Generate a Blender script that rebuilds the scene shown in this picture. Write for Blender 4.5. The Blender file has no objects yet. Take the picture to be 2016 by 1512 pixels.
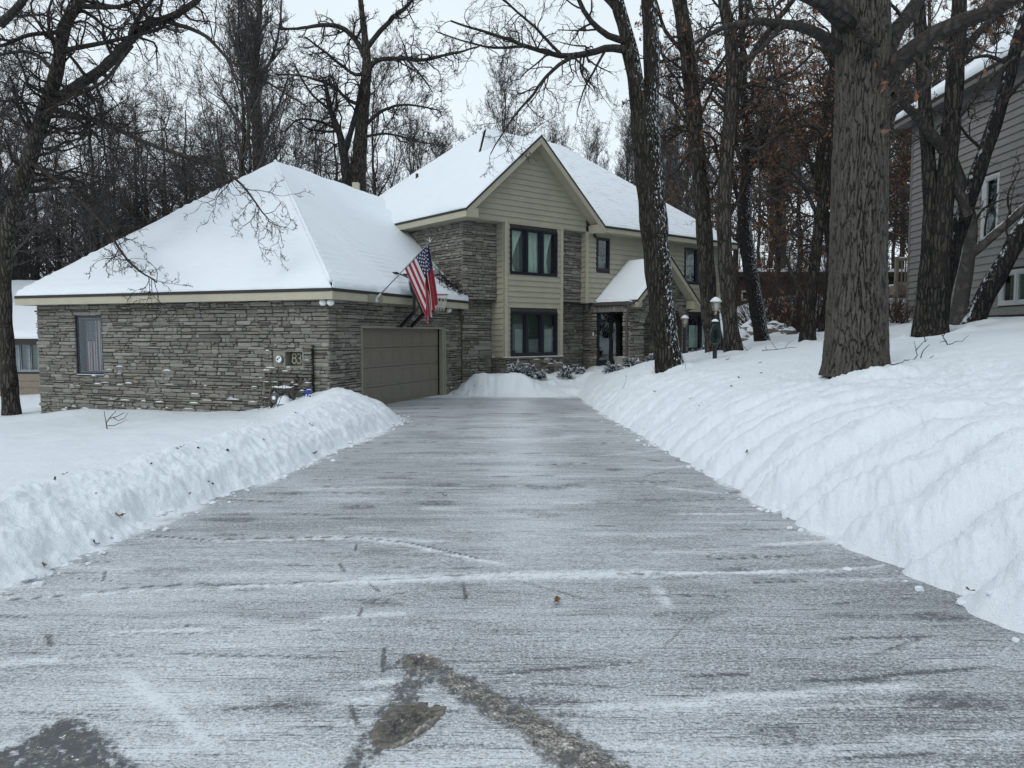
import bpy, bmesh, random
import numpy as np
from math import sin, cos, tan, pi, radians, sqrt, floor, atan2, exp

SC = bpy.context.scene
COL = SC.collection
RNG = np.random.default_rng(11)
random.seed(5)

# ------------------------------------------------------------------ camera model (used to survey the place)
PITCH = radians(3.89)
FPX = 1457.0
CAMZ = 1.6
CAM = np.array([0.0, 0.0, CAMZ])

def ray(px, py):
    b = (756 - py) / FPX
    return np.array([(px - 1008) / FPX, cos(PITCH) + sin(PITCH) * b, -sin(PITCH) + cos(PITCH) * b])

def hit_z(px, py, z):
    r = ray(px, py)
    return CAM + r * ((z - CAMZ) / r[2])

def hit_v(px, py, o, u):
    """point where the sight line meets the vertical plane through o along u"""
    r = ray(px, py)
    n = np.array([u[1], -u[0], 0.0])
    return CAM + r * ((np.array([o[0], o[1], 0.0]) @ n) / (r @ n))

def at(px, py, Y):
    r = ray(px, py)
    return CAM + r * (Y / r[1])

def U(a):
    a = radians(a)
    return np.array([sin(a), cos(a)])

UG = U(20.8)                      # along the garage door wall, going away
NG = np.array([UG[1], -UG[0]])    # out of the garage door wall
UM = U(50.8)                      # along the main front, going right
NM = np.array([UM[1], -UM[0]])    # out of the main front

# ------------------------------------------------------------------ object helpers
def chain_loc(o):
    v = np.zeros(3)
    while o is not None:
        v = v + np.array(o.location)
        o = o.parent
    return v

def link(name, me, mat=None, parent=None):
    o = bpy.data.objects.new(name, me)
    COL.objects.link(o)
    if mat is not None:
        me.materials.clear()
        for m in (mat if isinstance(mat, (list, tuple)) else [mat]):
            me.materials.append(m)
    if parent is not None:
        o.parent = parent
        off = chain_loc(parent)
        if abs(off).sum() > 0 and len(me.vertices):
            co = np.empty(len(me.vertices) * 3, np.float32)
            me.vertices.foreach_get('co', co)
            co = (co.reshape(-1, 3) - off).ravel()
            me.vertices.foreach_set('co', co.astype(np.float32))
            me.update()
    return o

def np_mesh(name, V, F, smooth=False, attrs=None):
    """V (n,3); F list of (m,k) integer arrays"""
    me = bpy.data.meshes.new(name)
    V = np.asarray(V, np.float32)
    if not isinstance(F, (list, tuple)):
        F = [F]
    F = [np.asarray(f, np.int32) for f in F if len(f)]
    nl = sum(f.size for f in F)
    nf = sum(len(f) for f in F)
    me.vertices.add(len(V))
    me.vertices.foreach_set('co', V.ravel())
    me.loops.add(nl)
    me.loops.foreach_set('vertex_index', np.concatenate([f.ravel() for f in F]))
    me.polygons.add(nf)
    tot = np.concatenate([np.full(len(f), f.shape[1], np.int32) for f in F])
    st = np.concatenate([[0], np.cumsum(tot)[:-1]]).astype(np.int32)
    me.polygons.foreach_set('loop_start', st)
    me.polygons.foreach_set('loop_total', tot)
    me.polygons.foreach_set('use_smooth', np.full(nf, smooth, bool))
    if attrs:
        for k, a in attrs.items():
            a = np.asarray(a, np.float32)
            if a.ndim == 1:
                at_ = me.attributes.new(k, 'FLOAT', 'POINT')
                at_.data.foreach_set('value', a)
            else:
                at_ = me.attributes.new(k, 'FLOAT_COLOR', 'POINT')
                at_.data.foreach_set('color', a.ravel())
    me.update(calc_edges=True)
    me.validate()
    return me

class MB:
    """collects faces of one mesh part"""
    def __init__(s):
        s.v = []; s.f = []
    def face(s, pts):
        i = len(s.v)
        s.v += [tuple(float(c) for c in p) for p in pts]
        s.f.append(list(range(i, i + len(pts))))
    def hexa(s, a):
        """8 corners: 4 bottom (ccw from above) then 4 top"""
        i = len(s.v)
        s.v += [tuple(float(c) for c in p) for p in a]
        for f in ((3, 2, 1, 0), (4, 5, 6, 7), (0, 1, 5, 4), (1, 2, 6, 5), (2, 3, 7, 6), (3, 0, 4, 7)):
            s.f.append([i + k for k in f])
    def fbox(s, fr, s0, s1, t0, t1, z0, z1):
        """box in a wall frame: s along, t outwards, z up"""
        s.hexa([fr(s0, t0, z0), fr(s0, t1, z0), fr(s1, t1, z0), fr(s1, t0, z0),
                fr(s0, t0, z1), fr(s0, t1, z1), fr(s1, t1, z1), fr(s1, t0, z1)])
    def box(s, x0, x1, y0, y1, z0, z1):
        s.hexa([(x0, y0, z0), (x1, y0, z0), (x1, y1, z0), (x0, y1, z0),
                (x0, y0, z1), (x1, y0, z1), (x1, y1, z1), (x0, y1, z1)])
    def bar(s, p, q, w, h=None, up=(0, 0, 1)):
        """square bar from p to q"""
        h = h or w
        p = np.array(p, float); q = np.array(q, float)
        d = (q - p) / np.linalg.norm(q - p)
        x = np.cross(d, up)
        if np.linalg.norm(x) < 1e-3:
            x = np.cross(d, (0, 1, 0.01))
        x /= np.linalg.norm(x)
        y = np.cross(x, d)
        c = [(-w / 2, -h / 2), (w / 2, -h / 2), (w / 2, h / 2), (-w / 2, h / 2)]
        i = len(s.v)
        for e in (p, q):
            for a, b in c:
                s.v.append(tuple(e + x * a + y * b))
        for f in ((0, 1, 2, 3), (7, 6, 5, 4), (0, 4, 5, 1), (1, 5, 6, 2), (2, 6, 7, 3), (3, 7, 4, 0)):
            s.f.append([i + k for k in f])
    def tube(s, pts, r, n=8, cap=True):
        pts = [np.array(p, float) for p in pts]
        rr = r if hasattr(r, '__len__') else [r] * len(pts)
        i0 = len(s.v)
        ref = None
        for k, p in enumerate(pts):
            d = pts[min(k + 1, len(pts) - 1)] - pts[max(k - 1, 0)]
            d /= np.linalg.norm(d) + 1e-9
            if ref is None:
                ref = np.array([0, 0, 1.0]) if abs(d[2]) < .9 else np.array([1.0, 0, 0])
            x = np.cross(d, ref); x /= np.linalg.norm(x) + 1e-9
            y = np.cross(x, d)
            ref = y
            for j in range(n):
                a = 2 * pi * j / n
                s.v.append(tuple(p + rr[k] * (cos(a) * x + sin(a) * y)))
        for k in range(len(pts) - 1):
            for j in range(n):
                a = i0 + k * n + j; b = i0 + k * n + (j + 1) % n
                s.f.append([a, b, b + n, a + n])
        if cap:
            s.f.append([i0 + j for j in range(n)][::-1])
            s.f.append([i0 + (len(pts) - 1) * n + j for j in range(n)])
    def lathe(s, c, prof, n=14):
        """profile of (radius, z) turned about the vertical through c"""
        i0 = len(s.v)
        for r, z in prof:
            for j in range(n):
                a = 2 * pi * j / n
                s.v.append((c[0] + r * cos(a), c[1] + r * sin(a), c[2] + z))
        for k in range(len(prof) - 1):
            for j in range(n):
                a = i0 + k * n + j; b = i0 + k * n + (j + 1) % n
                s.f.append([a, b, b + n, a + n])
    def mesh(s, name, smooth=False):
        me = bpy.data.meshes.new(name)
        me.from_pydata(s.v, [], s.f)
        me.polygons.foreach_set('use_smooth', [smooth] * len(me.polygons))
        me.update()
        return me
    def build(s, name, mat, parent=None, smooth=False, fix=True, bevel=0):
        me = s.mesh(name, smooth)
        if fix or bevel:
            bm = bmesh.new(); bm.from_mesh(me)
            if fix:
                bmesh.ops.recalc_face_normals(bm, faces=bm.faces)
            if bevel:
                ed = [e for e in bm.edges if len(e.link_faces) == 2 and e.calc_face_angle(0) > .6]
                bmesh.ops.bevel(bm, geom=ed, offset=bevel, segments=1, affect='EDGES')
            bm.to_mesh(me); bm.free()
        return link(name, me, mat, parent)

def tag(o, label=None, cat=None, group=None, kind=None):
    if label: o['label'] = label
    if cat: o['category'] = cat
    if group: o['group'] = group
    if kind: o['kind'] = kind
    return o

def thing(name, label, cat, loc=(0, 0, 0), group=None):
    o = bpy.data.objects.new(name, None)
    o.empty_display_size = .3
    COL.objects.link(o)
    o.location = [float(c) for c in loc]
    return tag(o, label, cat, group)

def copy_tree(o, parent=None):
    c = o.copy(); COL.objects.link(c)
    if parent is not None:
        c.parent = parent
    for ch in list(o.children):
        copy_tree(ch, c)
    return c

def frame(o, u, n):
    def fr(s, t, z):
        return (o[0] + u[0] * s + n[0] * t, o[1] + u[1] * s + n[1] * t, z)
    return fr

# ------------------------------------------------------------------ numpy noise
def _h(ix, iy, seed):
    with np.errstate(over='ignore'):
        h = (ix.astype(np.uint32) * np.uint32(374761393) + iy.astype(np.uint32) * np.uint32(668265263)
             + np.uint32((seed * 2246822519) & 0xffffffff))
        h = (h ^ (h >> np.uint32(13))) * np.uint32(1274126177)
        h = h ^ (h >> np.uint32(16))
    return (h & np.uint32(0xffffff)).astype(np.float64) / 0xffffff

def vnoise(x, y, seed=0):
    x = np.asarray(x, float); y = np.asarray(y, float)
    ix = np.floor(x).astype(np.int64); iy = np.floor(y).astype(np.int64)
    fx = x - ix; fy = y - iy
    fx = fx * fx * fx * (fx * (fx * 6 - 15) + 10); fy = fy * fy * fy * (fy * (fy * 6 - 15) + 10)
    a = _h(ix, iy, seed); b = _h(ix + 1, iy, seed); c = _h(ix, iy + 1, seed); d = _h(ix + 1, iy + 1, seed)
    return (a * (1 - fx) + b * fx) * (1 - fy) + (c * (1 - fx) + d * fx) * fy

def fbm(x, y, seed=0, octv=4, gain=.5):
    s = 0; a = 1; t = 0
    for k in range(octv):
        s = s + a * (vnoise(x * 2 ** k + 17.3 * k, y * 2 ** k - 9.1 * k, seed + k) - .5)
        t += a; a *= gain
    return s / t * 2

def vnoise3(x, y, z, seed=0):
    iz = np.floor(z).astype(np.int64); f = z - iz; f = f * f * (3 - 2 * f)
    ix = np.floor(x).astype(np.int64); iy = np.floor(y).astype(np.int64)
    fx = x - ix; fy = y - iy; fx = fx * fx * (3 - 2 * fx); fy = fy * fy * (3 - 2 * fy)
    def lay(k):
        sx = ix + k * 7919; sy = iy - k * 104729
        a = _h(sx, sy, seed); b = _h(sx + 1, sy, seed); c = _h(sx, sy + 1, seed); d = _h(sx + 1, sy + 1, seed)
        return (a * (1 - fx) + b * fx) * (1 - fy) + (c * (1 - fx) + d * fx) * fy
    return lay(iz) * (1 - f) + lay(iz + 1) * f

def fbm3(x, y, z, seed=0, octv=3):
    s = 0; a = 1; t = 0
    for k in range(octv):
        s = s + a * (vnoise3(x * 2 ** k + 17.3 * k, y * 2 ** k - 9.1 * k, z * 2 ** k + 5.7 * k, seed + k) - .5); t += a; a *= .5
    return s / t * 2

def sst(a, b, x):
    t = np.clip((x - a) / (b - a), 0, 1)
    return t * t * (3 - 2 * t)

# ------------------------------------------------------------------ materials
class NT:
    def __init__(s, name):
        s.m = bpy.data.materials.new(name); s.m.use_nodes = True
        s.t = s.m.node_tree; s.t.nodes.clear()
        s.out = s.t.nodes.new('ShaderNodeOutputMaterial')
    def n(s, ty, ins=None, **pr):
        nd = s.t.nodes.new('ShaderNode' + ty)
        for k, v in pr.items():
            setattr(nd, k, v)
        for k, v in (ins or {}).items():
            s.put(nd.inputs[k], v)
        return nd
    def put(s, sock, v):
        if isinstance(v, bpy.types.NodeSocket):
            s.t.links.new(v, sock)
        elif isinstance(v, bpy.types.Node):
            s.t.links.new(v.outputs[0], sock)
        else:
            if sock.type == 'RGBA' and len(v) == 3:
                v = (*v, 1)
            sock.default_value = v
    def math(s, op, a, b=0.0, clamp=False):
        nd = s.t.nodes.new('ShaderNodeMath'); nd.operation = op; nd.use_clamp = clamp
        s.put(nd.inputs[0], a); s.put(nd.inputs[1], b)
        return nd.outputs[0]
    def mix(s, f, a, b, blend='MIX'):
        nd = s.t.nodes.new('ShaderNodeMix'); nd.data_type = 'RGBA'; nd.blend_type = blend
        s.put(nd.inputs[0], f); s.put(nd.inputs[6], a); s.put(nd.inputs[7], b)
        return nd.outputs[2]
    def ramp(s, f, stops, interp='LINEAR'):
        nd = s.t.nodes.new('ShaderNodeValToRGB'); s.put(nd.inputs[0], f)
        nd.color_ramp.interpolation = interp
        e = nd.color_ramp.elements
        while len(e) < len(stops):
            e.new(.5)
        for el, (p, c) in zip(e, stops):
            el.position = p
            el.color = (c, c, c, 1) if not hasattr(c, '__len__') else (*c, 1)
        return nd.outputs[0]
    def step(s, a, b, x):
        nd = s.t.nodes.new('ShaderNodeMapRange'); nd.interpolation_type = 'SMOOTHSTEP'
        s.put(nd.inputs[0], x); s.put(nd.inputs[1], a); s.put(nd.inputs[2], b)
        return nd.outputs[0]
    def pos(s):
        return s.n('NewGeometry').outputs['Position']
    def objc(s):
        return s.n('TexCoord').outputs['Object']
    def mapv(s, v, scale=(1, 1, 1), rot=(0, 0, 0), loc=(0, 0, 0)):
        return s.n('Mapping', {'Vector': v, 'Scale': scale, 'Rotation': rot, 'Location': loc}).outputs[0]
    def noise(s, v, sc, det=4, rough=.55, dist=0):
        return s.n('TexNoise', {'Vector': v, 'Scale': sc, 'Detail': det, 'Roughness': rough, 'Distortion': dist}).outputs[0]
    def attr(s, name):
        return s.n('Attribute', attribute_name=name)
    def bsdf(s, col, rough=.6, bump=None, bstr=.3, bdist=.01, spec=.5, metal=0, **kw):
        b = s.n('BsdfPrincipled', {'Base Color': col, 'Roughness': rough, 'Metallic': metal, 'Specular IOR Level': spec})
        if bump is not None:
            bp = s.n('Bump', {'Height': bump, 'Strength': bstr, 'Distance': bdist})
            s.put(b.inputs['Normal'], bp.outputs[0])
        s.t.links.new(b.outputs[0], s.out.inputs[0])
        return b

M = {}
def plain(name, col, rough=.55, var=.12, scale=6, spec=.4, metal=0, bump=0.15, bs=40):
    k = NT(name)
    p = k.pos()
    f = k.noise(p, scale, 5)
    c = k.mix(k.ramp(f, [(.3, 0), (.7, 1)]), tuple(x * (1 - var) for x in col), tuple(min(1, x * (1 + var)) for x in col))
    k.bsdf(c, rough, k.noise(p, bs, 3), bump, .004, spec, metal)
    M[name] = k.m
    return k.m

def build_materials():
    plain('tan_paint', (.400, .372, .285), .5, .06, 3, .3, 0, .1, 60)
    plain('siding_paint', (.345, .330, .258), .5, .07, 2.2, .3, 0, .12, 70)
    plain('door_paint', (.172, .155, .122), .45, .06, 2, .35, 0, .1, 80)
    plain('trim_dark_tan', (.25, .235, .18), .5, .06)
    plain('dark_frame', (.006, .008, .016), .35, .2, 8, .5, 0, .05)
    plain('black_steel', (.008, .008, .01), .4, .2, 9, .5, 0, .1)
    plain('grey_metal', (.25, .27, .29), .4, .15, 9, .5, .6, .1)
    plain('brass', (.36, .30, .20), .35, .15, 20, .5, .8, .1)
    plain('white_plastic', (.75, .76, .76), .4, .04, 9, .5)
    plain('mortar', (.068, .062, .053), .9, .2, 12, .1, 0, .5, 60)
    plain('grey_siding', (.19, .187, .173), .5, .06, 2, .3, 0, .1, 70)
    plain('grey_trim', (.135, .13, .12), .5, .06, 2, .3)
    plain('white_trim', (.46, .47, .47), .5, .05, 3, .3)
    plain('deck_wood', (.20, .17, .13), .7, .2, 5, .2)
    plain('brown_siding', (.05, .042, .036), .6, .15, 3, .2)
    plain('far_siding', (.23, .195, .155), .6, .08, 3, .2)
    plain('shingle', (.05, .047, .043), .9, .3, 30, .1, 0, .6, 50)
    plain('downspout_brown', (.085, .072, .068), .45, .1, 6, .4)
    plain('lamp_post_paint', (.004, .006, .012), .35, .2, 9, .5)
    plain('hose_rubber', (.005, .030, .020), .35, .2, 20, .5)
    plain('curtain', (.62, .72, .66), .9, .08, 4, .1)
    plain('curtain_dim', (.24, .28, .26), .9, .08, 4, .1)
    plain('blind_shade', (.10, .115, .10), .8, .1, 4, .1)
    plain('room_dark', (.012, .012, .013), .9, .1, 4, .1)
    plain('brick_pot', (.27, .25, .22), .8, .12, 9, .2)
    plain('panel_grey', (.21, .2, .165), .6, .07, 6, .3)
    plain('sign_blue', (.01, .03, .22), .4, .1, 6, .5)
    plain('meter_grey', (.10, .105, .115), .4, .15, 12, .5, .3)
    plain('pipe_dark', (.045, .043, .035), .6, .3, 20, .3)
    plain('rim_red', (.25, .05, .03), .5, .2, 20, .4)
    plain('net_cord', (.45, .45, .43), .8, .1, 20, .2)
    plain('backboard', (.012, .02, .028), .3, .1, 5, .5)
    plain('rock', (.17, .14, .12), .85, .4, 5, .2, 0, .9, 14)
    plain('branch_dead', (.035, .026, .022), .8, .3, 30, .2)
    plain('twig_red', (.055, .034, .030), .8, .3, 20, .2)
    plain('twig_grey', (.055, .048, .043), .8, .3, 20, .2)
    plain('pale_stem', (.20, .17, .12), .8, .3, 20, .2)
    plain('dead_leaf_pale', (.42, .28, .13), .8, .25, 30, .2)
    plain('dead_leaf', (.15, .075, .042), .75, .4, 22, .2)
    plain('leaf_litter', (.03, .022, .018), .85, .4, 30, .2)
    plain('yew_green', (.011, .024, .014), .6, .4, 12, .3)
    plain('wood_bark_log', (.06, .045, .035), .85, .3, 20, .2, 0, .6, 30)

    # --- ground snow: soft grains, faint blue
    k = NT('snow'); p = k.pos()
    f = k.noise(p, 2.2, 5)
    c = k.mix(f, (.735, .785, .84), (.77, .82, .87))
    h = k.math('ADD', k.noise(p, 24, 6, .7), k.math('MULTIPLY', k.noise(p, 85, 4, .6), .6))
    k.bsdf(c, .55, h, .65, .035, .3)
    M['snow'] = k.m
    # --- roof snow: smoother, faint wind ripples
    k = NT('roof_snow'); p = k.pos()
    c = k.mix(k.noise(p, 1.5, 4), (.70, .75, .805), (.74, .785, .835))
    h = k.math('ADD', k.noise(k.mapv(p, (6, 6, 22)), 1.0, 4, .6), k.math('MULTIPLY', k.noise(p, 40, 4), .35))
    k.bsdf(c, .6, h, .3, .02, .3)
    M['roof_snow'] = k.m
    # --- scoured roof snow with the shingle courses showing through
    k = NT('thin_roof_snow'); p = k.pos()
    sep = k.n('SeparateXYZ', {0: p})
    z = sep.outputs[2]
    w = k.math('SINE', k.math('MULTIPLY', k.math('ADD', z, k.math('MULTIPLY', k.noise(p, 1.2, 3), .05)), 2 * pi / .105))
    nz = k.noise(k.mapv(p, (1.6, 1.6, 1.6)), 1.6, 5)
    grit = k.noise(k.mapv(p, (16, 16, 30)), 1, 4, .7)
    fac = k.math('MULTIPLY', k.step(.35, .95, w), k.step(.5, .72, k.math('ADD', k.math('MULTIPLY', nz, .75), k.math('MULTIPLY', grit, .35))))
    fac = k.math('MULTIPLY', fac, .6)
    c = k.mix(fac, (.70, .75, .805), (.20, .20, .205))
    k.bsdf(c, .6, k.math('ADD', w, k.noise(p, 40, 4)), .25, .012, .3)
    M['thin_roof_snow'] = k.m
    # --- ledge stone, one tone per stone
    def stone(name, dk):
        k = NT(name); p = k.pos()
        r = k.n('NewGeometry').outputs['Random Per Island']
        c = k.ramp(r, [(0, (.145, .133, .112)), (.16, (.185, .172, .147)), (.36, (.235, .222, .193)), (.55, (.21, .202, .184)), (.72, (.28, .267, .235)), (.88, (.325, .31, .27)), (1, (.225, .195, .152))])
        g = k.noise(p, 9, 6, .65)
        c = k.mix(k.ramp(g, [(.35, 0), (.7, .75)]), c, k.mix(.5, c, (.08, .074, .066)))
        c2 = k.noise(k.mapv(p, (3, 3, 22)), 3, 5, .7)
        c = k.mix(k.ramp(c2, [(.45, 0), (.75, .45)]), c, (.36, .355, .335))
        c = k.mix(dk, c, (.045, .038, .03))
        h = k.math('ADD', k.noise(k.mapv(p, (5, 5, 16)), 4, 6, .65), k.math('MULTIPLY', k.noise(p, 60, 4), .3))
        k.bsdf(c, .85, h, .9, .025, .2)
        M[name] = k.m
    stone('ledge_stone', 0.0)
    stone('ledge_stone_damp', .35)
    # --- bark
    def bark(name, lo, hi, sx=14, sz=2.4, snow=None, nscale=40, attr=False):
        k = NT(name); p = k.objc()
        d = k.n('TexNoise', {'Vector': p, 'Scale': 5.0, 'Detail': 3}).outputs['Color']
        pv = k.n('VectorMath', {0: k.mapv(p, (sx, sx, sz)), 1: k.n('VectorMath', {0: d, 1: (1.4, 1.4, .9)}, operation='MULTIPLY').outputs[0]}, operation='ADD').outputs[0]
        v = k.n('TexVoronoi', {'Vector': pv, 'Scale': 1.0}, feature='DISTANCE_TO_EDGE').outputs['Distance']
        rd = k.step(.02, .28, v)
        if attr:
            rd = k.attr('ridge').outputs['Fac']
        fine = k.noise(k.mapv(p, (30, 30, 9)), 1.6, 6, .7)
        c = k.mix(k.math('MULTIPLY', rd, k.ramp(fine, [(.25, .35), (.7, 1)])), lo, hi)
        big = k.noise(p, 1.3, 4)
        c = k.mix(k.ramp(big, [(.4, 0), (.7, .5)]), c, tuple(x * .55 for x in hi))
        b = k.math('ADD', k.math('MULTIPLY', rd, .9), k.math('MULTIPLY', fine, .45))
        if snow:
            nrm = k.n('NewGeometry').outputs['Normal']
            dt = k.n('VectorMath', {0: nrm, 1: snow['dir']}, operation='DOT_PRODUCT').outputs['Value']
            sn = k.noise(k.mapv(k.pos(), snow.get('stretch', (1, 1, .6))), snow['scale'], 5, .65)
            mk = k.math('MULTIPLY', k.step(snow['lo'], snow['hi'], k.math('ADD', dt, k.math('MULTIPLY', k.math('SUBTRACT', sn, .5), snow['amp']))), 1.0)
            c = k.mix(mk, c, (.68, .73, .78))
            b = k.math('ADD', b, mk)
        k.bsdf(c, .85, b, .8, .03 if not attr else .012, .15)
        M[name] = k.m
    bark('bark_oak', (.016, .014, .012), (.120, .112, .099), attr=True)
    bark('bark_grey', (.016, .014, .012), (.115, .103, .09), 13, 2.2)
    bark('bark_dark', (.008, .008, .008), (.066, .058, .052), 13, 2.2)
    bark('bark_black', (.004, .004, .006), (.014, .014, .017), 16, 5)
    bark('bark_smooth', (.06, .056, .05), (.12, .112, .10), 4, 3)
    bark('bark_twig', (.028, .025, .024), (.072, .063, .058), 9, 3)
    bark('bark_far', (.060, .055, .055), (.125, .113, .108), 5, 1.5)
    bark('bark_snow_flecks', (.008, .007, .006), (.068, .060, .052), 14, 2.4, dict(dir=(.40, -.22, .10), scale=25, stretch=(1, 1, .42), lo=.58, hi=.66, amp=3.0))
    bark('bark_snow_top', (.008, .008, .009), (.055, .05, .046), 13, 2.4, dict(dir=(-.55, -.2, .8), scale=9, lo=.8, hi=.95, amp=1.1))
    bark('bark_smooth_snow', (.06, .056, .05), (.12, .112, .10), 4, 3, dict(dir=(-.5, -.1, .85), scale=9, lo=.86, hi=.95, amp=.6))
    bark('bark_powder', (.01, .009, .010), (.05, .046, .045), 26, 5, dict(dir=(.45, -.30, .12), scale=34, stretch=(1, 1, .6), lo=.55, hi=.72, amp=2.8))
    bark('bark_twig_snow', (.014, .012, .012), (.036, .03, .028), 9, 3, dict(dir=(0, 0, 1), scale=2.5, lo=.97, hi=1.05, amp=.6))
    # --- glass: thin pane, see-through with a mirror at grazing angles
    for gname, r0 in (('window_glass', .05), ('door_glass', .15)):
     k = NT(gname)
     lw = k.n('LayerWeight', {'Blend': .5}); f4 = k.math('POWER', lw.outputs['Facing'], 4.0)
     tr = k.n('BsdfTransparent', {'Color': (.90, .94, .93)})
     gl = k.n('BsdfGlossy', {'Color': (.9, .95, 1), 'Roughness': .02})
     mx = k.n('MixShader', {0: k.math('ADD', k.math('MULTIPLY', f4, .75), r0), 1: tr.outputs[0], 2: gl.outputs[0]})
     k.t.links.new(mx.outputs[0], k.out.inputs[0]); M[gname] = k.m
    k = NT('lamp_glass')
    fr = k.n('Fresnel', {'IOR': 1.5})
    mx = k.n('MixShader', {0: .45, 1: k.n('BsdfTransparent', {'Color': (.85, .9, .88)}).outputs[0], 2: k.n('BsdfPrincipled', {'Base Color': (.55, .6, .56), 'Roughness': .2}).outputs[0]})
    k.t.links.new(mx.outputs[0], k.out.inputs[0]); M['lamp_glass'] = k.m
    # --- flag cloth
    k = NT('flag_cloth'); a = k.attr('flag')
    k.bsdf(k.mix(k.math('MULTIPLY', k.noise(k.pos(), 12, 4), .25), a.outputs['Color'], (.1, .1, .12)), .8, k.noise(k.pos(), 300, 2), .1, .002, .1)
    M['flag_cloth'] = k.m
    k = NT('flag_shaded'); a = k.attr('flag')
    k.bsdf(k.mix(.55, a.outputs['Color'], (.018, .02, .03)), .9, spec=.1)  # indoor dimness mixed into the flag colours of this darker copy
    M['flag_shaded'] = k.m
    # --- swept asphalt with powder: masks come with the mesh
    k = NT('swept_asphalt'); p = k.pos()
    cov = k.attr('cover').outputs['Fac']; dirt = k.attr('dirt').outputs['Fac']; wht = k.attr('white').outputs['Fac']; drk = k.attr('dark').outputs['Fac']
    s1 = k.noise(p, 105, 3, .65)
    s2 = k.noise(k.mapv(p, (36, 75, 20)), 1.0, 5, .72)
    s3 = k.noise(k.mapv(p, (.7, 6, 1), (0, 0, .04)), 1.3, 6, .65)
    g = k.math('ADD', k.math('MULTIPLY', s1, 1.35), k.math('ADD', k.math('MULTIPLY', s2, 1.35), k.math('MULTIPLY', s3, .5)))
    base = k.math('ADD', k.math('SUBTRACT', k.math('SUBTRACT', g, k.math('MULTIPLY', k.step(.56, .68, k.noise(k.mapv(p, (2.6, 85, 1), (0, 0, .05)), 1.0, 3, .6)), .42)), 1.54), k.math('ADD', cov, k.math('SUBTRACT', k.math('MULTIPLY', wht, .75), k.math('MULTIPLY', drk, .75))))
    powder = k.math('MULTIPLY', k.step(.02, 1.05, base), .96)
    asp = k.mix(k.noise(p, 120, 3), (.052, .055, .061), (.108, .113, .122))
    c = k.mix(powder, asp, (.675, .708, .748))
    dn = k.math('ADD', k.math('MULTIPLY', k.noise(k.mapv(p, (24, 34, 30)), 1.0, 5, .7), .5), k.math('MULTIPLY', k.noise(p, 90, 4, .7), .5))
    brown = k.ramp(dn, [(.40, (.050, .050, .051)), (.465, (.105, .10, .092)), (.51, (.215, .20, .175)), (.56, (.33, .315, .285)), (.61, (.62, .63, .645))])
    c = k.mix(dirt, c, brown)
    sp = k.noise(p, 55, 2, .5)
    c = k.mix(k.step(.70, .75, sp), c, (.68, .73, .78))
    k.bsdf(c, k.math('ADD', .55, k.math('MULTIPLY', powder, .3)), k.math('ADD', g, k.math('MULTIPLY', dn, dirt)), .35, .008, .3)
    M['swept_asphalt'] = k.m
    k = NT('slush'); p = k.pos()
    dn = k.noise(p, 26, 6, .7); st = k.noise(k.mapv(p, (30, 60, 30), (0, 0, .7)), 1.0, 5, .7)
    c = k.ramp(k.math('ADD', k.math('MULTIPLY', dn, .5), k.math('MULTIPLY', st, .5)), [(.36, (.045, .044, .043)), (.46, (.11, .10, .087)), (.56, (.19, .172, .145)), (.68, (.34, .315, .275))])
    c = k.mix(k.math('MULTIPLY', k.attr('core').outputs['Fac'], k.step(.40, .56, k.noise(k.mapv(p, (60, 40, 40), (0, 0, .7)), 1.0, 4, .7))), c, (.022, .022, .024))
    c = k.mix(k.math('MULTIPLY', k.attr('rim').outputs['Fac'], k.step(.38, .62, k.noise(p, 60, 4, .7))), c, (.62, .60, .56))
    k.bsdf(c, .45, k.math('ADD', dn, st), .8, .02, .5)
    M['slush'] = k.m
build_materials()
# ------------------------------------------------------------------ camera, sky, sun
cd = bpy.data.cameras.new('camera'); co = bpy.data.objects.new('camera', cd); COL.objects.link(co)
co.location = CAM; co.rotation_euler = (pi / 2 - PITCH, 0, 0)
cd.sensor_width = 36; cd.lens = 36 * FPX / 2016; cd.clip_start = .05; cd.clip_end = 3000
SC.camera = co
SC.render.resolution_x = 1024; SC.render.resolution_y = 768
SC.view_settings.view_transform = 'Standard'; SC.view_settings.look = 'None'
SC.view_settings.exposure = 0; SC.view_settings.gamma = 1
SC.cycles.max_bounces = 8; SC.cycles.transparent_max_bounces = 12
SC.cycles.use_adaptive_sampling = True

SUN_EL, SUN_AZ = radians(40), radians(222)      # high soft light from behind the left shoulder
wd = bpy.data.worlds.new('World'); SC.world = wd; wd.use_nodes = True
nt = wd.node_tree
bg = nt.nodes['Background']
sky = nt.nodes.new('ShaderNodeTexSky'); sky.sky_type = 'NISHITA'; sky.sun_disc = False
sky.sun_elevation = SUN_EL; sky.sun_rotation = SUN_AZ; sky.air_density = 1.0; sky.dust_density = 4.0; sky.altitude = 200
hs = nt.nodes.new('ShaderNodeHueSaturation'); hs.inputs['Saturation'].default_value = .25
nt.links.new(sky.outputs[0], hs.inputs['Color'])
mx = nt.nodes.new('ShaderNodeMix'); mx.data_type = 'RGBA'
mx.inputs[0].default_value = .90                      # overcast: the cloud deck hides most of the clear sky
nt.links.new(hs.outputs[0], mx.inputs[6])
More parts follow.
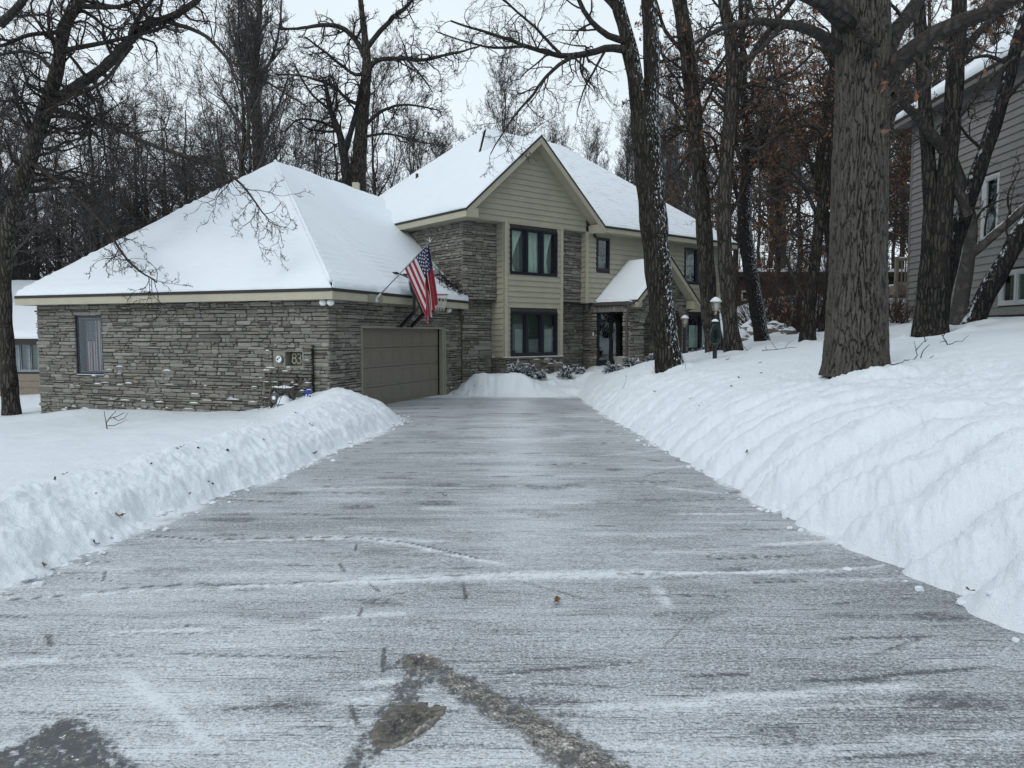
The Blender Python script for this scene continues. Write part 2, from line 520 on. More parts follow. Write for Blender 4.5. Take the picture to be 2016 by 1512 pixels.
# cloud deck, slightly uneven
tc = nt.nodes.new('ShaderNodeTexCoord'); mp = nt.nodes.new('ShaderNodeMapping'); mp.inputs['Scale'].default_value = (1, 1, 2.5)
nz = nt.nodes.new('ShaderNodeTexNoise'); nz.inputs['Scale'].default_value = 1.6; nz.inputs['Detail'].default_value = 3
cr = nt.nodes.new('ShaderNodeValToRGB')
cr.color_ramp.elements[0].position = .3; cr.color_ramp.elements[0].color = (5.95, 6.75, 7.25, 1)
cr.color_ramp.elements[1].position = .7; cr.color_ramp.elements[1].color = (6.7, 7.48, 8.0, 1)
nt.links.new(tc.outputs['Generated'], mp.inputs[0]); nt.links.new(mp.outputs[0], nz.inputs['Vector']); nt.links.new(nz.outputs[0], cr.inputs[0])
nt.links.new(cr.outputs[0], mx.inputs[7])
nt.links.new(mx.outputs[2], bg.inputs['Color'])
bg.inputs['Strength'].default_value = .135

sd = bpy.data.lights.new('sun', 'SUN'); so = bpy.data.objects.new('sun', sd); COL.objects.link(so)
sd.energy = .8; sd.angle = radians(24); sd.color = (1, .97, .93)
# lamp shines along its -Z; aim it from the sun's place in the sky (rotation measured as the Sky Texture does)
sdir = np.array([sin(SUN_AZ) * cos(SUN_EL), cos(SUN_AZ) * cos(SUN_EL), sin(SUN_EL)])
from mathutils import Vector
so.rotation_euler = Vector(sdir).to_track_quat('Z', 'Y').to_euler()
so.location = (0, 0, 60)

# ------------------------------------------------------------------ key points of the house, surveyed
DOOR = hit_z(866, 779.3, -.31)                   # right bottom corner of the garage door
GCOR = hit_v(645, 590, DOOR, UG)                 # near corner of the garage walls
LSTN = hit_v(906, 650, DOOR, UG)                 # where the door wall meets the main house
BAYL = np.array([-.251, 24.416])                 # left front corner of the bay
HF0 = (BAYL[0] + .45 * NM[0], BAYL[1] + .45 * NM[1])

# ------------------------------------------------------------------ terrain
TREE_WELLS = [(4.86, 10.4, .50, .07), (3.78, 18.0, .42, .06), (9.7, 17.0, .50, .07), (5.72, 21.0, .32, .04), (5.95, 20.0, .30, .04), (7.95, 21.0, .28, .04), (11.4, 18.4, .40, .05)]
def xl(Y): return np.interp(Y, [-30, 0, 4.37, 5.7, 6.5, 9.3, 12, 15.3, 16.2, 17.5, 19.0, 19.7, 40], [-3.3, -3.25, -3.12, -3.06, -3.06, -2.66, -2.45, -2.2, -2.42, -2.9, -3.5, -6, -6])
def xr(Y): return np.interp(Y, [-30, 0, 3.84, 4.33, 5.14, 5.9, 6.8, 10.4, 15, 21.9, 60], [3.1, 2.95, 2.76, 2.72, 2.64, 2.53, 2.42, 2.26, 2.12, 1.98, 1.9])
def zd(Y): return -.31 * np.clip((Y - 4) / 15, 0, 1)

def front_e(X, Y): return (X - BAYL[0]) * NM[0] + (Y - BAYL[1]) * NM[1]
def front_s(X, Y): return (X - BAYL[0]) * UM[0] + (Y - BAYL[1]) * UM[1]

def base_left(X, Y):
    z = -.20 - .055 * np.maximum(0, -X - 5) - .012 * np.maximum(0, 14 - Y) * 0
    return np.maximum(z, -2.2)

def terrain(X, Y, fine=True):
    X = np.asarray(X, float); Y = np.asarray(Y, float)
    z0 = zd(Y)
    w1 = fbm(X * .9, Y * .9, 3, 3) if fine else 0
    w2 = fbm(X * 3.1, Y * 3.1, 8, 3) if fine else 0
    w3 = fbm(X * 9, Y * 9, 13, 3) if fine else 0
    w4 = (.5 - np.abs(fbm(X * 6.5, Y * 6.5, 17, 4))) * 2 - .6 if fine else 0
    # right bank
    dr = X - xr(Y) + .03 * w2 + .02 * w3
    yw = Y * 1.0 + .45 * w1 + .25 * fbm(X * .5, Y * .33, 91, 2) + .08 * np.clip(dr, 0, 2.5) + .03 * w2
    ribn = vnoise(np.floor(yw / .56) * 3.7, 0 * X, 5)
    rib = np.abs(np.sin(pi * yw / .56)) ** .55 * (.35 + 1.1 * ribn) * (.35 + .65 * sst(12, 5, Y))
    ribm = sst(-.1, .25, dr) * (1 - sst(.9, 2.1, dr)) * sst(22.5, 20, Y)
    dr2 = dr + (.17 * (rib - .5)) * sst(22.5, 20, Y)
    prof = np.interp(dr2, [-9, -.02, .1, .3, .6, 1.2, 1.8, 2.6, 4, 6, 8, 11, 16, 40, 200], [-.1, -.05, .09, .25, .50, .84, 1.06, 1.21, 1.42, 1.68, 1.9, 2.35, 2.9, 5.5, 9])
    e = front_e(X, Y); s = front_s(X, Y)
    wgt = np.maximum(sst(1.2, 5.2, e), sst(11.5, 15.5, s))
    full = z0 + prof + ribm * rib * .135 + sst(0, .12, dr) * (1 - sst(1.2, 2.6, dr)) * (.004 * w3 + .008 * w2 * sst(9, 4, Y))
    low = .42 + .035 * np.clip(s - 4, -3, 8)
    zr = np.where(dr2 > 0, low * (1 - wgt) + full * wgt, z0 + prof)
    zr = np.where((dr2 > 0) & (wgt < 1), np.minimum(zr, full), zr)
    zr = zr + .085 * np.maximum(0, Y - 29) * sst(9, 16, X) * sst(120, 60, Y)
    zr = zr + sst(.5, 2.5, dr) * .05 * fbm(X * .35, Y * .35, 21, 3) * 2
    tram = sst(1.6, 2.4, dr) * (1 - sst(3.4, 4.6, dr)) * sst(13, 9, Y)      # churned snow beside the oak
    zr = zr + tram * (.05 * w2 + .03 * w3)
    # left bank
    dl = xl(Y) - X + .02 * w2 + .018 * w3
    hb = np.interp(Y, [-5, 3, 6, 9, 12, 14.5, 16.3, 17.6, 18.8, 19.6], [.40, .40, .43, .45, .48, .57, .66, .60, .42, .28])
    hb = hb * (1 + .18 * w1)
    fall0 = np.interp(Y, [0, 13, 15.5, 18], [.85, .95, 1.15, 1.25]); fall1 = np.interp(Y, [0, 13, 15.5, 18], [2.2, 2.3, 3.0, 3.5])
    yard = base_left(X, Y) + .045 * fbm(X * .5, Y * .5, 31, 3) + .025 * fbm(X * 1.6, Y * 1.6, 33, 2)
    yard = yard + .16 * np.exp(-((X + 11.2) / 1.8) ** 2 - ((Y - 19.2) / .8) ** 2)
    rise = .40 * sst(0, .45, dl) + .60 * sst(.05, 1.4, dl)
    bankz = z0 + hb * rise
    fb = sst(fall0, fall1, dl)
    zl = np.where(dl > 0, bankz * (1 - fb) + np.maximum(yard, -2.2) * fb, z0 - .08)
    zl = zl + np.where(dl > 0, sst(0, .1, dl) * (1 - fb * .93) * (.030 * w2 + .008 * w3), 0)
    # far end mound and the front yard
    df = Y - 22.25 - .22 * sst(-.2, -1.9, X) + .07 * w2 + .03 * w3 - .5 * sst(1.1, 1.9, X) + .12 * np.clip(X, -2, 2)
    hfm = .62 * sst(-2.0, -1.0, X) * (1 - .72 * sst(.2, 1.25, X)) + .04
    back = .18 + .10 * sst(0, 3, X) + .10 * w1
    zf = -.31 + hfm * sst(0, .85, df)
    fb2 = sst(.9, 2.6, df)
    zf = zf * (1 - fb2) + np.maximum(back, -.3) * fb2 + sst(0, .1, df) * (.05 * w2 + .02 * w3)
    zf = np.where((df > 0) & (X > -2.15) & (X < 6), zf, -9)
    # assemble
    z = np.where(X < (xl(Y) + xr(Y)) / 2, zl, zr)
    z = np.where((X > -2.15) & (dr2 < .0) & (dl < 0), np.maximum(z, zf), z)
    m = (df > 0) & (dr2 >= 0) & (Y > 21)
    z = np.where(m, np.maximum(np.minimum(z, 9), np.where(df < 3, zf, -9)), z)
    z = np.where((Y > 24.5) & (X > -2.2) & (X < xr(Y)), np.maximum(z, .2), z)
    for tx, ty, tr, th in TREE_WELLS:
        r_ = np.hypot(X - tx, (Y - ty)) + .06 * w1
        z = z + th * np.exp(-((r_ - tr * 1.25) / (tr * .42)) ** 2) * (1 + .8 * np.sin(2.2 * np.arctan2(Y - ty, X - tx) + tx)) - .05 * np.exp(-(r_ / tr) ** 2)
    # far country: rolling, wooded
    R = np.sqrt(X * X + Y * Y)
    z = z + sst(60, 200, R) * (6 * (vnoise(X * .012, Y * .012, 77)) - 1)
    if fine:
        sm = 1 - .75 * sst(2.2, 4.5, np.maximum(dr, dl))
        z = z + np.where((dl > .02) | (dr > .02) | (df > .02), (.012 * w3 + .013 * fbm(X * 24, Y * 24, 41, 2)) * sm, 0)
    return z

def tz(x, y):
    return float(terrain(np.array([x]), np.array([y]), True)[0])

def on_snow(px, py, y0=3.0, y1=60.0):
    """where the sight line first meets the snow"""
    r = ray(px, py)
    ys = np.geomspace(y0, y1, 900)
    P = CAM[None] + r[None] * (ys / r[1])[:, None]
    z = terrain(P[:, 0], P[:, 1], False)
    k = np.argmax(P[:, 2] < z)
    return P[k] if P[k, 2] < z[k] else P[-1]

def build_ground():
    a_in = np.radians(np.linspace(-41, 41, 820))
    a_out = np.radians(np.concatenate([np.linspace(-180, -42, 70)]))
    ang = np.concatenate([a_out, a_in, -a_out[::-1][:-1]])
    rad = np.concatenate([np.geomspace(.8, 30, 600), np.geomspace(30.5, 1800, 110)])
    A, R = np.meshgrid(ang, rad)
    X = R * np.sin(A); Y = R * np.cos(A)
    Z = terrain(X, Y)
    # crumbled faces: push the bank skins in and out along their own normals
    P = np.stack([X, Y, Z], -1)
    gr = np.gradient(P, axis=0); ga = np.gradient(P, axis=1)
    nr = np.cross(ga, gr); nr /= np.linalg.norm(nr, axis=2, keepdims=True) + 1e-12
    nr = np.where(nr[..., 2:3] < 0, -nr, nr)
    dr = X - xr(Y); dl = xl(Y) - X; df = np.where((X > -2.1) & (X < 2.2), Y - 22.2, -1)
    mk = np.maximum(sst(-.02, .12, dr) * (1 - .8 * sst(1.6, 3.2, dr)) * sst(24, 21, Y), sst(-.02, .12, dl) * (1 - sst(1.0, 2.0, dl)) * (Y < 19.5))
    mk = np.maximum(mk, sst(0, .15, df) * (1 - sst(1.5, 2.5, df)) * .7) * (R < 40)
    c1 = fbm3(X * 4, Y * 4, Z * 4, 201, 2); c2 = fbm3(X * 13, Y * 13, Z * 13, 202, 3); c3 = fbm3(X * 36, Y * 36, Z * 36, 203, 2)
    c4 = 1 - np.abs(fbm3(X * 7, Y * 7, Z * 7, 204, 3)) * 2
    P = P + nr * (mk * (.020 * c1 + .014 * c2 + .011 * c3 + .012 * (c4 - .6)) * np.where(X > 0, .8, .72))[..., None]
    X, Y, Z = P[..., 0], P[..., 1], P[..., 2]
    n, m = X.shape
    i = np.arange(n * m).reshape(n, m)
    Q = np.stack([i[:-1, :-1], i[:-1, 1:], i[1:, 1:], i[1:, :-1]], -1).reshape(-1, 4)
    # the ring closes at the back
    Q = np.concatenate([Q, np.stack([i[:-1, -1], i[:-1, 0], i[1:, 0], i[1:, -1]], -1)])
    V = np.stack([X, Y, Z], -1).reshape(-1, 3)
    c = len(V)
    V = np.concatenate([V, [[0, 0, -.1]]])
    T = np.stack([np.full(m, c), np.roll(i[0], -1), i[0]], -1)
    o = link('snow_ground', np_mesh('snow_ground', V, [Q[:, ::-1], T[:, ::-1]], True), M['snow'])
    tag(o, 'deep snow covering the yard and banked up along both sides of the driveway', 'snow', kind='structure')

def seg_d(X, Y, p, q):
    p = np.array(p[:2]); q = np.array(q[:2]); d = q - p; L = np.hypot(*d)
    t = ((X - p[0]) * d[0] + (Y - p[1]) * d[1]) / L / L
    tc = np.clip(t, 0, 1)
    return np.hypot(X - p[0] - tc * d[0], Y - p[1] - tc * d[1]), t, ((X - p[0]) * -d[1] + (Y - p[1]) * d[0]) / L

def build_driveway():
    ang = np.radians(np.linspace(-46, 46, 760))
    rad = np.geomspace(1.3, 31, 470)
    A, R = np.meshgrid(ang, rad)
    X = R * np.sin(A); Y = R * np.cos(A)
    keep = (X > xl(Y) - .5) & (X < xr(Y) + .5) & (Y < 24.5)
    n2 = fbm(X * 1.2, Y * 1.2, 51, 4); n3 = fbm(X * 6, Y * 6, 52, 3); n4 = fbm(X * 18, Y * 18, 53, 3); n5 = fbm(X * 45, Y * 45, 54, 2)
    Z = zd(Y) + .004 + .003 * n3
    # cover of powder: drifts across, lighter down the middle and further off, thin at the near right
    cover = .44 + .10 * fbm(X * .45, Y * 2.6 + .15 * X * X, 55, 4) + .10 * n2
    cover += .14 * np.exp(-((X - .15 - .15 * n2) / .42) ** 2) * sst(3.5, 5.5, Y) + .05 * sst(7, 14, Y) - .05 * np.exp(-((X + 1.0) / .3) ** 2) * sst(4, 7, Y) - .05 * np.exp(-((X - 1.2) / .3) ** 2) * sst(4, 7, Y)
    cover -= .11 * sst(.5, 2.2, X) * sst(6, 4, Y)
    cover += .05 * sst(7, 3, Y)
    cover += .08 * sst(-.4, -1.6, X) * sst(6.5, 3, Y)
    white = np.zeros_like(X); dark = np.zeros_like(X); dirt = np.zeros_like(X)
    def stroke(tgt, p, q, w, amt, soft=.5, brk=.5, sc=1.0):
        p = np.array(p[:2], float); q = np.array(q[:2], float)
        lo = np.minimum(p, q) - 3 * w; hi = np.maximum(p, q) + 3 * w
        b = (X > lo[0]) & (X < hi[0]) & (Y > lo[1]) & (Y < hi[1])
        if not b.any(): return
        d, t, _ = seg_d(X[b], Y[b], p, q)
        m = 1 - sst(w * (1 - soft), w * (1 + soft), d + w * .7 * n4[b])
        m = m * (1 - brk + brk * sst(-.25, .25, n5[b] + .8 * n4[b]))
        m = m * np.clip(np.minimum(t, 1 - t) * 6 + .15, 0, 1)
        tgt[b] = np.maximum(tgt[b], amt * m)
    g = lambda px, py: hit_z(px, py, 0)
    def line(tgt, pts, w, amt, **k):
        P = [g(*p) for p in pts]
        for a, b in zip(P[:-1], P[1:]):
            d_ = (b - a); stroke(tgt, a - d_ * .06, b + d_ * .06, w, amt, **k)
    # the swept-up ridge across the drive, the tyre arc, seams
    line(white, [(150, 1172), (300, 1160), (420, 1156)], .014, .6, brk=.6)
    line(white, [(1540, 1121), (1650, 1118), (1745, 1108)], .02, .6, brk=.6)
    line(white, [(430, 1155), (560, 1150), (760, 1140), (900, 1133), (1020, 1128), (1160, 1126), (1300, 1125), (1440, 1124), (1560, 1120)], .030, .85, brk=.6)
    line(white, [(700, 1140), (900, 1133), (1100, 1127), (1300, 1125)], .09, .5, brk=.6)
    line(dark, [(20, 1180), (140, 1170), (230, 1157), (400, 1145)], .009, .85, brk=.4)
    line(dark, [(560, 1146), (800, 1137), (940, 1126)], .009, .7, brk=.4)
    line(dark, [(1212, 1128), (1300, 1124)], .010, .8, brk=.3)
    line(dark, [(296, 1046), (420, 1056), (560, 1050), (700, 1050), (800, 1060), (880, 1078), (942, 1094)], .009, .8, brk=.25)
    line(white, [(420, 1058), (700, 1052), (800, 1064), (880, 1084), (1000, 1108)], .03, .6, brk=.6)
    for a in [((702, 1062), (699, 1078)), ((668, 1103), (678, 1122)), ((724, 1145), (748, 1163)), ((712, 1198), (707, 1216)), ((757, 1275), (753, 1328)), ((690, 1390), (708, 1440)), ((206, 1120), (204, 1140)), ((972, 1240), (986, 1246)), ((910, 1142), (918, 1180))]:
        line(dark, a, .010, .62, brk=.3, soft=.5)
    for a in [((1320, 1001), (1500, 1000)), ((1490, 1066), (1650, 1058)), ((1300, 945), (1420, 958)), ((1300, 907), (1380, 896)), ((1180, 880), (1300, 868)), ((1400, 1378), (1800, 1352)), ((1060, 1400), (1440, 1385)), ((1290, 1150), (1320, 1195)), ((860, 1360), (640, 1390)), ((700, 1350), (900, 1330)), ((0, 1310), (120, 1300)), ((200, 1250), (420, 1240)), ((420, 1470), (250, 1330)), ((620, 1220), (800, 1208)), ((1740, 1460), (2016, 1448))]:
        line(white, a, .030, .50, brk=.45, soft=.9)
    rs = np.random.default_rng(3)
    for k in range(300):
        y = 2.2 + 18 * rs.random() ** 2.0; x = rs.uniform(-3.2, 2.9)
        L = rs.uniform(.12, .75) * (1 + .05 * y); an = rs.normal(.03 + .05 * x, .09) + (rs.random() < .08) * rs.uniform(-1, 1)
        wd_ = rs.uniform(.004, .012) * (1 + .06 * y)
        stroke(dark, (x, y), (x + L * cos(an), y + L * sin(an)), wd_, rs.uniform(.2, .75) ** 1.3, soft=.7, brk=.35)
    for k in range(80):
        y = 2.2 + 19 * rs.random() ** 1.6; x = rs.uniform(-3.2, 2.6)
        L = rs.uniform(.3, 1.6); an = rs.normal(.03 + .04 * x, .06)
        stroke(white, (x, y), (x + L * cos(an), y + L * sin(an)), rs.uniform(.02, .07), rs.uniform(.10, .38), soft=1.0, brk=.5)
    for k in range(45):     # scuffed speckled patches
        y = 2.2 + 7 * rs.random() ** 1.5; x = rs.uniform(-2.8, 2.6)
        d = np.hypot((X - x) / rs.uniform(.12, .35), (Y - y) / rs.uniform(.05, .16))
        dark = np.maximum(dark, (1 - sst(.5, 1, d + .3 * n3)) * (.4 + .6 * sst(.0, .5, n5 + .6 * n4)) * rs.uniform(.2, .5))
    # pale edge dusting beside both banks
    white = np.maximum(white, .7 * (1 - sst(0, .13, X - xl(Y) + .12 * n3 + .10 * n2)) * sst(-.2, .25, n2 + .4 * n3))
    white = np.maximum(white, .7 * (1 - sst(0, .08, xr(Y) - X + .10 * n3)) * sst(0, .3, n2 + .4 * n3))
    white = np.maximum(white, .7 * (1 - sst(0, .5, 22.2 - Y + .3 * n3)))
    # brown wheel slush
    def band(pts, w, amt, thr=0.0):
        P = [g(*p) for p in pts]
        m = np.zeros_like(X)
        for (a, wa), (b, wb) in zip(zip(P[:-1], w[:-1]), zip(P[1:], w[1:])):
            d, t, _ = seg_d(X, Y, a, b)
            ww = wa + (wb - wa) * np.clip(t, 0, 1)
            m = np.maximum(m, 1 - sst(ww * .55, ww * 1.2, d + .03 * n4 + .02 * n3 + .035 * n5))
        return m * amt
    b1 = band([(815, 1300), (880, 1335), (960, 1385), (1060, 1440), (1180, 1520), (1320, 1600)], [.06, .075, .085, .09, .11, .13], 1)
    n6 = fbm(X * 30, Y * 42, 63, 4)
    dirt = np.maximum(dirt, b1 * sst(-.35, .15, n4 + .6 * n6 + .1))
    dark = np.maximum(dark, b1 * .8)
    b2 = band([(820, 1320), (800, 1370), (760, 1440), (700, 1512), (650, 1580)], [.07, .085, .09, .07, .06], 1)
    dark = np.maximum(dark, b2 * sst(-.35, .25, n5 + .5 * n4) * .85)
    dirt = np.maximum(dirt, b2 * .30 * sst(.0, .3, n4 + n6 * .4))
    b3 = band([(120, 1440), (150, 1480), (200, 1560)], [.09, .12, .15], 1); b4 = band([(130, 1432), (60, 1480), (-40, 1560)], [.055, .11, .14], 1)
    b34 = np.maximum(b3, b4)
    dark = np.maximum(dark, 1.2 * b34 * sst(-.75, -.1, n4 + .4 * n5))
    dirt = np.maximum(dirt, b34 * .42 * sst(-.05, .28, n4 + .5 * n6))
    b5 = band([(-8, 1172), (18, 1170)], [.02, .02], 1); dirt = np.maximum(dirt, b5)
    Z = Z + .006 * dirt * (1 + n4) + .006 * white
    n, m = X.shape
    i = np.arange(n * m).reshape(n, m)
    qk = keep[:-1, :-1] & keep[:-1, 1:] & keep[1:, 1:] & keep[1:, :-1]
    Q = np.stack([i[:-1, :-1], i[1:, :-1], i[1:, 1:], i[:-1, 1:]], -1)[qk]
    us = np.unique(Q); mp_ = np.zeros(n * m, int); mp_[us] = np.arange(len(us))
    V = np.stack([X, Y, Z], -1).reshape(-1, 3)[us]
    fl = lambda a: np.clip(a, 0, 1.2).ravel()[us]
    me = np_mesh('driveway', V, mp_[Q][:, ::-1] if False else mp_[Q], True, dict(cover=fl(cover), white=fl(white), dark=fl(dark), dirt=fl(dirt)))
    o = link('driveway', me, M['swept_asphalt'])
    if me.polygons[0].normal.z < 0:
        me.flip_normals()
    tag(o, 'long asphalt driveway swept clear and dusted with powder snow', 'driveway', kind='structure')

def slush_lump(name, pts, h, label, seed, rim_side):
    """a pressed slab of brown slush: outline in pixels on the ground"""
    P = np.array([hit_z(x, y, .006)[:2] for x, y in pts])
    c = P.mean(0)
    n = 120; m = 34
    # smooth closed outline
    d = np.r_[P, P[:1]]
    L = np.r_[0, np.cumsum(np.hypot(*np.diff(d, axis=0).T))]
    tt = np.linspace(0, L[-1], n, endpoint=False)
    O = np.stack([np.interp(tt, L, d[:, 0]), np.interp(tt, L, d[:, 1])], -1)
    for _ in range(2):
        O = (O + np.roll(O, 1, 0) * .5 + np.roll(O, -1, 0) * .5) / 2
    V = []; rim = []; core = []
    rs = np.array(rim_side[:2]) / np.hypot(*rim_side[:2])
    for k in range(m + 1):
        f = k / m
        for j in range(n):
            q = c + (O[j] - c) * f * (1 + (.09 * float(fbm(np.array([j * .35]), np.array([seed * 2.0]), seed, 3)[0])) * f ** 2 + (.10 * float(vnoise(j * .45, 2, seed)) - .05) * f ** 3)
            e = O[j] - c; side = max(0, float(e @ rs) / np.linalg.norm(e))
            ridge = side ** 2 * exp(-((f - .87) / .10) ** 2)
            zz = h * .22 * (1 - f ** 6) + h * 1.25 * ridge * (.25 + 1.4 * float(vnoise(q[0] * 55, q[1] * 55, seed)))
            zz += .006 * float(fbm(np.array([q[0] * 40]), np.array([q[1] * 40]), seed + 3, 3)[0]) * (f < .95)
            if k == m: zz = -.01
            V.append((q[0], q[1], .005 + max(zz, -.012))); rim.append(min(1, ridge * 1.9 * float(vnoise(q[0] * 45, q[1] * 45, seed + 9)) ** .7))
            core.append(max(0, 1 - abs(f - .35) / .5) * (1 if (q - c) @ rs < .3 * np.linalg.norm(O[j] - c) else .4))
    F = []
    for k in range(m):
        for j in range(n):
            a = k * n + j; b = k * n + (j + 1) % n
            F.append((a, b, b + n, a + n))
    me = np_mesh(name, np.array(V), np.array(F), True, dict(rim=np.array(rim), core=np.array(core)))
    o = link(name, me, M['slush'])
    if sum(p.normal.z for p in me.polygons) < 0: me.flip_normals()
    tag(o, label, 'slush', 'lumps of brown slush on the driveway')
    return o

build_ground()
build_driveway()
slush_lump('slush_lump', [(722, 1460), (735, 1420), (765, 1395), (800, 1384), (845, 1383), (874, 1388), (880, 1402), (858, 1422), (830, 1446), (800, 1466), (765, 1478), (732, 1478)], .020,
           'brown slab of pressed slush with a pale ridge, nearest the camera', 5, (.75, -.5))
slush_lump('slush_lump', [(790, 1300), (812, 1288), (840, 1287), (868, 1300), (874, 1312), (850, 1316), (815, 1318), (792, 1314)], .009,
           'smaller brown slush smear at the far tip of the dirty wheel track', 9, (.5, .6))
# ------------------------------------------------------------------ wall builders
def clip_poly(P, line):
    """keep the side a*s+b*z<=c"""
    a, b, c = line
    out = []
    for i in range(len(P)):
        p, q = P[i], P[(i + 1) % len(P)]
        dp = a * p[0] + b * p[1] - c; dq = a * q[0] + b * q[1] - c
        if dp <= 0: out.append(p)
        if (dp < 0 < dq) or (dq < 0 < dp):
            t = dp / (dp - dq); out.append((p[0] + t * (q[0] - p[0]), p[1] + t * (q[1] - p[1])))
    return out

def stone_mesh(fr, S0, S1, Z0, Z1, openings=(), seed=1, proud=(.014, .046), clips=(), hmean=.098, lmean=.37, ends=(0, 0), caps=None, capz=-9, capp=.12):
    """ledge stones as one mesh: irregular courses, each stone bevelled and set in or out"""
    rs = np.random.default_rng(seed)
    V = []; F = []
    caps_mb = caps
    bands = sorted({Z0, Z1} | {z for o in openings for z in o[2:4] if Z0 < z < Z1})
    def stone(s0, s1, z0, z1):
        j = .0065
        if s1 - s0 < .05 or z1 - z0 < .02: return
        def jr(k): return rs.uniform(-k, k)
        c = min(.028, (z1 - z0) * .28)
        e0 = jr(.012); e1 = jr(.012); ms = (s0 + s1) / 2 + jr((s1 - s0) * .2)
        P = [(s0 + j + c * rs.random(), z0 + j + abs(jr(.006))), (ms, z0 + j + jr(.007)), (s1 - j - c * rs.random(), z0 + j + abs(jr(.006))),
             (s1 - j + jr(.01), z0 + j + c), (s1 - j + jr(.01), z1 - j - c), (s1 - j - c * rs.random(), z1 - j - abs(jr(.006))),
             (ms + jr(.05), z1 - j + jr(.007)), (s0 + j + c * rs.random(), z1 - j - abs(jr(.006))), (s0 + j + jr(.01), z1 - j - c), (s0 + j + jr(.01), z0 + j + c)]
        for l in clips:
            P = clip_poly(P, l)
            if len(P) < 3: return
        d = rs.uniform(*proud) * (1.5 if rs.random() < .1 else 1)
        tilt = rs.normal(0, .006); cx = sum(p[0] for p in P) / len(P); cz = sum(p[1] for p in P) / len(P)
        i = len(V); n = len(P)
        bv = .011
        for p in P: V.append(fr(p[0], -.02, p[1]))
        for p in P: V.append(fr(p[0], d - .012, p[1]))
        for p in P:
            q0 = p[0] + (bv if p[0] < cx else -bv); q1 = p[1] + (bv if p[1] < cz else -bv) * .8
            V.append(fr(q0, d + tilt * (1 if q1 > cz else -1) + jr(.005), q1))
        V.append(fr(cx, d + .005 + jr(.006), cz))
        for r in (0, 1):
            for k in range(n):
                a = i + r * n + k; b = i + r * n + (k + 1) % n
                F.append((a, b, b + n, a + n))
        for k in range(n):
            F.append((i + 2 * n + k, i + 2 * n + (k + 1) % n, i + 3 * n))
        if caps_mb is not None and z1 < capz and d > .035 and rs.random() < capp and not clips:
            w = (s1 - s0); a0 = s0 + w * rs.uniform(.02, .3); a1 = s1 - w * rs.uniform(.02, .3)
            hh = rs.uniform(.008, .026)
            m = 6
            for q in range(m):
                u0 = a0 + (a1 - a0) * q / m; u1 = a0 + (a1 - a0) * (q + 1) / m
                h0 = hh * sin(pi * q / m) ** .6; h1 = hh * sin(pi * (q + 1) / m) ** .6
                caps_mb.face([fr(u0, d + .006, z1 - .01), fr(u1, d + .006, z1 - .01), fr(u1, d - .004, z1 - .008 + h1), fr(u0, d - .004, z1 - .008 + h0)])
                caps_mb.face([fr(u0, d - .004, z1 - .008 + h0), fr(u1, d - .004, z1 - .008 + h1), fr(u1, .0, z1 - .008 + h1), fr(u0, .0, z1 - .008 + h0)])
    for z0, z1 in zip(bands[:-1], bands[1:]):
        # course heights that fill the band
        hs = []
        while sum(hs) < z1 - z0: hs.append(hmean * rs.choice([.6, .8, 1, 1.15, 1.45], p=[.2, .25, .28, .17, .10]))
        hs = np.array(hs) * ((z1 - z0) / sum(hs))
        z = z0
        for h in hs:
            iv = [(S0, S1)]
            for o in openings:
                if o[2] < z + h - 1e-4 and o[3] > z + 1e-4:
                    nv = []
                    for a, b in iv:
                        if o[0] > a: nv.append((a, min(b, o[0])))
                        if o[1] < b: nv.append((max(a, o[1]), b))
                    iv = [x for x in nv if x[1] - x[0] > .02]
            for a, b in iv:
                s = a
                if ends[0] and a == S0: s -= rs.uniform(0, ends[0])
                while s < b - 1e-6:
                    L = lmean * rs.choice([.35, .6, .9, 1.2, 1.7], p=[.18, .25, .27, .2, .1])
                    if b - (s + L) < .14: L = b - s + (rs.uniform(0, ends[1]) if ends[1] and b == S1 else 0)
                    za = z; zb = z + h
                    if h > .10 and rs.random() < .30:
                        zm = z + h * rs.uniform(.38, .62)
                        L1 = L * rs.uniform(.3, .7)
                        stone(s, s + L, za, zm) if rs.random() < .5 else (stone(s, s + L1, za, zm), stone(s + L1, s + L, za, zm))
                        stone(s, s + L, zm, zb) if rs.random() < .5 else (stone(s, s + L - L1, zm, zb), stone(s + L - L1, s + L, zm, zb))
                    else:
                        stone(s, s + L, za + rs.uniform(-.012, .012), zb + rs.uniform(-.012, .012))
                    s += L
            z += h
    me = bpy.data.meshes.new('stones'); me.from_pydata(V, [], F); me.update()
    return me

def backing(mb, fr, S0, S1, Z0, Z1, openings=(), t0=-.18, t1=0.0, clips=()):
    ss = sorted({S0, S1} | {s for o in openings for s in o[:2] if S0 < s < S1})
    zs = sorted({Z0, Z1} | {z for o in openings for z in o[2:4] if Z0 < z < Z1})
    for a, b in zip(ss[:-1], ss[1:]):
        for c, d in zip(zs[:-1], zs[1:]):
            m = ((a + b) / 2, (c + d) / 2)
            if any(o[0] < m[0] < o[1] and o[2] < m[1] < o[3] for o in openings): continue
            P = [(a, c), (b, c), (b, d), (a, d)]
            for l in clips:
                P = clip_poly(P, l)
            if len(P) < 3: continue
            n = len(P)
            mb.face([fr(p[0], t1, p[1]) for p in P]); mb.face([fr(p[0], t0, p[1]) for p in P][::-1])
            for k in range(n):
                p, q = P[k], P[(k + 1) % n]
                mb.face([fr(p[0], t1, p[1]), fr(q[0], t1, q[1]), fr(q[0], t0, q[1]), fr(p[0], t0, p[1])])

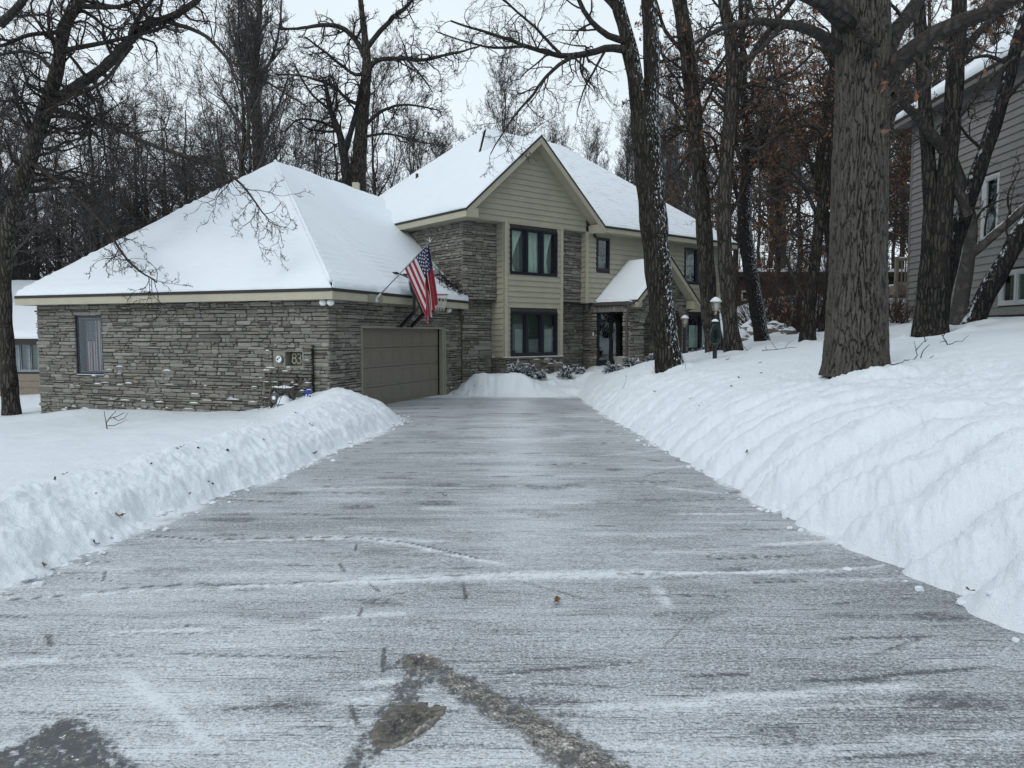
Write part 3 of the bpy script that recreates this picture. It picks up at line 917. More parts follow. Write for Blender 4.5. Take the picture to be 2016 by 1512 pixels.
def siding_mesh(mb, fr, S0, S1, Z0, Z1, e=.18, clips=(), openings=()):
    k = 0; z = Z0
    while z < Z1 - 1e-4:
        za, zb = z, min(Z1, z + e)
        iv = [(S0, S1)]
        for o in openings:
            if o[2] < zb - .02 and o[3] > za + .02:
                nv = []
                for a, b in iv:
                    if o[0] > a: nv.append((a, min(b, o[0])))
                    if o[1] < b: nv.append((max(a, o[1]), b))
                iv = nv
        for a, b in iv:
            P = [(a, za), (b, za), (b, zb), (a, zb)]
            for l in clips: P = clip_poly(P, l)
            if len(P) < 3: continue
            off = lambda zz: .034 - .030 * (zz - za) / e
            mb.face([fr(p[0], off(p[1]), p[1]) for p in P])
            lo = [p for p in P if abs(p[1] - za) < 1e-6]
            if len(lo) >= 2:
                s0, s1 = min(p[0] for p in lo), max(p[0] for p in lo)
                mb.face([fr(s0, 0, za), fr(s1, 0, za), fr(s1, .034, za), fr(s0, .034, za)])
        z += e

def grid_clip(poly, step):
    """planar polygon cut into a regular grid of faces; returns a bmesh"""
    bm = bmesh.new()
    bm.faces.new([bm.verts.new(p) for p in poly])
    P = np.array(poly); n = np.cross(P[1] - P[0], P[2] - P[0]); n /= np.linalg.norm(n)
    if n[2] < 0: n = -n
    a = np.cross((0, 0, 1), n)
    if np.linalg.norm(a) < 1e-3: a = np.array([1.0, 0, 0])
    a /= np.linalg.norm(a); b = np.cross(n, a)
    for d, st in ((a, step), (b, step)):
        lo, hi = (P @ d).min(), (P @ d).max()
        for c in np.arange(lo + st * .5, hi, st):
            bmesh.ops.bisect_plane(bm, geom=bm.verts[:] + bm.edges[:] + bm.faces[:], plane_co=d * c, plane_no=d, dist=1e-5)
    return bm, n

def roof_plane(parent, poly, thick=.07, snow=.06, step=.12, seed=1, mat='roof_snow', ripple=.004, inset=.02, edges=None):
    """a shingled slab with its own sheet of snow as a sub-part"""
    P = [np.array(p, float) for p in poly]
    k = len(P); c = sum(P) / k
    pull = lambda p: p + (c - p) / np.linalg.norm(c - p) * inset
    pairs = [(pull(P[i]), pull(P[(i + 1) % k])) for i in (range(k) if edges is None else edges)]
    n = np.cross(P[1] - P[0], P[2] - P[0]); n /= np.linalg.norm(n)
    if n[2] < 0: P = P[::-1]; n = -n
    mb = MB()
    mb.face(P); mb.face([p - np.array([0, 0, thick]) for p in P][::-1])
    for i in range(k):
        p, q = P[i], P[(i + 1) % k]
        mb.face([p, p - np.array([0, 0, thick]), q - np.array([0, 0, thick]), q])
    ro = mb.build('roof', M['shingle'], parent)
    Q = [pull(p) for p in P]
    bm, n = grid_clip(Q, step)
    bm.verts.ensure_lookup_table()
    V = np.array([v.co for v in bm.verts])
    dmin = np.full(len(V), 9.0)
    for p, q in pairs:
        d = (q - p) / np.linalg.norm(q - p)
        w = V - p
        dist = np.linalg.norm(w - (w @ d)[:, None] * d, axis=1)
        dmin = np.minimum(dmin, dist)
    N1 = fbm(V[:, 0] * .8 + V[:, 2] * .5, V[:, 1] * .8 - V[:, 2] * .4, seed, 4)
    N2 = fbm(V[:, 0] * 4 + V[:, 2] * 3, V[:, 1] * 4, seed + 4, 3)
    rip = np.sin(V[:, 2] * 2 * pi / .14 + 2.5 * N1) * sst(-.15, .35, N1 + .4 * N2)
    th = snow * (1 + .35 * N1 + .12 * N2) + ripple * rip
    th = th * sst(-.02, .16, dmin + .05 * N2) + .006
    V2 = V + n * th[:, None]
    for v, p in zip(bm.verts, V2): v.co = p
    # skirt
    ed = [e for e in bm.edges if e.is_boundary]
    r = bmesh.ops.extrude_edge_only(bm, edges=ed)
    for v in [g for g in r['geom'] if isinstance(g, bmesh.types.BMVert)]:
        v.co = Vector(np.array(v.co) - n * .03)
    for f in bm.faces: f.smooth = True
    bmesh.ops.recalc_face_normals(bm, faces=bm.faces)
    me = bpy.data.meshes.new('snow'); bm.to_mesh(me); bm.free()
    link('snow', me, M[mat], ro)
    return ro

def window(parent, fr, s0, s1, z0, z1, panes=3, fw=.055, inner='curtain', depth=.35, proud=.035, frame_mat='dark_frame', trim=None, sill=False, base=0.0, drape=None):
    fr_ = lambda s, t, z: fr(s, t + base, z)
    mb = MB()
    for a, b, c, d in ((s0, s1, z0, z0 + fw), (s0, s1, z1 - fw, z1), (s0, s0 + fw, z0 + fw, z1 - fw), (s1 - fw, s1, z0 + fw, z1 - fw)):
        mb.fbox(fr_, a, b, -.09, proud, c, d)
    pw = (s1 - s0) / panes
    for k in range(1, panes):
        mb.fbox(fr_, s0 + k * pw - fw * .7, s0 + k * pw + fw * .7, -.085, proud - .004, z0 + fw, z1 - fw)
    # sash of each light
    for k in range(panes):
        a = s0 + k * pw + fw; b = s0 + (k + 1) * pw - fw
        for q in ((a, b, z0 + fw, z0 + fw + .03), (a, b, z1 - fw - .03, z1 - fw), (a, a + .03, z0 + fw + .03, z1 - fw - .03), (b - .03, b, z0 + fw + .03, z1 - fw - .03)):
            mb.fbox(fr_, q[0], q[1], -.07, proud - .02, q[2], q[3])
    w = mb.build('window', M[frame_mat], parent)
    for k in range(panes):
        g = MB(); a = s0 + k * pw + fw; b = s0 + (k + 1) * pw - fw
        g.fbox(fr_, a, b, -.032, -.024, z0 + fw, z1 - fw)
        g.build('pane', M['window_glass'], w)
    # dark room behind
    r = MB(); dd = -depth - .35
    r.face([fr_(s0, dd, z0), fr_(s1, dd, z0), fr_(s1, dd, z1), fr_(s0, dd, z1)])
    for a, b in (((s0, z0), (s1, z0)), ((s1, z0), (s1, z1)), ((s1, z1), (s0, z1)), ((s0, z1), (s0, z0))):
        r.face([fr_(a[0], -.092, a[1]), fr_(b[0], -.092, b[1]), fr_(b[0], dd, b[1]), fr_(a[0], dd, a[1])])
    r.build('room', M['room_dark'], w, fix=False)
    if drape:
        drape(w, fr_)
    if trim:
        t = MB(); tw = .055
        for a, b, c, d in ((s0 - tw, s1 + tw, z1, z1 + tw), (s0 - tw, s1 + tw, z0 - tw, z0), (s0 - tw, s0, z0, z1), (s1, s1 + tw, z0, z1)):
            t.fbox(fr_, a, b, -.01, proud + .012, c, d)
        t.build('trim', M[trim], w)
    if sill:
        t = MB(); t.fbox(fr_, s0 - .02, s1 + .02, -.02, proud + .05, z0 - .035, z0 + .004); t.build('sill', M[frame_mat], w)
        t = MB()
        t.fbox(fr_, s0, s1, -.0, proud + .045, z0 + .006, z0 + .02); t.build('snow', M['snow'], w)
    return w

def cloth_strip(fr, s_of, z0, z1, t, wav=.05, amp=.02, rows=14, cols=26):
    """a hanging curtain: s_of(f, z)->s"""
    V = []; F = []
    for r in range(rows + 1):
        z = z0 + (z1 - z0) * r / rows
        for c in range(cols + 1):
            f = c / cols
            V.append(fr(s_of(f, (z - z0) / (z1 - z0)), t + amp * sin(f * cols * 1.15 + .4 * sin(z * 3)), z))
    for r in range(rows):
        for c in range(cols):
            a = r * (cols + 1) + c
            F.append((a, a + 1, a + cols + 2, a + cols + 1))
    me = bpy.data.meshes.new('curtain'); me.from_pydata(V, [], F); me.polygons.foreach_set('use_smooth', [True] * len(F)); me.update()
    return me

def flag_colors(u, v):
    """u along the fly from the hoist, v from bottom to top: the stars and stripes"""
    st = np.floor((1 - v) * 13).astype(int)
    red = np.array([.24, .012, .022]); wh = np.array([.52, .50, .51]); blue = np.array([.014, .014, .06])
    c = np.where((st % 2 == 0)[..., None], red, wh)
    can = (u < .4) & (v > 6 / 13)
    x = u / .4 * 12; y = (v - 6 / 13) / (7 / 13) * 10
    ix = np.round(x); iy = np.round(y)
    ok = (ix >= 1) & (ix <= 11) & (iy >= 1) & (iy <= 9) & ((ix + iy) % 2 == 0)
    dx = (x - ix) * .4 / 12 * 1.9; dy = (y - iy) * (7 / 13) / 10
    r = np.hypot(dx, dy); an = np.arctan2(dy, dx)
    rad = .025 * (.60 + .40 * np.abs(np.cos(2.5 * (an - pi / 2))))
    star = ok & (r < rad)
    c = np.where(can[..., None], np.where(star[..., None], wh, blue), c)
    return np.concatenate([c, np.ones(c.shape[:-1] + (1,))], -1)

def grid_faces(n, m):
    i = np.arange(n * m).reshape(n, m)
    return np.stack([i[:-1, :-1], i[:-1, 1:], i[1:, 1:], i[1:, :-1]], -1).reshape(-1, 4)
# ------------------------------------------------------------------ the house
HOUSE = thing('brick_house' if False else 'stone_house', 'two-storey house of grey ledge stone and tan siding with snowy hip roofs and attached garage', 'house', (BAYL[0], BAYL[1], -.31))
CAPS = MB()                                # snow caught on stone ledges

# frames: L left garage wall, D door wall, F main front, K recessed faces
frL = frame(GCOR[:2], -NG, -UG)
frD = frame(GCOR[:2], UG, NG)
frF = frame(BAYL, UM, NM)
def sz(px, py, fr, u):
    o = fr(0, 0, 0); q = hit_v(px, py, o, u)
    return float((q[:2] - np.array(o[:2])) @ u), float(q[2])

# --- garage: left wall
Lend = 9.55
w0 = sz(148, 621, frL, -NG); w1 = sz(205.5, 739, frL, -NG)
winL = (w1[0], w0[0], w1[1], w0[1])
n0 = sz(527, 680, frL, -NG); n1 = sz(621, 780, frL, -NG)
nic = (n1[0], n0[0], -.3, n0[1] + .02)
backs = MB()
link('stone_wall', stone_mesh(frL, 0, Lend, -1.1, 2.42, [winL, (nic[0] + .06, nic[1] - .06, nic[2], nic[3] - .05)], 21, caps=CAPS, capz=.75, capp=.30, ends=(.04, .05)), M['ledge_stone'], HOUSE)
nh = (sz(566, 690, frL, -NG), sz(605, 723, frL, -NG))   # number box
nm_ = (sz(544, 690, frL, -NG), sz(566, 723, frL, -NG))
nz0, nz1 = nh[1][1], nh[0][1]; ns0, ns1, ns2 = nh[1][0], nh[0][0], nm_[0][0]
backing(backs, frL, 0, Lend, -1.3, 2.45, [winL, (ns0, ns2, nz0, nz1)])
# projecting niche for the house number, its base damp
frN = frame(np.array(frL(0, .13, 0))[:2], -NG, -UG)
nop = (ns0, ns2, nz0, nz1)
backing(backs, frN, nic[0], nic[1], -.4, nic[3] - .04, [nop], -.13)
link('stone_wall', stone_mesh(frN, nic[0], nic[1], nz0 - .08, nic[3], [nop], 22, hmean=.10, lmean=.25, ends=(.03, .03), caps=CAPS, capz=2, capp=.25), M['ledge_stone'], HOUSE)
link('stone_wall', stone_mesh(frN, nic[0], nic[1], -.35, nz0 - .08, [], 23, hmean=.11, lmean=.32, ends=(.03, .05), caps=CAPS, capz=1.2, capp=.42, proud=(.02, .10)), M['ledge_stone_damp'], HOUSE)
sd_ = MB()
for ss_ in (nic[0], nic[1]):
    sd_.face([frL(ss_, 0, -.4), frL(ss_, .13, -.4), frL(ss_, .13, nic[3]), frL(ss_, 0, nic[3])])
sd_.face([frL(nic[0], 0, nic[3] - .03), frL(nic[1], 0, nic[3] - .03), frL(nic[1], .13, nic[3] - .03), frL(nic[0], .13, nic[3] - .03)])
sd_.build('niche_side', M['mortar'], HOUSE)
# number niche: panel with a round dial, and a deep box with the number
nb = thing_part = None
pb = MB(); pb.fbox(frN, ns1, ns2, -.10, -.01, nz0, nz1); pb.fbox(frN, ns0, ns1, -.30, -.28, nz0, nz1)
pb.fbox(frN, ns1 - .03, ns1 + .0, -.28, .0, nz0, nz1)
for q in ((ns0, ns1, nz1 - .025, nz1 + .012), (ns0, ns1, nz0 - .012, nz0 + .03), (ns0 - .012, ns0 + .03, nz0 + .03, nz1 - .025)):
    pb.fbox(frN, q[0], q[1], -.28, .015, q[2], q[3])
NICHE = pb.build('number_niche', M['panel_grey'], HOUSE)
dm = MB(); dcs, dcz = sz(551.5, 707, frN, -NG)
def disc(mb, fr, s, z, r, t0, t1, n=20):
    i = len(mb.v)
    for t in (t0, t1):
        for k in range(n):
            a = 2 * pi * k / n; mb.v.append(fr(s + r * cos(a), t, z + r * sin(a)))
    for k in range(n):
        b = (k + 1) % n; mb.f.append([i + k, i + b, i + n + b, i + n + k])
    mb.f.append([i + n + k for k in range(n)]); mb.f.append([i + k for k in range(n)][::-1])
disc(dm, frN, dcs, dcz, .092, -.02, .05); dial = dm.build('dial', M['grey_metal'], NICHE)
dm = MB(); disc(dm, frN, dcs, dcz, .078, .05, .058); dm.build('dial_face', M['white_plastic'], dial)
dm = MB(); disc(dm, frN, dcs + .03, dcz - .0, .03, .058, .062, 5); disc(dm, frN, dcs - .02, dcz + .035, .022, .058, .061, 6); dm.build('dial_works', M['pipe_dark'], dial)
def text_mesh(txt, size, ext, bev=.0):
    cu = bpy.data.curves.new('text', 'FONT'); cu.body = txt; cu.size = size; cu.extrude = ext; cu.bevel_depth = bev; cu.align_x = 'CENTER'; cu.offset = 0
    o = bpy.data.objects.new('text', cu); COL.objects.link(o)
    dg = bpy.context.evaluated_depsgraph_get()
    me = bpy.data.meshes.new_from_object(o.evaluated_get(dg))
    bpy.data.objects.remove(o); bpy.data.curves.remove(cu)
    return me
def place_text(name, txt, size, ext, fr, s, t, z, mat, parent, bev=0, flip=-1):
    me = text_mesh(txt, size, ext, bev)
    for v in me.vertices:
        x, y, zz = v.co; v.co = fr(s + flip * x, t + zz, z + y)
    me.update()
    return link(name, me, mat, parent)
# '83' as round tube figures in the box
def fig8(cs, cz, r=.062):
    out = []
    for zc, rr in ((cz + r * .92, r * .86), (cz - r * .95, r)):
        out.append([(cs + rr * cos(a), zc + rr * sin(a)) for a in np.linspace(0, 2 * pi, 25)])
    return out
def fig3(cs, cz, r=.062):
    out = []
    for zc, rr, a0, a1 in ((cz + r * .92, r * .86, radians(150), radians(-90)), (cz - r * .95, r, radians(90), radians(-150))):
        out.append([(cs + rr * -cos(a) * -1, zc + rr * sin(a)) for a in np.linspace(a0, a1, 20)])
    return out
nc = ((ns0 + ns1) / 2 + .065, (nz0 + nz1) / 2 + .01)
t8 = MB()
for c_ in fig8(nc[0] + .065 - .03, nc[1]): t8.tube([frN(p[0], -.15, p[1]) for p in c_], .016, 6)
for c_ in fig3(0, nc[1]): t8.tube([frN(nc[0] - .105 - .0 - p[0], -.15, p[1]) for p in c_], .016, 6)
t8.build('house_number', M['tan_paint'], NICHE, smooth=True)

# side window with a flag hung inside
def hung_flag(w, fr):
    n, m = 70, 120
    f = np.linspace(0, 1, n); g = np.linspace(0, 1, m)
    s0, s1, z0, z1 = winL[0] + .12, winL[1] - .22, winL[2] + .06, winL[3] - .13
    V = []; 
    A, B = np.meshgrid(f, g, indexing='ij')        # A across (hoist direction), B down (fly)
    for a, b in zip(A.ravel(), B.ravel()):
        V.append(fr(s1 + (s0 - s1) * a, -.13 + .012 * sin(a * 22 + 2 * b), z1 + (z0 - z1) * b))
    col = flag_colors(B.ravel(), 1 - A.ravel())
    me = np_mesh('hung_flag', np.array(V), grid_faces(n, m), True, dict(flag=col))
    link('hung_flag', me, M['flag_shaded'], w)
window(HOUSE, frL, *winL[:2], winL[2], winL[3], panes=1, fw=.07, depth=.3, proud=-.02, drape=hung_flag, sill=True)

# --- garage: door wall
d0 = sz(708, 641.5, frD, UG); d1 = sz(875.2, 643, frD, UG)
dW = (d0[0], d1[0], -.35, (d0[1] + d1[1]) / 2)
Dend = float((LSTN[:2] - GCOR[:2]) @ UG)
link('stone_wall', stone_mesh(frD, 0, Dend, -.5, 2.42, [dW], 31, caps=CAPS, capz=.0, capp=.2, ends=(.04, 0)), M['ledge_stone'], HOUSE)
backing(backs, frD, .16, Dend + .3, -.6, 2.45, [dW])
# trim round the opening, then the door of four sections
tr = MB(); tw = .10
tr.fbox(frD, dW[0] + .002, dW[0] + .05, -.2, .05, -.35, dW[3] - .002)
tr.fbox(frD, dW[1] - .22, dW[1] - .002, -.08, .03, -.35, dW[3] - .002)
tr.fbox(frD, dW[1] - .09, dW[1] - .003, .03, .05, -.35, dW[3] - .003)
tr.fbox(frD, dW[0] + .05, dW[1] - .22, -.2, .04, dW[3] - .07, dW[3] - .003)
tr.build('door_trim', M['trim_dark_tan'], HOUSE)
gd = MB()
g0, g1, gz0, gz1 = dW[0] + .05, dW[1] - .22, -.315, dW[3] - .07
h4 = (gz1 - gz0) / 4
for k in range(4):
    a, b = gz0 + k * h4, gz0 + (k + 1) * h4
    gd.fbox(frD, g0, g1, -.16, -.12, a + .004, b - .004)
    npan = 8; pw = (g1 - g0) / npan
    for q in range(npan):
        gd.fbox(frD, g0 + q * pw + .05, g0 + (q + 1) * pw - .05, -.12, -.1175, a + .09, b - .09)
GD = gd.build('garage_door', M['door_paint'], HOUSE, bevel=.006)
gs = MB(); gs.fbox(frD, g0, g1, -.165, -.115, -.335, -.316); gs.build('weather_strip', M['black_steel'], GD)
gk = MB(); gk.fbox(frD, g0 - .3, g1 + .4, -.30, -.185, -.6, gz1 + .2); gk.build('door_light_block', M['black_steel'], GD)  # added black slab, keeps outside light from showing through the jamb gap

# --- main house: recessed lower stone, bay base, porch walls, upper blocks
def kframe(t): return frame(np.array(frF(0, t, 0))[:2], UM, NM)
frK = kframe(-.684); frU = kframe(-.405); frR = kframe(-.227)
sK0 = float((LSTN[:2] - np.array(frK(0, 0, 0))[:2]) @ UM)
link('stone_wall', stone_mesh(frK, sK0 + .06, -.02, -.5, 2.74, [], 41, caps=CAPS, capz=.0), M['ledge_stone'], HOUSE)
backing(backs, frK, sK0 - .5, 0.02, -.6, 2.74)
link('stone_wall', stone_mesh(frF, 0, 2.6, -.3, .80, [], 42, hmean=.13, lmean=.36, ends=(.05, .03), caps=CAPS, capz=.78, capp=.4, proud=(.02, .10)), M['ledge_stone_damp'], HOUSE)
backing(backs, frF, 0.01, 2.6, -.4, .80, t0=-.7)
frBs = frame(BAYL, -NM, -UM)              # left side of the bay, going in
link('stone_wall', stone_mesh(frBs, 0, .66, -.3, .80, [], 43, hmean=.13, lmean=.3, ends=(.05, 0)), M['ledge_stone_damp'], HOUSE)
link('stone_wall', stone_mesh(frK, 2.6, 4.27, -.2, 2.74, [], 44, caps=CAPS, capz=.6, capp=.3), M['ledge_stone'], HOUSE)
backing(backs, frK, 2.55, 4.3, -.3, 2.74)
sU0 = sz(910, 500, frU, UM)[0]
link('stone_wall', stone_mesh(frU, sU0, -.02, 2.70, 5.24, [], 45, ends=(.05, 0)), M['ledge_stone'], HOUSE)
backing(backs, frU, sU0, 0.02, 2.70, 5.30)
frS = frame(np.array(frU(sU0, 0, 0))[:2], -NM, -UM)
link('stone_wall', stone_mesh(frS, 0, 5.5, 2.2, 5.22, [], 46, ends=(.05, 0)), M['ledge_stone'], HOUSE)
backing(backs, frS, 0.16, 8.5, 2.0, 5.30)
link('stone_wall', stone_mesh(frR, 2.6, 3.72, 2.72, 5.24, [], 47), M['ledge_stone'], HOUSE)
backing(backs, frR, 2.55, 3.74, 2.72, 5.30)
# porch: side opening under a soldier-course lintel, door in the back wall, arched front
S_P0, S_P1, D_P = 4.28, 7.52, 1.62
frPs = frame(np.array(frF(S_P0, 0, 0))[:2], NM, -UM)          # porch left side, coming out
link('stone_wall', stone_mesh(frPs, -.66, 0.02, -.1, 2.74, [], 48, lmean=.3, ends=(0, .04)), M['ledge_stone'], HOUSE)
backing(backs, frPs, -.684, .0, -.2, 2.74)
zlin0, zlin1 = 2.36, 2.60
link('stone_wall', stone_mesh(frPs, .04, 1.33, zlin1, 2.76, [], 49, hmean=.08), M['ledge_stone'], HOUSE)
backing(backs, frPs, 0, 1.33, zlin0 + .03, 2.80, t0=-.2)
so_ = MB(); rs_ = np.random.default_rng(4)
s_ = -.22
while s_ < 1.42:
    w_ = rs_.uniform(.05, .09)
    so_.fbox(frPs, s_, s_ + w_ - .012, -.0, .05 + rs_.uniform(0, .03), zlin0 + rs_.uniform(0, .02), zlin1 - rs_.uniform(0, .03)); s_ += w_
so_.build('soldier_lintel', M['ledge_stone'], HOUSE, bevel=.008)
link('stone_wall', stone_mesh(frPs, 1.33, D_P, .2, 2.76, [], 50, hmean=.12, lmean=.28, ends=(.03, .03), caps=CAPS, capz=1.2, capp=.2), M['ledge_stone'], HOUSE)
backing(backs, frPs, 1.34, D_P, .1, 2.78, t0=-.7)
frPf = kframe(D_P)
ac, ar, az = 6.10, 1.08, 1.98                           # arch centre, radius, spring height
peak_s, peak_z, psl = 5.97, 4.36, .915
pcl = [(psl, 1, peak_z - .22 + psl * peak_s), (-psl, 1, peak_z - .22 - psl * peak_s)]
arch_steps = [(ac - ar * cos(a), ac + ar * cos(a), az + ar * .62 * sin(a)) for a in np.linspace(0, pi / 2, 9)]
aop = [(ac - ar, ac + ar, .1, az)]
for (a0, b0, c0), (a1, b1, c1) in zip(arch_steps[:-1], arch_steps[1:]):
    aop.append((a1, b1, c0, c1))
link('stone_wall', stone_mesh(frPf, S_P0, S_P1, .2, 4.3, aop, 51, hmean=.12, lmean=.34, clips=pcl, ends=(.03, .03)), M['ledge_stone'], HOUSE)
backing(backs, frPf, S_P0, S_P1, .1, 4.3, aop, t0=-.22, clips=pcl)
vo = MB()
for k in range(27):
    a = pi * (k + .5) / 27; da = pi / 27 * .44
    P = []
    for rr, tt in ((ar, -da), (ar, da), (ar + .26, da), (ar + .26, -da)):
        P.append((ac - rr * cos(a + tt), az + rr * (.62 if rr == ar else .66) * sin(a + tt)))
    t_ = .06 + .03 * rs_.random()
    i_ = len(vo.v)
    for tq in (-.1, t_):
        for p in P: vo.v.append(frPf(p[0], tq, p[1]))
    for f in ((0, 1, 2, 3), (7, 6, 5, 4), (0, 4, 5, 1), (1, 5, 6, 2), (2, 6, 7, 3), (3, 7, 4, 0)): vo.f.append([i_ + q for q in f])
vo.build('arch_stones', M['ledge_stone'], HOUSE, bevel=.01)
frPr = frame(np.array(frF(S_P1, 0, 0))[:2], NM, UM)
backing(backs, frPr, 0, D_P - .1, zlin0, 2.9)
# back wall of the porch with the double door
drs0, drs1, drz0, drz1 = 4.33, 5.98, .44, 2.50
link('stone_wall', stone_mesh(frF, drs1, S_P1, .2, 2.75, [], 52), M['ledge_stone'], HOUSE)
backing(backs, frF, 4.28, 7.5, .1, 2.75, [(drs0, drs1, drz0 - .05, drz1)])
db = MB()
for q in ((drs0, drs0 + .07, drz0, drz1), (drs1 - .12, drs1, drz0, drz1), (drs0 + .07, drs1 - .12, drz1 - .08, drz1), (drs0 + .07, drs1 - .12, drz0 - .04, drz0)):
    db.fbox(frF, q[0], q[1], -.12, .03, q[2], q[3])
DF = db.build('entry_door', M['dark_frame'], HOUSE)
mid_ = (drs0 + drs1 - .05) / 2
for a, b in ((drs0 + .07, mid_ - .004), (mid_ + .004, drs1 - .12)):
    q = MB(); e_ = .085
    for c in ((a, a + e_, drz0, drz1 - .08), (b - e_, b, drz0, drz1 - .08), (a + e_, b - e_, drz0, drz0 + .19), (a + e_, b - e_, drz1 - .17, drz1 - .08), (a + e_, b - e_, drz0 + .36, drz0 + .38)):
        q.fbox(frF, c[0], c[1], -.06, -.01, c[2], c[3])
    lf = q.build('door_leaf', M['dark_frame'], DF)
    q = MB(); q.fbox(frF, a + e_, b - e_, -.04, -.03, drz0 + .19, drz1 - .17); q.build('pane', M['door_glass'], DF)
hd = MB(); hd.fbox(frF, mid_ + .02, mid_ + .05, .0, .05, 1.40, 1.62); hd.build('handle', M['grey_metal'], DF)
rm = MB(); rm.face([frF(drs0, -.9, drz0), frF(drs1, -.9, drz0), frF(drs1, -.9, drz1), frF(drs0, -.9, drz1)])
for a, b in (((drs0, drz0), (drs1, drz0)), ((drs1, drz0), (drs1, drz1)), ((drs1, drz1), (drs0, drz1)), ((drs0, drz1), (drs0, drz0))):
    rm.face([frF(a[0], -.12, a[1]), frF(b[0], -.12, b[1]), frF(b[0], -.9, b[1]), frF(a[0], -.9, a[1])])
rm.build('hall', M['room_dark'], DF, fix=False)
bell = MB(); bell.fbox(frPs, -.06, -.02, .085, .105, 1.52, 1.66); bell.build('doorbell', M['white_plastic'], HOUSE)

# --- siding
sm = MB()
wU0 = sz(1003, 447, frF, UM); wU1 = sz(1096, 545, frF, UM); wL0 = sz(1004, 613, frF, UM); wL1 = sz(1096, 698, frF, UM)
winU = (wU0[0], wU1[0], wU1[1], wU0[1]); winD = (wL0[0], wL1[0], wL1[1], wL0[1])
cb = .115
gpk_s, gpk_z, gsl = 1.229, 8.133, .876
gcl = [(gsl, 1, gpk_z - .22 + gsl * gpk_s), (-gsl, 1, gpk_z - .22 - gsl * gpk_s)]
siding_mesh(sm, frF, cb, 2.6 - cb, .83, 5.24, .182, openings=[winU, winD])
siding_mesh(sm, frF, -1.62, 3.72, 5.24, 8.2, .182, clips=gcl)
siding_mesh(sm, frF, 3.86, 11.75, 2.72, 5.36, .182, openings=[(4.25, 4.96, 3.9, 5.09), (9.33, 11.0, 3.64, 5.09)])
siding_mesh(sm, frF, S_P1, 11.75, .5, 2.72, .182, openings=[(9.58, 11.4, .92, 2.41)])
siding_mesh(sm, frBs, .01, .684, .83, 2.72, .182)
siding_mesh(sm, frBs, .01, .405, 2.72, 5.24, .182)
frPil = frame(np.array(frF(3.72, 0, 0))[:2], -NM, -UM)
siding_mesh(sm, frPil, .0, .227, 2.72, 5.24, .182)
frEnd = frame(np.array(frF(11.75, 0, 0))[:2], -NM, UM)
siding_mesh(sm, frEnd, 0, 10, .2, 5.36, .182)
sm.build('siding', M['siding_paint'], HOUSE, fix=False)
bk = MB()
backing(bk, frF, 0, 2.6, .80, 5.3, [winU, winD], -.5, -.002)
backing(bk, frF, 3.73, 11.75, 2.72, 5.4, [(4.25, 4.96, 3.9, 5.09), (9.33, 11.0, 3.64, 5.09)], -.2, -.002)
backing(bk, frF, S_P1, 11.75, .2, 2.72, [(9.58, 11.4, .92, 2.41)], -.2, -.002)
backing(bk, frF, -1.62, 3.85, 5.26, 8.0, [], -.12, -.002, gcl)
backing(bk, frEnd, 0, 10.2, .0, 5.4, [], -.2, -.002)
bk.build('wall_core', M['mortar'], HOUSE, fix=False)
backs.build('mortar_wall', M['mortar'], HOUSE, fix=False)
for s0, s1, z0, z1 in ((0, cb, .817, 5.24), (2.6 - cb, 2.6, .817, 5.24), (3.72, 3.86, 2.70, 5.24), (11.62, 11.76, .4, 5.36)):
    tm = MB(); tm.fbox(frF, s0, s1, -.02, .042, z0, z1)
    if s0 == 0: tm.fbox(frBs, 0.022, .06, -.01, .028, .817, 5.24)
    tm.build('corner_board', M['tan_paint'], HOUSE)
tm = MB(); tm.fbox(frF, -.02, 2.62, -.6, .05, .798, .816); tm.build('water_table', M['tan_paint'], HOUSE)
for q in ((3.70, 3.88, -.24, .02, 2.69, 2.698), (-1.62, .0, -.42, .018, 5.22, 5.238), (2.6, 3.718, -.25, .018, 5.22, 5.238)):
    tm = MB(); tm.fbox(frF, *q); tm.build('soffit', M['tan_paint'], HOUSE)
sn = MB(); sn.fbox(frF, -.03, 2.63, -.05, .055, .818, .836); sn.build('snow_caps', M['snow'], HOUSE)

# --- windows of the front
def tied(w, fr):
    a, b, z0, z1 = winU
    pw = (b - a) / 3
    for k, (side, t_) in enumerate(((0, -.16), (0, -.17), (1, -.16))):
        x0 = a + k * pw
        if k == 1:
            f = lambda f_, z_, x0=x0: x0 + .02 + f_ * (pw - .04)
        elif k == 0:
            f = lambda f_, z_, x0=x0: x0 + .03 + f_ * (pw * (.28 + .70 * max(0, (z_ - .25) / .75) ** 1.3 if z_ > .25 else .28 + .25 * (1 - z_ / .25)))
        else:
            f = lambda f_, z_, x0=x0: x0 + pw * .15 + f_ * pw * (.36 + .40 * max(0, (z_ - .3) / .7) ** 1.4 if z_ > .3 else .36 + .15 * (1 - z_ / .3))
        link('curtain', cloth_strip(fr, f, z0 + .03, z1 - .02, t_, rows=24, cols=20), M['curtain'], w)
    f = lambda f_, z_: a + .03 + f_ * (b - a - .06)
    link('curtain', cloth_strip(fr, f, z0 + .02, z1 - .02, -.28, amp=.015, cols=60), M['curtain_dim'], w)
window(HOUSE, frF, *winU[:2], winU[2], winU[3], 3, .06, proud=.045, drape=tied)
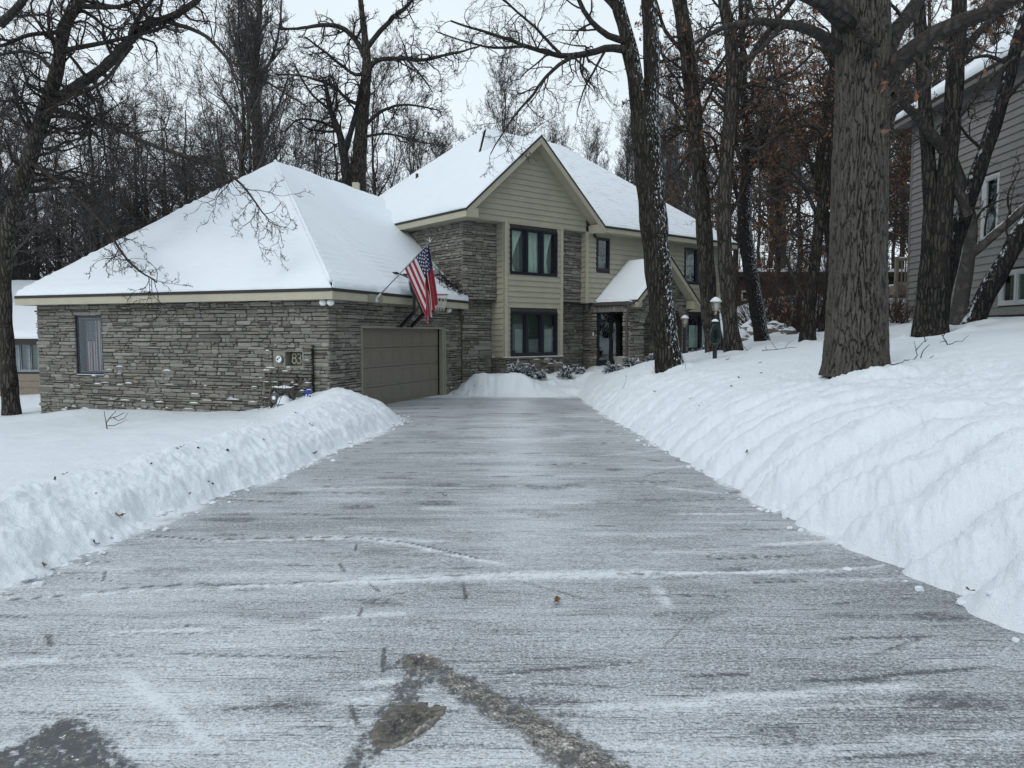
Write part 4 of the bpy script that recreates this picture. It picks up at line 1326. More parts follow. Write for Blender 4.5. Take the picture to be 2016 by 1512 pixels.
def shades(w, fr, win=None, dz=.60):
    a, b, z0, z1 = win or winD
    pw = (b - a) / 3
    mb = MB(); n_ = 30
    for k in range(n_):
        z = z0 + .05 + (z1 - z0 - .1) * k / n_
        mb.face([fr(a + .02, -.22, z), fr(b - .02, -.22, z), fr(b - .02, -.20, z + (z1 - z0) / n_ * .8), fr(a + .02, -.20, z + (z1 - z0) / n_ * .8)])
    mb.build('blind', M['blind_shade'], w, fix=False)
    for x0, x1 in ((a + pw * .5, a + pw * .95), (a + pw * 1.08, a + pw * 1.32), (a + pw * 2.1, a + pw * 2.85)):
        link('curtain', cloth_strip(fr, lambda f_, z_, x0=x0, x1=x1: x0 + f_ * (x1 - x0), z0 + .04, z0 + (z1 - z0) * dz, -.16, cols=8), M['curtain_dim'], w)
window(HOUSE, frF, *winD[:2], winD[2], winD[3], 3, .06, proud=.045, drape=shades)
window(HOUSE, frF, 4.27, 4.94, 3.90, 5.09, 1, .06, proud=.045, drape=lambda w, fr: link('curtain', cloth_strip(fr, lambda f_, z_: 4.3 + f_ * .6, 4.0, 4.45, -.2, cols=8), M['curtain_dim'], w))
window(HOUSE, frF, 9.35, 10.98, 3.66, 5.09, 2, .06, proud=.045, drape=lambda w, fr: link('curtain', cloth_strip(fr, lambda f_, z_: 9.4 + f_ * 1.5, 4.0, 5.05, -.2, cols=40), M['curtain_dim'], w))
window(HOUSE, frF, 9.6, 11.38, .93, 2.41, 2, .06, proud=.045, drape=lambda w, fr: link('curtain', cloth_strip(fr, lambda f_, z_: 9.65 + f_ * 1.65, .95, 1.95, -.2, cols=30), M['curtain'], w))

# --- roofs
frO = frame(np.array(HF0), UM, NM)
def HO(s, t, z): return np.array(frO(s, -t, z))
EZ = 5.44
roof_plane(HOUSE, [HO(-1.844, 0, EZ), HO(1.229, 0, 8.133), HO(1.229, 3.42, 8.133), HO(3.12, 5.53, 9.79), HO(-1.844, 11.06, EZ)], seed=3, edges=[0, 4], snow=.10, ripple=.005)
roof_plane(HOUSE, [HO(1.229, 0, 8.133), HO(4.292, 0, EZ), HO(1.229, 3.42, 8.133)], seed=5, edges=[0, 2])
roof_plane(HOUSE, [HO(4.292, 0, EZ), HO(12.4, 0, EZ), HO(7.2, 5.53, 9.79), HO(3.12, 5.53, 9.79), HO(1.229, 3.42, 8.133)], seed=7, mat='thin_roof_snow', snow=.03, edges=[0], ripple=.007, step=.10)
roof_plane(HOUSE, [HO(12.4, 0, EZ), HO(12.4, 11.06, EZ), HO(7.2, 5.53, 9.79)], seed=9, edges=[0, 1, 2], step=.3)
roof_plane(HOUSE, [HO(-1.844, 11.06, EZ), HO(3.12, 5.53, 9.79), HO(7.2, 5.53, 9.79), HO(12.4, 11.06, EZ)], seed=9, step=.4, edges=[0, 1, 2, 3])
# fascias, rakes, soffits
fm = MB()
def raised_bar(a, b, h, th, n, drop=.055, inn=.015):
    """a fascia board hanging under the roof edge a-b, n = outward normal (2-D)"""
    a = np.array(a, float); b = np.array(b, float); n3 = np.array([n[0], n[1], 0.0])
    P = []
    for p in (a, b):
        for t, z in ((-inn - th, -drop - h), (-inn, -drop - h), (-inn, -drop), (-inn - th, -drop)):
            P.append(p + n3 * t + np.array([0, 0, z]))
    i = len(fm.v); fm.v += [tuple(p) for p in P]
    for f in ((0, 1, 2, 3), (7, 6, 5, 4), (0, 4, 5, 1), (1, 5, 6, 2), (2, 6, 7, 3), (3, 7, 4, 0)): fm.f.append([i + k for k in f])
raised_bar(HO(-1.844, .03, EZ), HO(-1.844, 11, EZ), .20, .04, -UM)
raised_bar(HO(-1.80, 0, EZ + .04), HO(1.229, 0, 8.133), .235, .045, NM)
raised_bar(HO(1.229, 0, 8.133), HO(4.25, 0, EZ + .04), .235, .045, NM)
raised_bar(HO(4.25, 0, EZ), HO(12.38, 0, EZ), .17, .04, NM)
raised_bar(HO(12.4, .03, EZ), HO(12.4, 11, EZ), .17, .04, UM)
raised_bar(HO(-1.80, .045, EZ - .035), HO(1.229, .045, 8.058), .10, .03, NM)      # second step of the rake
raised_bar(HO(1.229, .045, 8.058), HO(4.25, .045, EZ - .035), .10, .03, NM)
fm.build('fascia', M['tan_paint'], HOUSE)
sf = MB()
sf.face([HO(-1.82, .0, EZ - .26), HO(-1.82, 9, EZ - .26), HO(-1.36, 9, EZ - .26), HO(-1.36, .0, EZ - .26)])
sf.face([HO(4.25, 0, EZ - .23), HO(12.4, 0, EZ - .23), HO(12.4, .46, EZ - .23), HO(4.25, .46, EZ - .23)])
sf.face([HO(11.7, 0, EZ - .235), HO(12.4, 0, EZ - .235), HO(12.4, 11, EZ - .235), HO(11.7, 11, EZ - .235)])
for a, b in ((-1.80, 1.229), (1.229, 4.25)):
    za = EZ if a < 0 else 8.1; zb = 8.1 if a < 0 else EZ
    sf.face([HO(a, .02, za - .20), HO(b, .02, zb - .20), HO(b, .47, zb - .20), HO(a, .47, za - .20)])
# box returns at the gable feet
fx = lambda s0, s1, t0, t1, z0, z1: sf.hexa([HO(s0, t1, z0), HO(s0, t0, z0), HO(s1, t0, z0), HO(s1, t1, z0), HO(s0, t1, z1), HO(s0, t0, z1), HO(s1, t0, z1), HO(s1, t1, z1)])
fx(-1.79, -1.36, .02, .46, EZ - .27, EZ + .02); fx(3.87, 4.25, .02, .45, EZ - .27, EZ + .02)
sf.build('soffit', M['tan_paint'], HOUSE)
# vent pipe, flue
q = atY_ = HO(-.15, 7.3, 6.9)
vp = MB(); p_ = at(821, 347, 29.6); vp.tube([p_ - np.array([0, 0, .25]), p_ + np.array([0, 0, .1])], .055, 10); vp.build('vent_pipe', M['black_steel'], HOUSE)
vp = MB(); p_ = at(701, 371, 30.5); vp.box(p_[0] - .13, p_[0] + .13, p_[1] - .13, p_[1] + .13, p_[2] - .8, p_[2] + .22); vp.build('chimney_chase', M['tan_paint'], HOUSE)
# garage roof
GA = hit_v(654.5, 565.6, GCOR[:2] + .4 * (NG - UG), UG)
def GR(a, b, z): return np.array([GA[0] - NG[0] * a + UG[0] * b, GA[1] - NG[1] * a + UG[1] * b, z])
GZ = 2.63
gb = hit_v(28, 586, GA, -NG); gaL = float((gb[:2] - GA[:2]) @ -NG)
AP = GR(5.55, 5.15, 6.92)
RE = GR(5.75, 12.2, 6.92)
roof_plane(HOUSE, [GR(0, 0, GZ), GR(gaL, 0, GZ), AP], seed=13, snow=.085, ripple=.020, step=.08, edges=[0], inset=.02)
roof_plane(HOUSE, [GR(0, 0, GZ), AP, RE, GR(0, 7.53, GZ)], seed=15, snow=.09, ripple=.018, step=.08, edges=[3], inset=.02)
roof_plane(HOUSE, [GR(gaL, 0, GZ), GR(gaL, 12.2, GZ), RE, AP], seed=17, step=.3, edges=[0, 3])
# rounded drift along the hip
hp = MB(); 
hpts = [GR(0, 0, GZ) * (1 - f) + AP * f + np.array([0, 0, .062]) for f in np.linspace(.02, 1, 26)]
hp.tube(hpts, [.048 + .015 * float(vnoise(k * .7, 0, 3)) for k in range(26)], 8); hp.build('hip_drift', M['roof_snow'], HOUSE, smooth=True)
# drift in the valley where the garage roof runs under the main eave
n_, m_ = 26, 30
VV = []
for i in range(n_):
    for j in range(m_):
        f, g = i / (n_ - 1), j / (m_ - 1)
        a = 4.9 - 4.2 * f; b = 7.2 + 4.6 * g * (1 - .25 * f) + .6 * f
        zr = GZ + (6.92 - GZ) * a / 5.6
        VV.append(GR(a, b, zr + .10 + .30 * sst(.1, .9, g) * sst(0, .3, f) * sst(1.0, .6, f) * (1 + .3 * float(vnoise(a * 2, b * 2, 5))) - .22 * (1 - sst(0, .12, min(f, 1 - f, g * 1.5)))))
me_ = np_mesh('valley_drift', np.array(VV), grid_faces(n_, m_), True)
o_ = link('valley_drift', me_, M['roof_snow'], HOUSE)
if sum(p.normal.z for p in me_.polygons) < 0: me_.flip_normals()
fm = MB()
raised_bar(GR(0, 0, GZ), GR(gaL, 0, GZ), .195, .04, -UG)
raised_bar(GR(0, 0.0, GZ), GR(0, 7.5, GZ), .195, .04, NG)
raised_bar(GR(gaL, 0.03, GZ), GR(gaL, 9, GZ), .195, .04, -NG)
fm.build('fascia', M['tan_paint'], HOUSE)
sf = MB()
sf.face([GR(0.02, 0.02, GZ - .24), GR(gaL, 0.02, GZ - .24), GR(gaL, .5, GZ - .24), GR(0.02, .5, GZ - .24)])
sf.face([GR(0.02, .5, GZ - .24), GR(.5, .5, GZ - .24), GR(.5, 7.4, GZ - .24), GR(0.02, 7.4, GZ - .24)])
sf.face([GR(gaL, .5, GZ - .24), GR(gaL - .6, .5, GZ - .24), GR(gaL - .6, 9, GZ - .24), GR(gaL, 9, GZ - .24)])
sf.build('soffit', M['tan_paint'], HOUSE)
bp_ = MB()
sL = lambda px, py: float((hit_v(px, py, GA, UG)[:2] - GA[:2]) @ UG)
fb0, fb1 = sL(725, 580), sL(752, 585)
bp_.hexa([GR(.012, fb0, GZ - .26), GR(-.03, fb0, GZ - .26), GR(-.03, fb1, GZ - .26), GR(.012, fb1, GZ - .26), GR(.012, fb0, GZ - .06), GR(-.03, fb0, GZ - .06), GR(-.03, fb1, GZ - .06), GR(.012, fb1, GZ - .06)])
bp_.build('flag_board', M['trim_dark_tan'], HOUSE)

# porch roof
PZ = 2.76; PD = 2.05
def PO(s, d, z): return np.array(frF(s, d, z))
pl, pr_ = 4.2, 7.74
roof_plane(HOUSE, [PO(pl, 0.0, PZ), PO(pl, PD, PZ), PO(peak_s, PD, peak_z), PO(peak_s, 0.0, peak_z)], seed=23, snow=.05, step=.07, edges=[0, 1, 2, 3], mat='roof_snow', ripple=.004)
roof_plane(HOUSE, [PO(pr_, 0.0, PZ), PO(pr_, PD, PZ), PO(peak_s, PD, peak_z), PO(peak_s, 0.0, peak_z)], seed=25, snow=.05, step=.09, edges=[0, 1, 2, 3])
fm = MB()
raised_bar(PO(pl + .03, PD, PZ + .03), PO(peak_s, PD, peak_z), .20, .045, NM)
raised_bar(PO(peak_s, PD, peak_z), PO(pr_ - .03, PD, PZ + .03), .20, .045, NM)
raised_bar(PO(pl, PD - .03, PZ), PO(pl, 0, PZ), .10, .04, -UM)
raised_bar(PO(pr_, PD - .03, PZ), PO(pr_, 0, PZ), .10, .04, UM)
fm.build('fascia', M['tan_paint'], HOUSE)
sf = MB()
for a, b, za, zb in ((pl + .05, peak_s, PZ, peak_z), (peak_s, pr_ - .05, peak_z, PZ)):
    sf.face([PO(a, PD - .03, za - .17), PO(b, PD - .03, zb - .17), PO(b, D_P + .0, zb - .17), PO(a, D_P, za - .17)])
bx = lambda s0, s1: sf.hexa([PO(s0, D_P + .03, PZ - .24), PO(s0, PD - .05, PZ - .24), PO(s1, PD - .05, PZ - .24), PO(s1, D_P + .03, PZ - .24), PO(s0, D_P + .03, PZ + .06), PO(s0, PD - .05, PZ + .06), PO(s1, PD - .05, PZ + .06), PO(s1, D_P + .03, PZ + .06)])
bx(pl + .04, pl + .30); bx(pr_ - .36, pr_ - .04)
sf.face([PO(pl + .03, 0, PZ - .14), PO(pl + .03, D_P, PZ - .14), PO(S_P0 + .3, D_P, PZ - .14), PO(S_P0 + .3, 0, PZ - .14)])
sf.face([PO(S_P0, 0, 2.8), PO(S_P0, D_P, 2.8), PO(S_P1, D_P, 2.8), PO(S_P1, 0, 2.8)])
sf.build('soffit', M['tan_paint'], HOUSE)
# gutter with snow, downspout
gt = MB()
g_ = [PO(pl - .055, d, PZ - .10) for d in (0.02, PD - .12)]
gt.bar(g_[0], g_[1], .10, .09); GU = gt.build('gutter', M['downspout_brown'], HOUSE)
n_, m_ = 5, 34; VV = []
for i in range(n_):
    for j in range(m_):
        f, g = i / (n_ - 1), j / (m_ - 1)
        edge = min(1, min(g, 1 - g) * 10) * sin(pi * (i + .6) / (n_ + .2))
        VV.append(PO(pl - .115 + .12 * f, .03 + (PD - .18) * g, PZ - .06 + edge * (.055 + .03 * float(vnoise(j * .5, i, 8)))))
me_ = np_mesh('snow', np.array(VV), grid_faces(n_, m_), True); o_ = link('snow', me_, M['roof_snow'], GU)
if sum(p.normal.z for p in me_.polygons) < 0: me_.flip_normals()
ds = MB()
ds.tube([PO(pl - .05, PD - .30, PZ - .15), PO(pl - .05, PD - .36, PZ - .26), PO(S_P0 - .09, D_P - .02, PZ - .50), PO(S_P0 - .09, D_P - .05, PZ - .62), PO(S_P0 - .09, D_P - .05, .40)], .042, 8)
ds.build('downspout', M['downspout_brown'], HOUSE)
ds = MB()
ds.bar(PO(pr_ + .05, PD - .12, PZ - .10), PO(pr_ + .05, .02, PZ - .10), .10, .09)
ds.tube([PO(pr_ + .03, PD - .2, PZ - .16), PO(pr_ - .05, D_P - .1, PZ - .26), PO(S_P1 + .08, D_P - .15, PZ - .42), PO(S_P1 + .08, D_P - .15, .5)], .04, 8)
ds.build('downspout', M['black_steel'], HOUSE)
CAPS.build('snow_caps', M['snow'], HOUSE, fix=False)

# --- security lights under the eaves
def flood(s_fr, s, z, n, label=None):
    b = MB(); b.fbox(s_fr, s - .05, s + .05, .05, .12, z - .02, z + .08)
    base = b.build('flood_light', M['black_steel'], HOUSE)
    for k in range(n):
        c = np.array(s_fr(s + (.11 * (k * 2 - 1) if n == 2 else 0), .2, z - .05))
        l = MB(); prof = [(.0, -.075), (.05, -.065), (.085, -.02), (.085, .03), (.05, .07), (.0, .075)]
        l.lathe(c, prof, 14); l.build('lamp_head', M['white_plastic'], base, smooth=True)
flood(frame(GCOR[:2], -NG * .94 - UG * .0, -UG), -.12, 2.36, 2)
s_fl = sz(872, 612, frD, UG); flood(frD, s_fl[0], s_fl[1] + .06, 1)
# camera under the gable foot
cm = MB(); c_ = HO(4.02, .3, EZ - .36)
cm.tube([c_ + np.array([0, 0, .1]), c_], .05, 10); cm.tube([c_, c_ + np.array([.08, -.09, -.05])], .045, 10); cm.build('security_camera', M['black_steel'], HOUSE)
# ------------------------------------------------------------------ flag on its pole
def build_flag():
    base = np.array(GR(-.03, (fb0 + fb1) / 2, GZ - .16))
    p0 = base
    tip = at(845.5, 477, p0[1] - .35)
    root = thing('house_flag', 'stars and stripes flag hanging from a slanting pole on the garage eave', 'flag', p0)
    d = (tip - p0) / np.linalg.norm(tip - p0)
    mb = MB(); mb.tube([p0, tip], .014, 10); mb.build('pole', M['grey_metal'], root, smooth=True)
    mb = MB(); mb.tube([p0 - d * .02, p0 + d * .17], .026, 10); mb.lathe(p0 - np.array([0, 0, .05]), [(0, -.05), (.05, -.04), (.05, .04), (0, .05)], 10)
    mb.build('bracket', M['white_trim'], root)
    mb = MB(); e = tip
    mb.lathe(e + d * .02, [(0, -.02), (.02, 0), (0, .03)], 8)
    for s in (-1, 1):
        mb.bar(e + d * .02, e + np.array([s * .07, 0, .09]), .02, .012); 
    mb.bar(e + d * .02, e + np.array([.0, 0, .12]), .02, .015); mb.build('finial', M['white_trim'], root)
    # cloth: hoist along the pole, fly falling and pleated towards the tip side
    L = np.linalg.norm(tip - p0)
    h1 = tip - d * .035; h0 = at(795, 527, p0[1] + (tip[1] - p0[1]) * .5)
    t0 = float((h0 - p0) @ d); h0 = p0 + d * t0
    n, m = 110, 170
    v = np.linspace(0, 1, n); u = np.linspace(0, 1, m)
    VV, UU = np.meshgrid(v, u, indexing='ij')
    top = h0[None, None] + (h1 - h0)[None, None] * VV[..., None]
    # where each line ends: lower hoist swings furthest along, so the free edge is gathered
    # a flat sheet slants down to a fold, then the cloth drops straight in pleats
    k_ = h0[1] / FPX                                   # metres per photo pixel at the flag
    Fl = 121.0
    xs = 795 + 50 * VV; dist = np.maximum(0, (838 - xs) / .40)
    run = UU * Fl
    r1 = np.minimum(run, dist); r2 = run - r1
    g = sst(0, 26, r2)
    ph = 2 * pi * 2.9 * VV
    dx = r1 * .40 + (VV * 12 * sst(0, 120, r2) + g * (2 + 5.5 * np.sin(ph + .6) * sst(.05, .3, VV))) + r2 * .02
    dz = -(r1 * .918 + r2 * (.985 - .02 * np.cos(ph)))
    P = top.copy()
    P[..., 0] += dx * k_; P[..., 2] += dz * k_
    P[..., 1] += g * .085 * np.sin(ph + 2.0) * sst(0, .2, VV) + .012 * np.sin(run * .05 + 3 * VV) + .03 * VV * g
    col = flag_colors(UU, VV)
    me = np_mesh('flag_cloth', P.reshape(-1, 3), grid_faces(n, m), True, dict(flag=col.reshape(-1, 4)))
    link('flag_cloth', me, M['flag_cloth'], root)
build_flag()

# ------------------------------------------------------------------ basketball hoop on the garage
def build_hoop():
    # board stands out from the wall, facing away from it; frame along the wall (s), out (t), up (z)
    sB = sL(829, 560) - .60
    fr = frame(np.array(GR(0, 0, 0))[:2], UG, NG)
    root = thing('basketball_hoop', 'fan-shaped dark basketball backboard with red rim on black struts over the garage door', 'basketball hoop', fr(sB, .35, 2.5))
    tB = .30; zc = 2.86
    # fan board
    outl = [(-.62, .34), (-.62, .10), (-.55, -.12), (-.38, -.28), (-.16, -.36), (.16, -.36), (.38, -.28), (.55, -.12), (.62, .10), (.62, .34), (.45, .45), (.2, .51), (-.2, .51), (-.45, .45)]
    mb = MB(); i = 0; n = len(outl)
    for t in (tB, tB + .04):
        for a, b in outl: mb.v.append(fr(sB + a, t, zc + b))
    mb.f.append(list(range(n))[::-1]); mb.f.append(list(range(n, 2 * n)))
    for k in range(n): mb.f.append([k, (k + 1) % n, n + (k + 1) % n, n + k])
    bd = mb.build('backboard', M['backboard'], root, bevel=.008)
    mb = MB()
    for a, b in zip(outl, outl[1:] + outl[:1]): mb.bar(fr(sB + a[0] * .985, tB - .012, zc + a[1] * .985), fr(sB + b[0] * .985, tB - .012, zc + b[1] * .985), .03, .03)
    mb.build('board_frame', M['grey_metal'], bd)
    rz = zc - .22; cx = tB + .04 + .30 + .229
    ring = [(sB + .229 * cos(a), cx + .229 * sin(a)) for a in np.linspace(0, 2 * pi, 33)]
    mb = MB(); mb.tube([fr(s, t, rz) for s, t in ring], .011, 7, cap=False)
    mb.bar(fr(sB - .06, tB + .04, rz), fr(sB - .06, cx - .22, rz), .02); mb.bar(fr(sB + .06, tB + .04, rz), fr(sB + .06, cx - .22, rz), .02)
    mb.fbox(fr, sB - .1, sB + .1, tB + .042, tB + .06, rz - .1, rz + .03)
    rim = mb.build('rim', M['rim_red'], root, smooth=False)
    mb = MB(); k = 12
    for j in range(k):
        for sgn in (-1, 1):
            pts = []
            for q in range(6):
                f = q / 5; a = 2 * pi * (j + sgn * f * 1.6) / k; r = .225 * (1 - .42 * f ** .8)
                pts.append(fr(sB + r * cos(a), cx + r * sin(a), rz - .42 * f))
            mb.tube(pts, .0045, 4)
    mb.build('net', M['net_cord'], rim)
    mb = MB()
    for s in (-.30, .30):
        mb.bar(fr(sB + s, tB - .03, zc - .30), fr(sB + s, tB - .05, 1.98 + .12), .06)
        f_ = fr(sB + s + .28, -.30, 1.80)
        mb.bar(fr(sB + s, tB - .05, 2.16), f_, .075)
        mb.bar(f_, np.array(f_) - np.append(UG, 0) * .22, .05, .03)
        mb.bar(fr(sB + s, tB - .04, zc + .16), GR(.66, sB + s + .66, 2.63 + .77 * .66 + .17), .035)
        mb.bar(GR(.66, sB + s + .50, 2.63 + .77 * .66 + .15), GR(.66, sB + s + .85, 2.63 + .77 * .66 + .15), .06, .03)
        mb.bar(fr(sB + s, tB - .03, zc - .2), fr(sB - s * .6, tB - .05, 2.2), .03)
    mb.build('strut', M['black_steel'], root)
build_hoop()

# ------------------------------------------------------------------ lamp posts, hose
def lamp_post(px, pyb, pyt, Y, label, w=.09):
    b = at(px, pyb, Y); b = np.array([b[0], b[1], b[2]])
    t = at(px, pyt, Y)
    H = t[2] - b[2]
    root = thing('lamp_post', label, 'lamp post', b, 'lamp posts by the front walk')
    mb = MB(); ph = H - .46
    mb.box(b[0] - w / 2, b[0] + w / 2, b[1] - w / 2, b[1] + w / 2, b[2] - .4, b[2] + ph)
    mb.build('post', M['lamp_post_paint'], root, bevel=.008)
    c = b + np.array([0, 0, ph])
    mb = MB(); mb.lathe(c, [(w * .38, 0), (w * .45, .02), (w * .36, .05), (w * .40, .085), (.085, .10), (.085, .115), (0, .115)], 12); mb.build('collar', M['brass'], root)
    lan = MB(); r0, r1, z0, z1 = .060, .098, .115, .305
    for k in range(4):
        a = pi / 4 + k * pi / 2
        lan.bar(c + np.array([r0 * 1.25 * cos(a), r0 * 1.25 * sin(a), z0]), c + np.array([r1 * 1.25 * cos(a), r1 * 1.25 * sin(a), z1]), .016)
        a2 = a + pi / 2
        lan.bar(c + np.array([r1 * 1.25 * cos(a), r1 * 1.25 * sin(a), z1]), c + np.array([r1 * 1.25 * cos(a2), r1 * 1.25 * sin(a2), z1]), .02)
        lan.bar(c + np.array([r0 * 1.25 * cos(a), r0 * 1.25 * sin(a), z0]), c + np.array([r0 * 1.25 * cos(a2), r0 * 1.25 * sin(a2), z0]), .02)
    ln = lan.build('lantern', M['brass'], root)
    g = MB()
    for k in range(4):
        a = pi / 4 + k * pi / 2; a2 = a + pi / 2
        g.face([c + np.array([r0 * 1.2 * cos(a), r0 * 1.2 * sin(a), z0]), c + np.array([r0 * 1.2 * cos(a2), r0 * 1.2 * sin(a2), z0]), c + np.array([r1 * 1.2 * cos(a2), r1 * 1.2 * sin(a2), z1]), c + np.array([r1 * 1.2 * cos(a), r1 * 1.2 * sin(a), z1])])
    g.build('glass', M['lamp_glass'], ln)
    g = MB(); g.lathe(c, [(0, .12), (.02, .125), (.022, .2), (.04, .23), (.035, .29), (0, .31)], 10); g.build('bulb', M['white_plastic'], ln, smooth=True)
    g = MB(); g.lathe(c, [(.148, .312), (.14, .325), (.085, .385), (.03, .415), (0, .42)], 12); rf = g.build('lantern_roof', M['grey_metal'], ln)
    g = MB(); g.lathe(c, [(.150, .322), (.142, .342), (.09, .402), (.035, .436), (0, .442)], 12); g.build('snow', M['snow'], rf, smooth=True)
    return root, b, ph
lp1, lb1, ph1 = lamp_post(1407, 716, 583, 18.5, 'taller lamp post with brass lantern, a green hose hung on it')
lp2, lb2, ph2 = lamp_post(1347, 711, 619, 26.5, 'smaller lamp post beside the porch, partly behind the snow-flecked trunk')
def build_hose():
    c = at(1405, 655, 18.42)
    root = thing('garden_hose', 'coiled dark green garden hose hung on the lamp post', 'hose', c)
    mb = MB(); rs = np.random.default_rng(2)
    for k in range(11):
        w = rs.uniform(.075, .135); h = rs.uniform(.17, .28); yo = -.07 - .012 * k; dx = rs.normal(0, .012); dz = rs.normal(-.03, .02)
        pts = [(c[0] + dx + w * sin(a) * (1 - .18 * cos(a)), c[1] + yo + .02 * sin(3 * a + k), c[2] + dz + h * cos(a)) for a in np.linspace(0, 2 * pi, 25)]
        mb.tube(pts, .0125, 6, cap=False)
    mb.build('coil', M['hose_rubber'], root, smooth=True)
    mb = MB(); mb.bar((c[0], c[1] - .01, c[2] + .25), (c[0], c[1] - .2, c[2] + .27), .03); mb.build('hook', M['black_steel'], root)
    mb = MB(); mb.lathe((c[0], c[1] - .12, c[2] + .275), [(.09, 0), (.075, .035), (.03, .06), (0, .062)], 10); mb.build('snow', M['snow'], root, smooth=True)
build_hose()

# ------------------------------------------------------------------ evergreen shrubs dusted with snow
def shrub(px, py, Y, w, h, label, seed, n=900, sn=420, lift=0):
    b = at(px, py, Y); gz = tz(b[0], b[1]) - .02
    z = max(b[2], gz) if lift == 0 else b[2]
    rs = np.random.default_rng(seed)
    w *= .78; h *= .68
    root = thing('evergreen_shrub', label, 'shrub', (b[0], b[1], z), 'low evergreen shrubs by the house')
    # sprays: short blades along drooping stems
    V = []; F = []; SV = []; SF = []; W = MB()
    ns = 34
    for k in range(ns):
        a = rs.uniform(0, 2 * pi); el = rs.uniform(.15, 1.2); L = rs.uniform(.6, 1.05)
        d = np.array([cos(a) * cos(el) * w / 2, sin(a) * cos(el) * w * .35, sin(el) * h]) * L
        pts = [np.array([b[0], b[1], z]) + d * f + np.array([0, 0, -.35 * h * f * f * (1 - sin(el)) + .02]) for f in np.linspace(0.05, 1, 7)]
        W.tube(pts, [.010 * (1 - .8 * f) for f in np.linspace(0, 1, 7)], 4)
        for q in range(1, 7):
            for r in range(7):
                c = pts[q] + rs.normal(0, .012, 3)
                e = rs.normal(0, 1, 3) + d / np.linalg.norm(d) * 1.2 + np.array([0, 0, .15]); e /= np.linalg.norm(e)
                x = np.cross(e, (0, 0, 1)); x /= np.linalg.norm(x) + 1e-6
                l = rs.uniform(.04, .085); bw = .011
                i = len(V); V += [c - x * bw, c + x * bw, c + e * l + x * bw * .4, c + e * l - x * bw * .4]; F.append((i, i + 1, i + 2, i + 3))
                if rs.random() < .30 and q > 1:
                    i = len(SV); up = np.array([0, 0, .009 + .012 * rs.random()])
                    p0, p1, p2, p3 = [v + up for v in V[-4:]]
                    cc = (p0 + p1 + p2 + p3) / 4
                    g = 1.5
                    SV += [cc + (p - cc) * g for p in (p0, p1, p2, p3)] + [cc + np.array([0, 0, .012])]
                    SF += [(i, i + 1, i + 4), (i + 1, i + 2, i + 4), (i + 2, i + 3, i + 4), (i + 3, i, i + 4)]
    W.build('stem', M['branch_dead'], root)
    link('foliage', np_mesh('foliage', np.array(V), np.array(F)), M['yew_green'], root)
    link('snow', np_mesh('snow', np.array(SV), np.array(SF), True), M['snow'], root)
    return root
shrub(1018, 737, 23.9, 1.15, .62, 'snow-dusted yew under the left end of the downstairs bay window', 1)
shrub(1042, 740, 23.8, .80, .50, 'snowy yew below the middle pane of the bay window', 2)
shrub(1066, 744, 23.8, .45, .30, 'smallest snowy yew sprig in the gap along the bay base', 3)
shrub(1112, 742, 24.4, .85, .58, 'rounded snowy yew at the right corner of the bay', 4)
shrub(1143, 736, 25.0, .5, .28, 'thin snowy yew spray before the stone beside the door', 5)
shrub(1205, 732, 23.2, .95, .42, 'snowy juniper on the bank before the glass entry door', 6, lift=1)
shrub(1240, 723, 23.6, 1.0, .46, 'snowy juniper before the downspout at the porch column', 7, lift=1)
shrub(1283, 712, 23.8, .7, .36, 'sparse snowy juniper beside the snow-flecked trunk', 8, lift=1)
shrub(1372, 703, 26.9, 1.1, .50, 'snowy evergreen under the lower right window, left half', 9, lift=1)
shrub(1394, 697, 26.6, .8, .62, 'snowy evergreen behind the hose lamp post', 10, lift=1)

# ------------------------------------------------------------------ planter
def planter():
    b = at(1222, 712, 26.0); b[2] = .50
    root = thing('planter', 'pale round planter pot beside the entry door', 'planter', b)
    mb = MB(); mb.lathe(b, [(.0, -.2), (.17, -.2), (.20, .05), (.245, .24), (.265, .25), (.265, .30), (.23, .30), (.22, .22), (0, .22)], 20); mb.build('pot', M['brick_pot'], root)
    mb = MB(); mb.lathe(b, [(.225, .24), (.2, .275), (.1, .30), (0, .305)], 14); mb.build('snow', M['snow'], root, smooth=True)
planter()

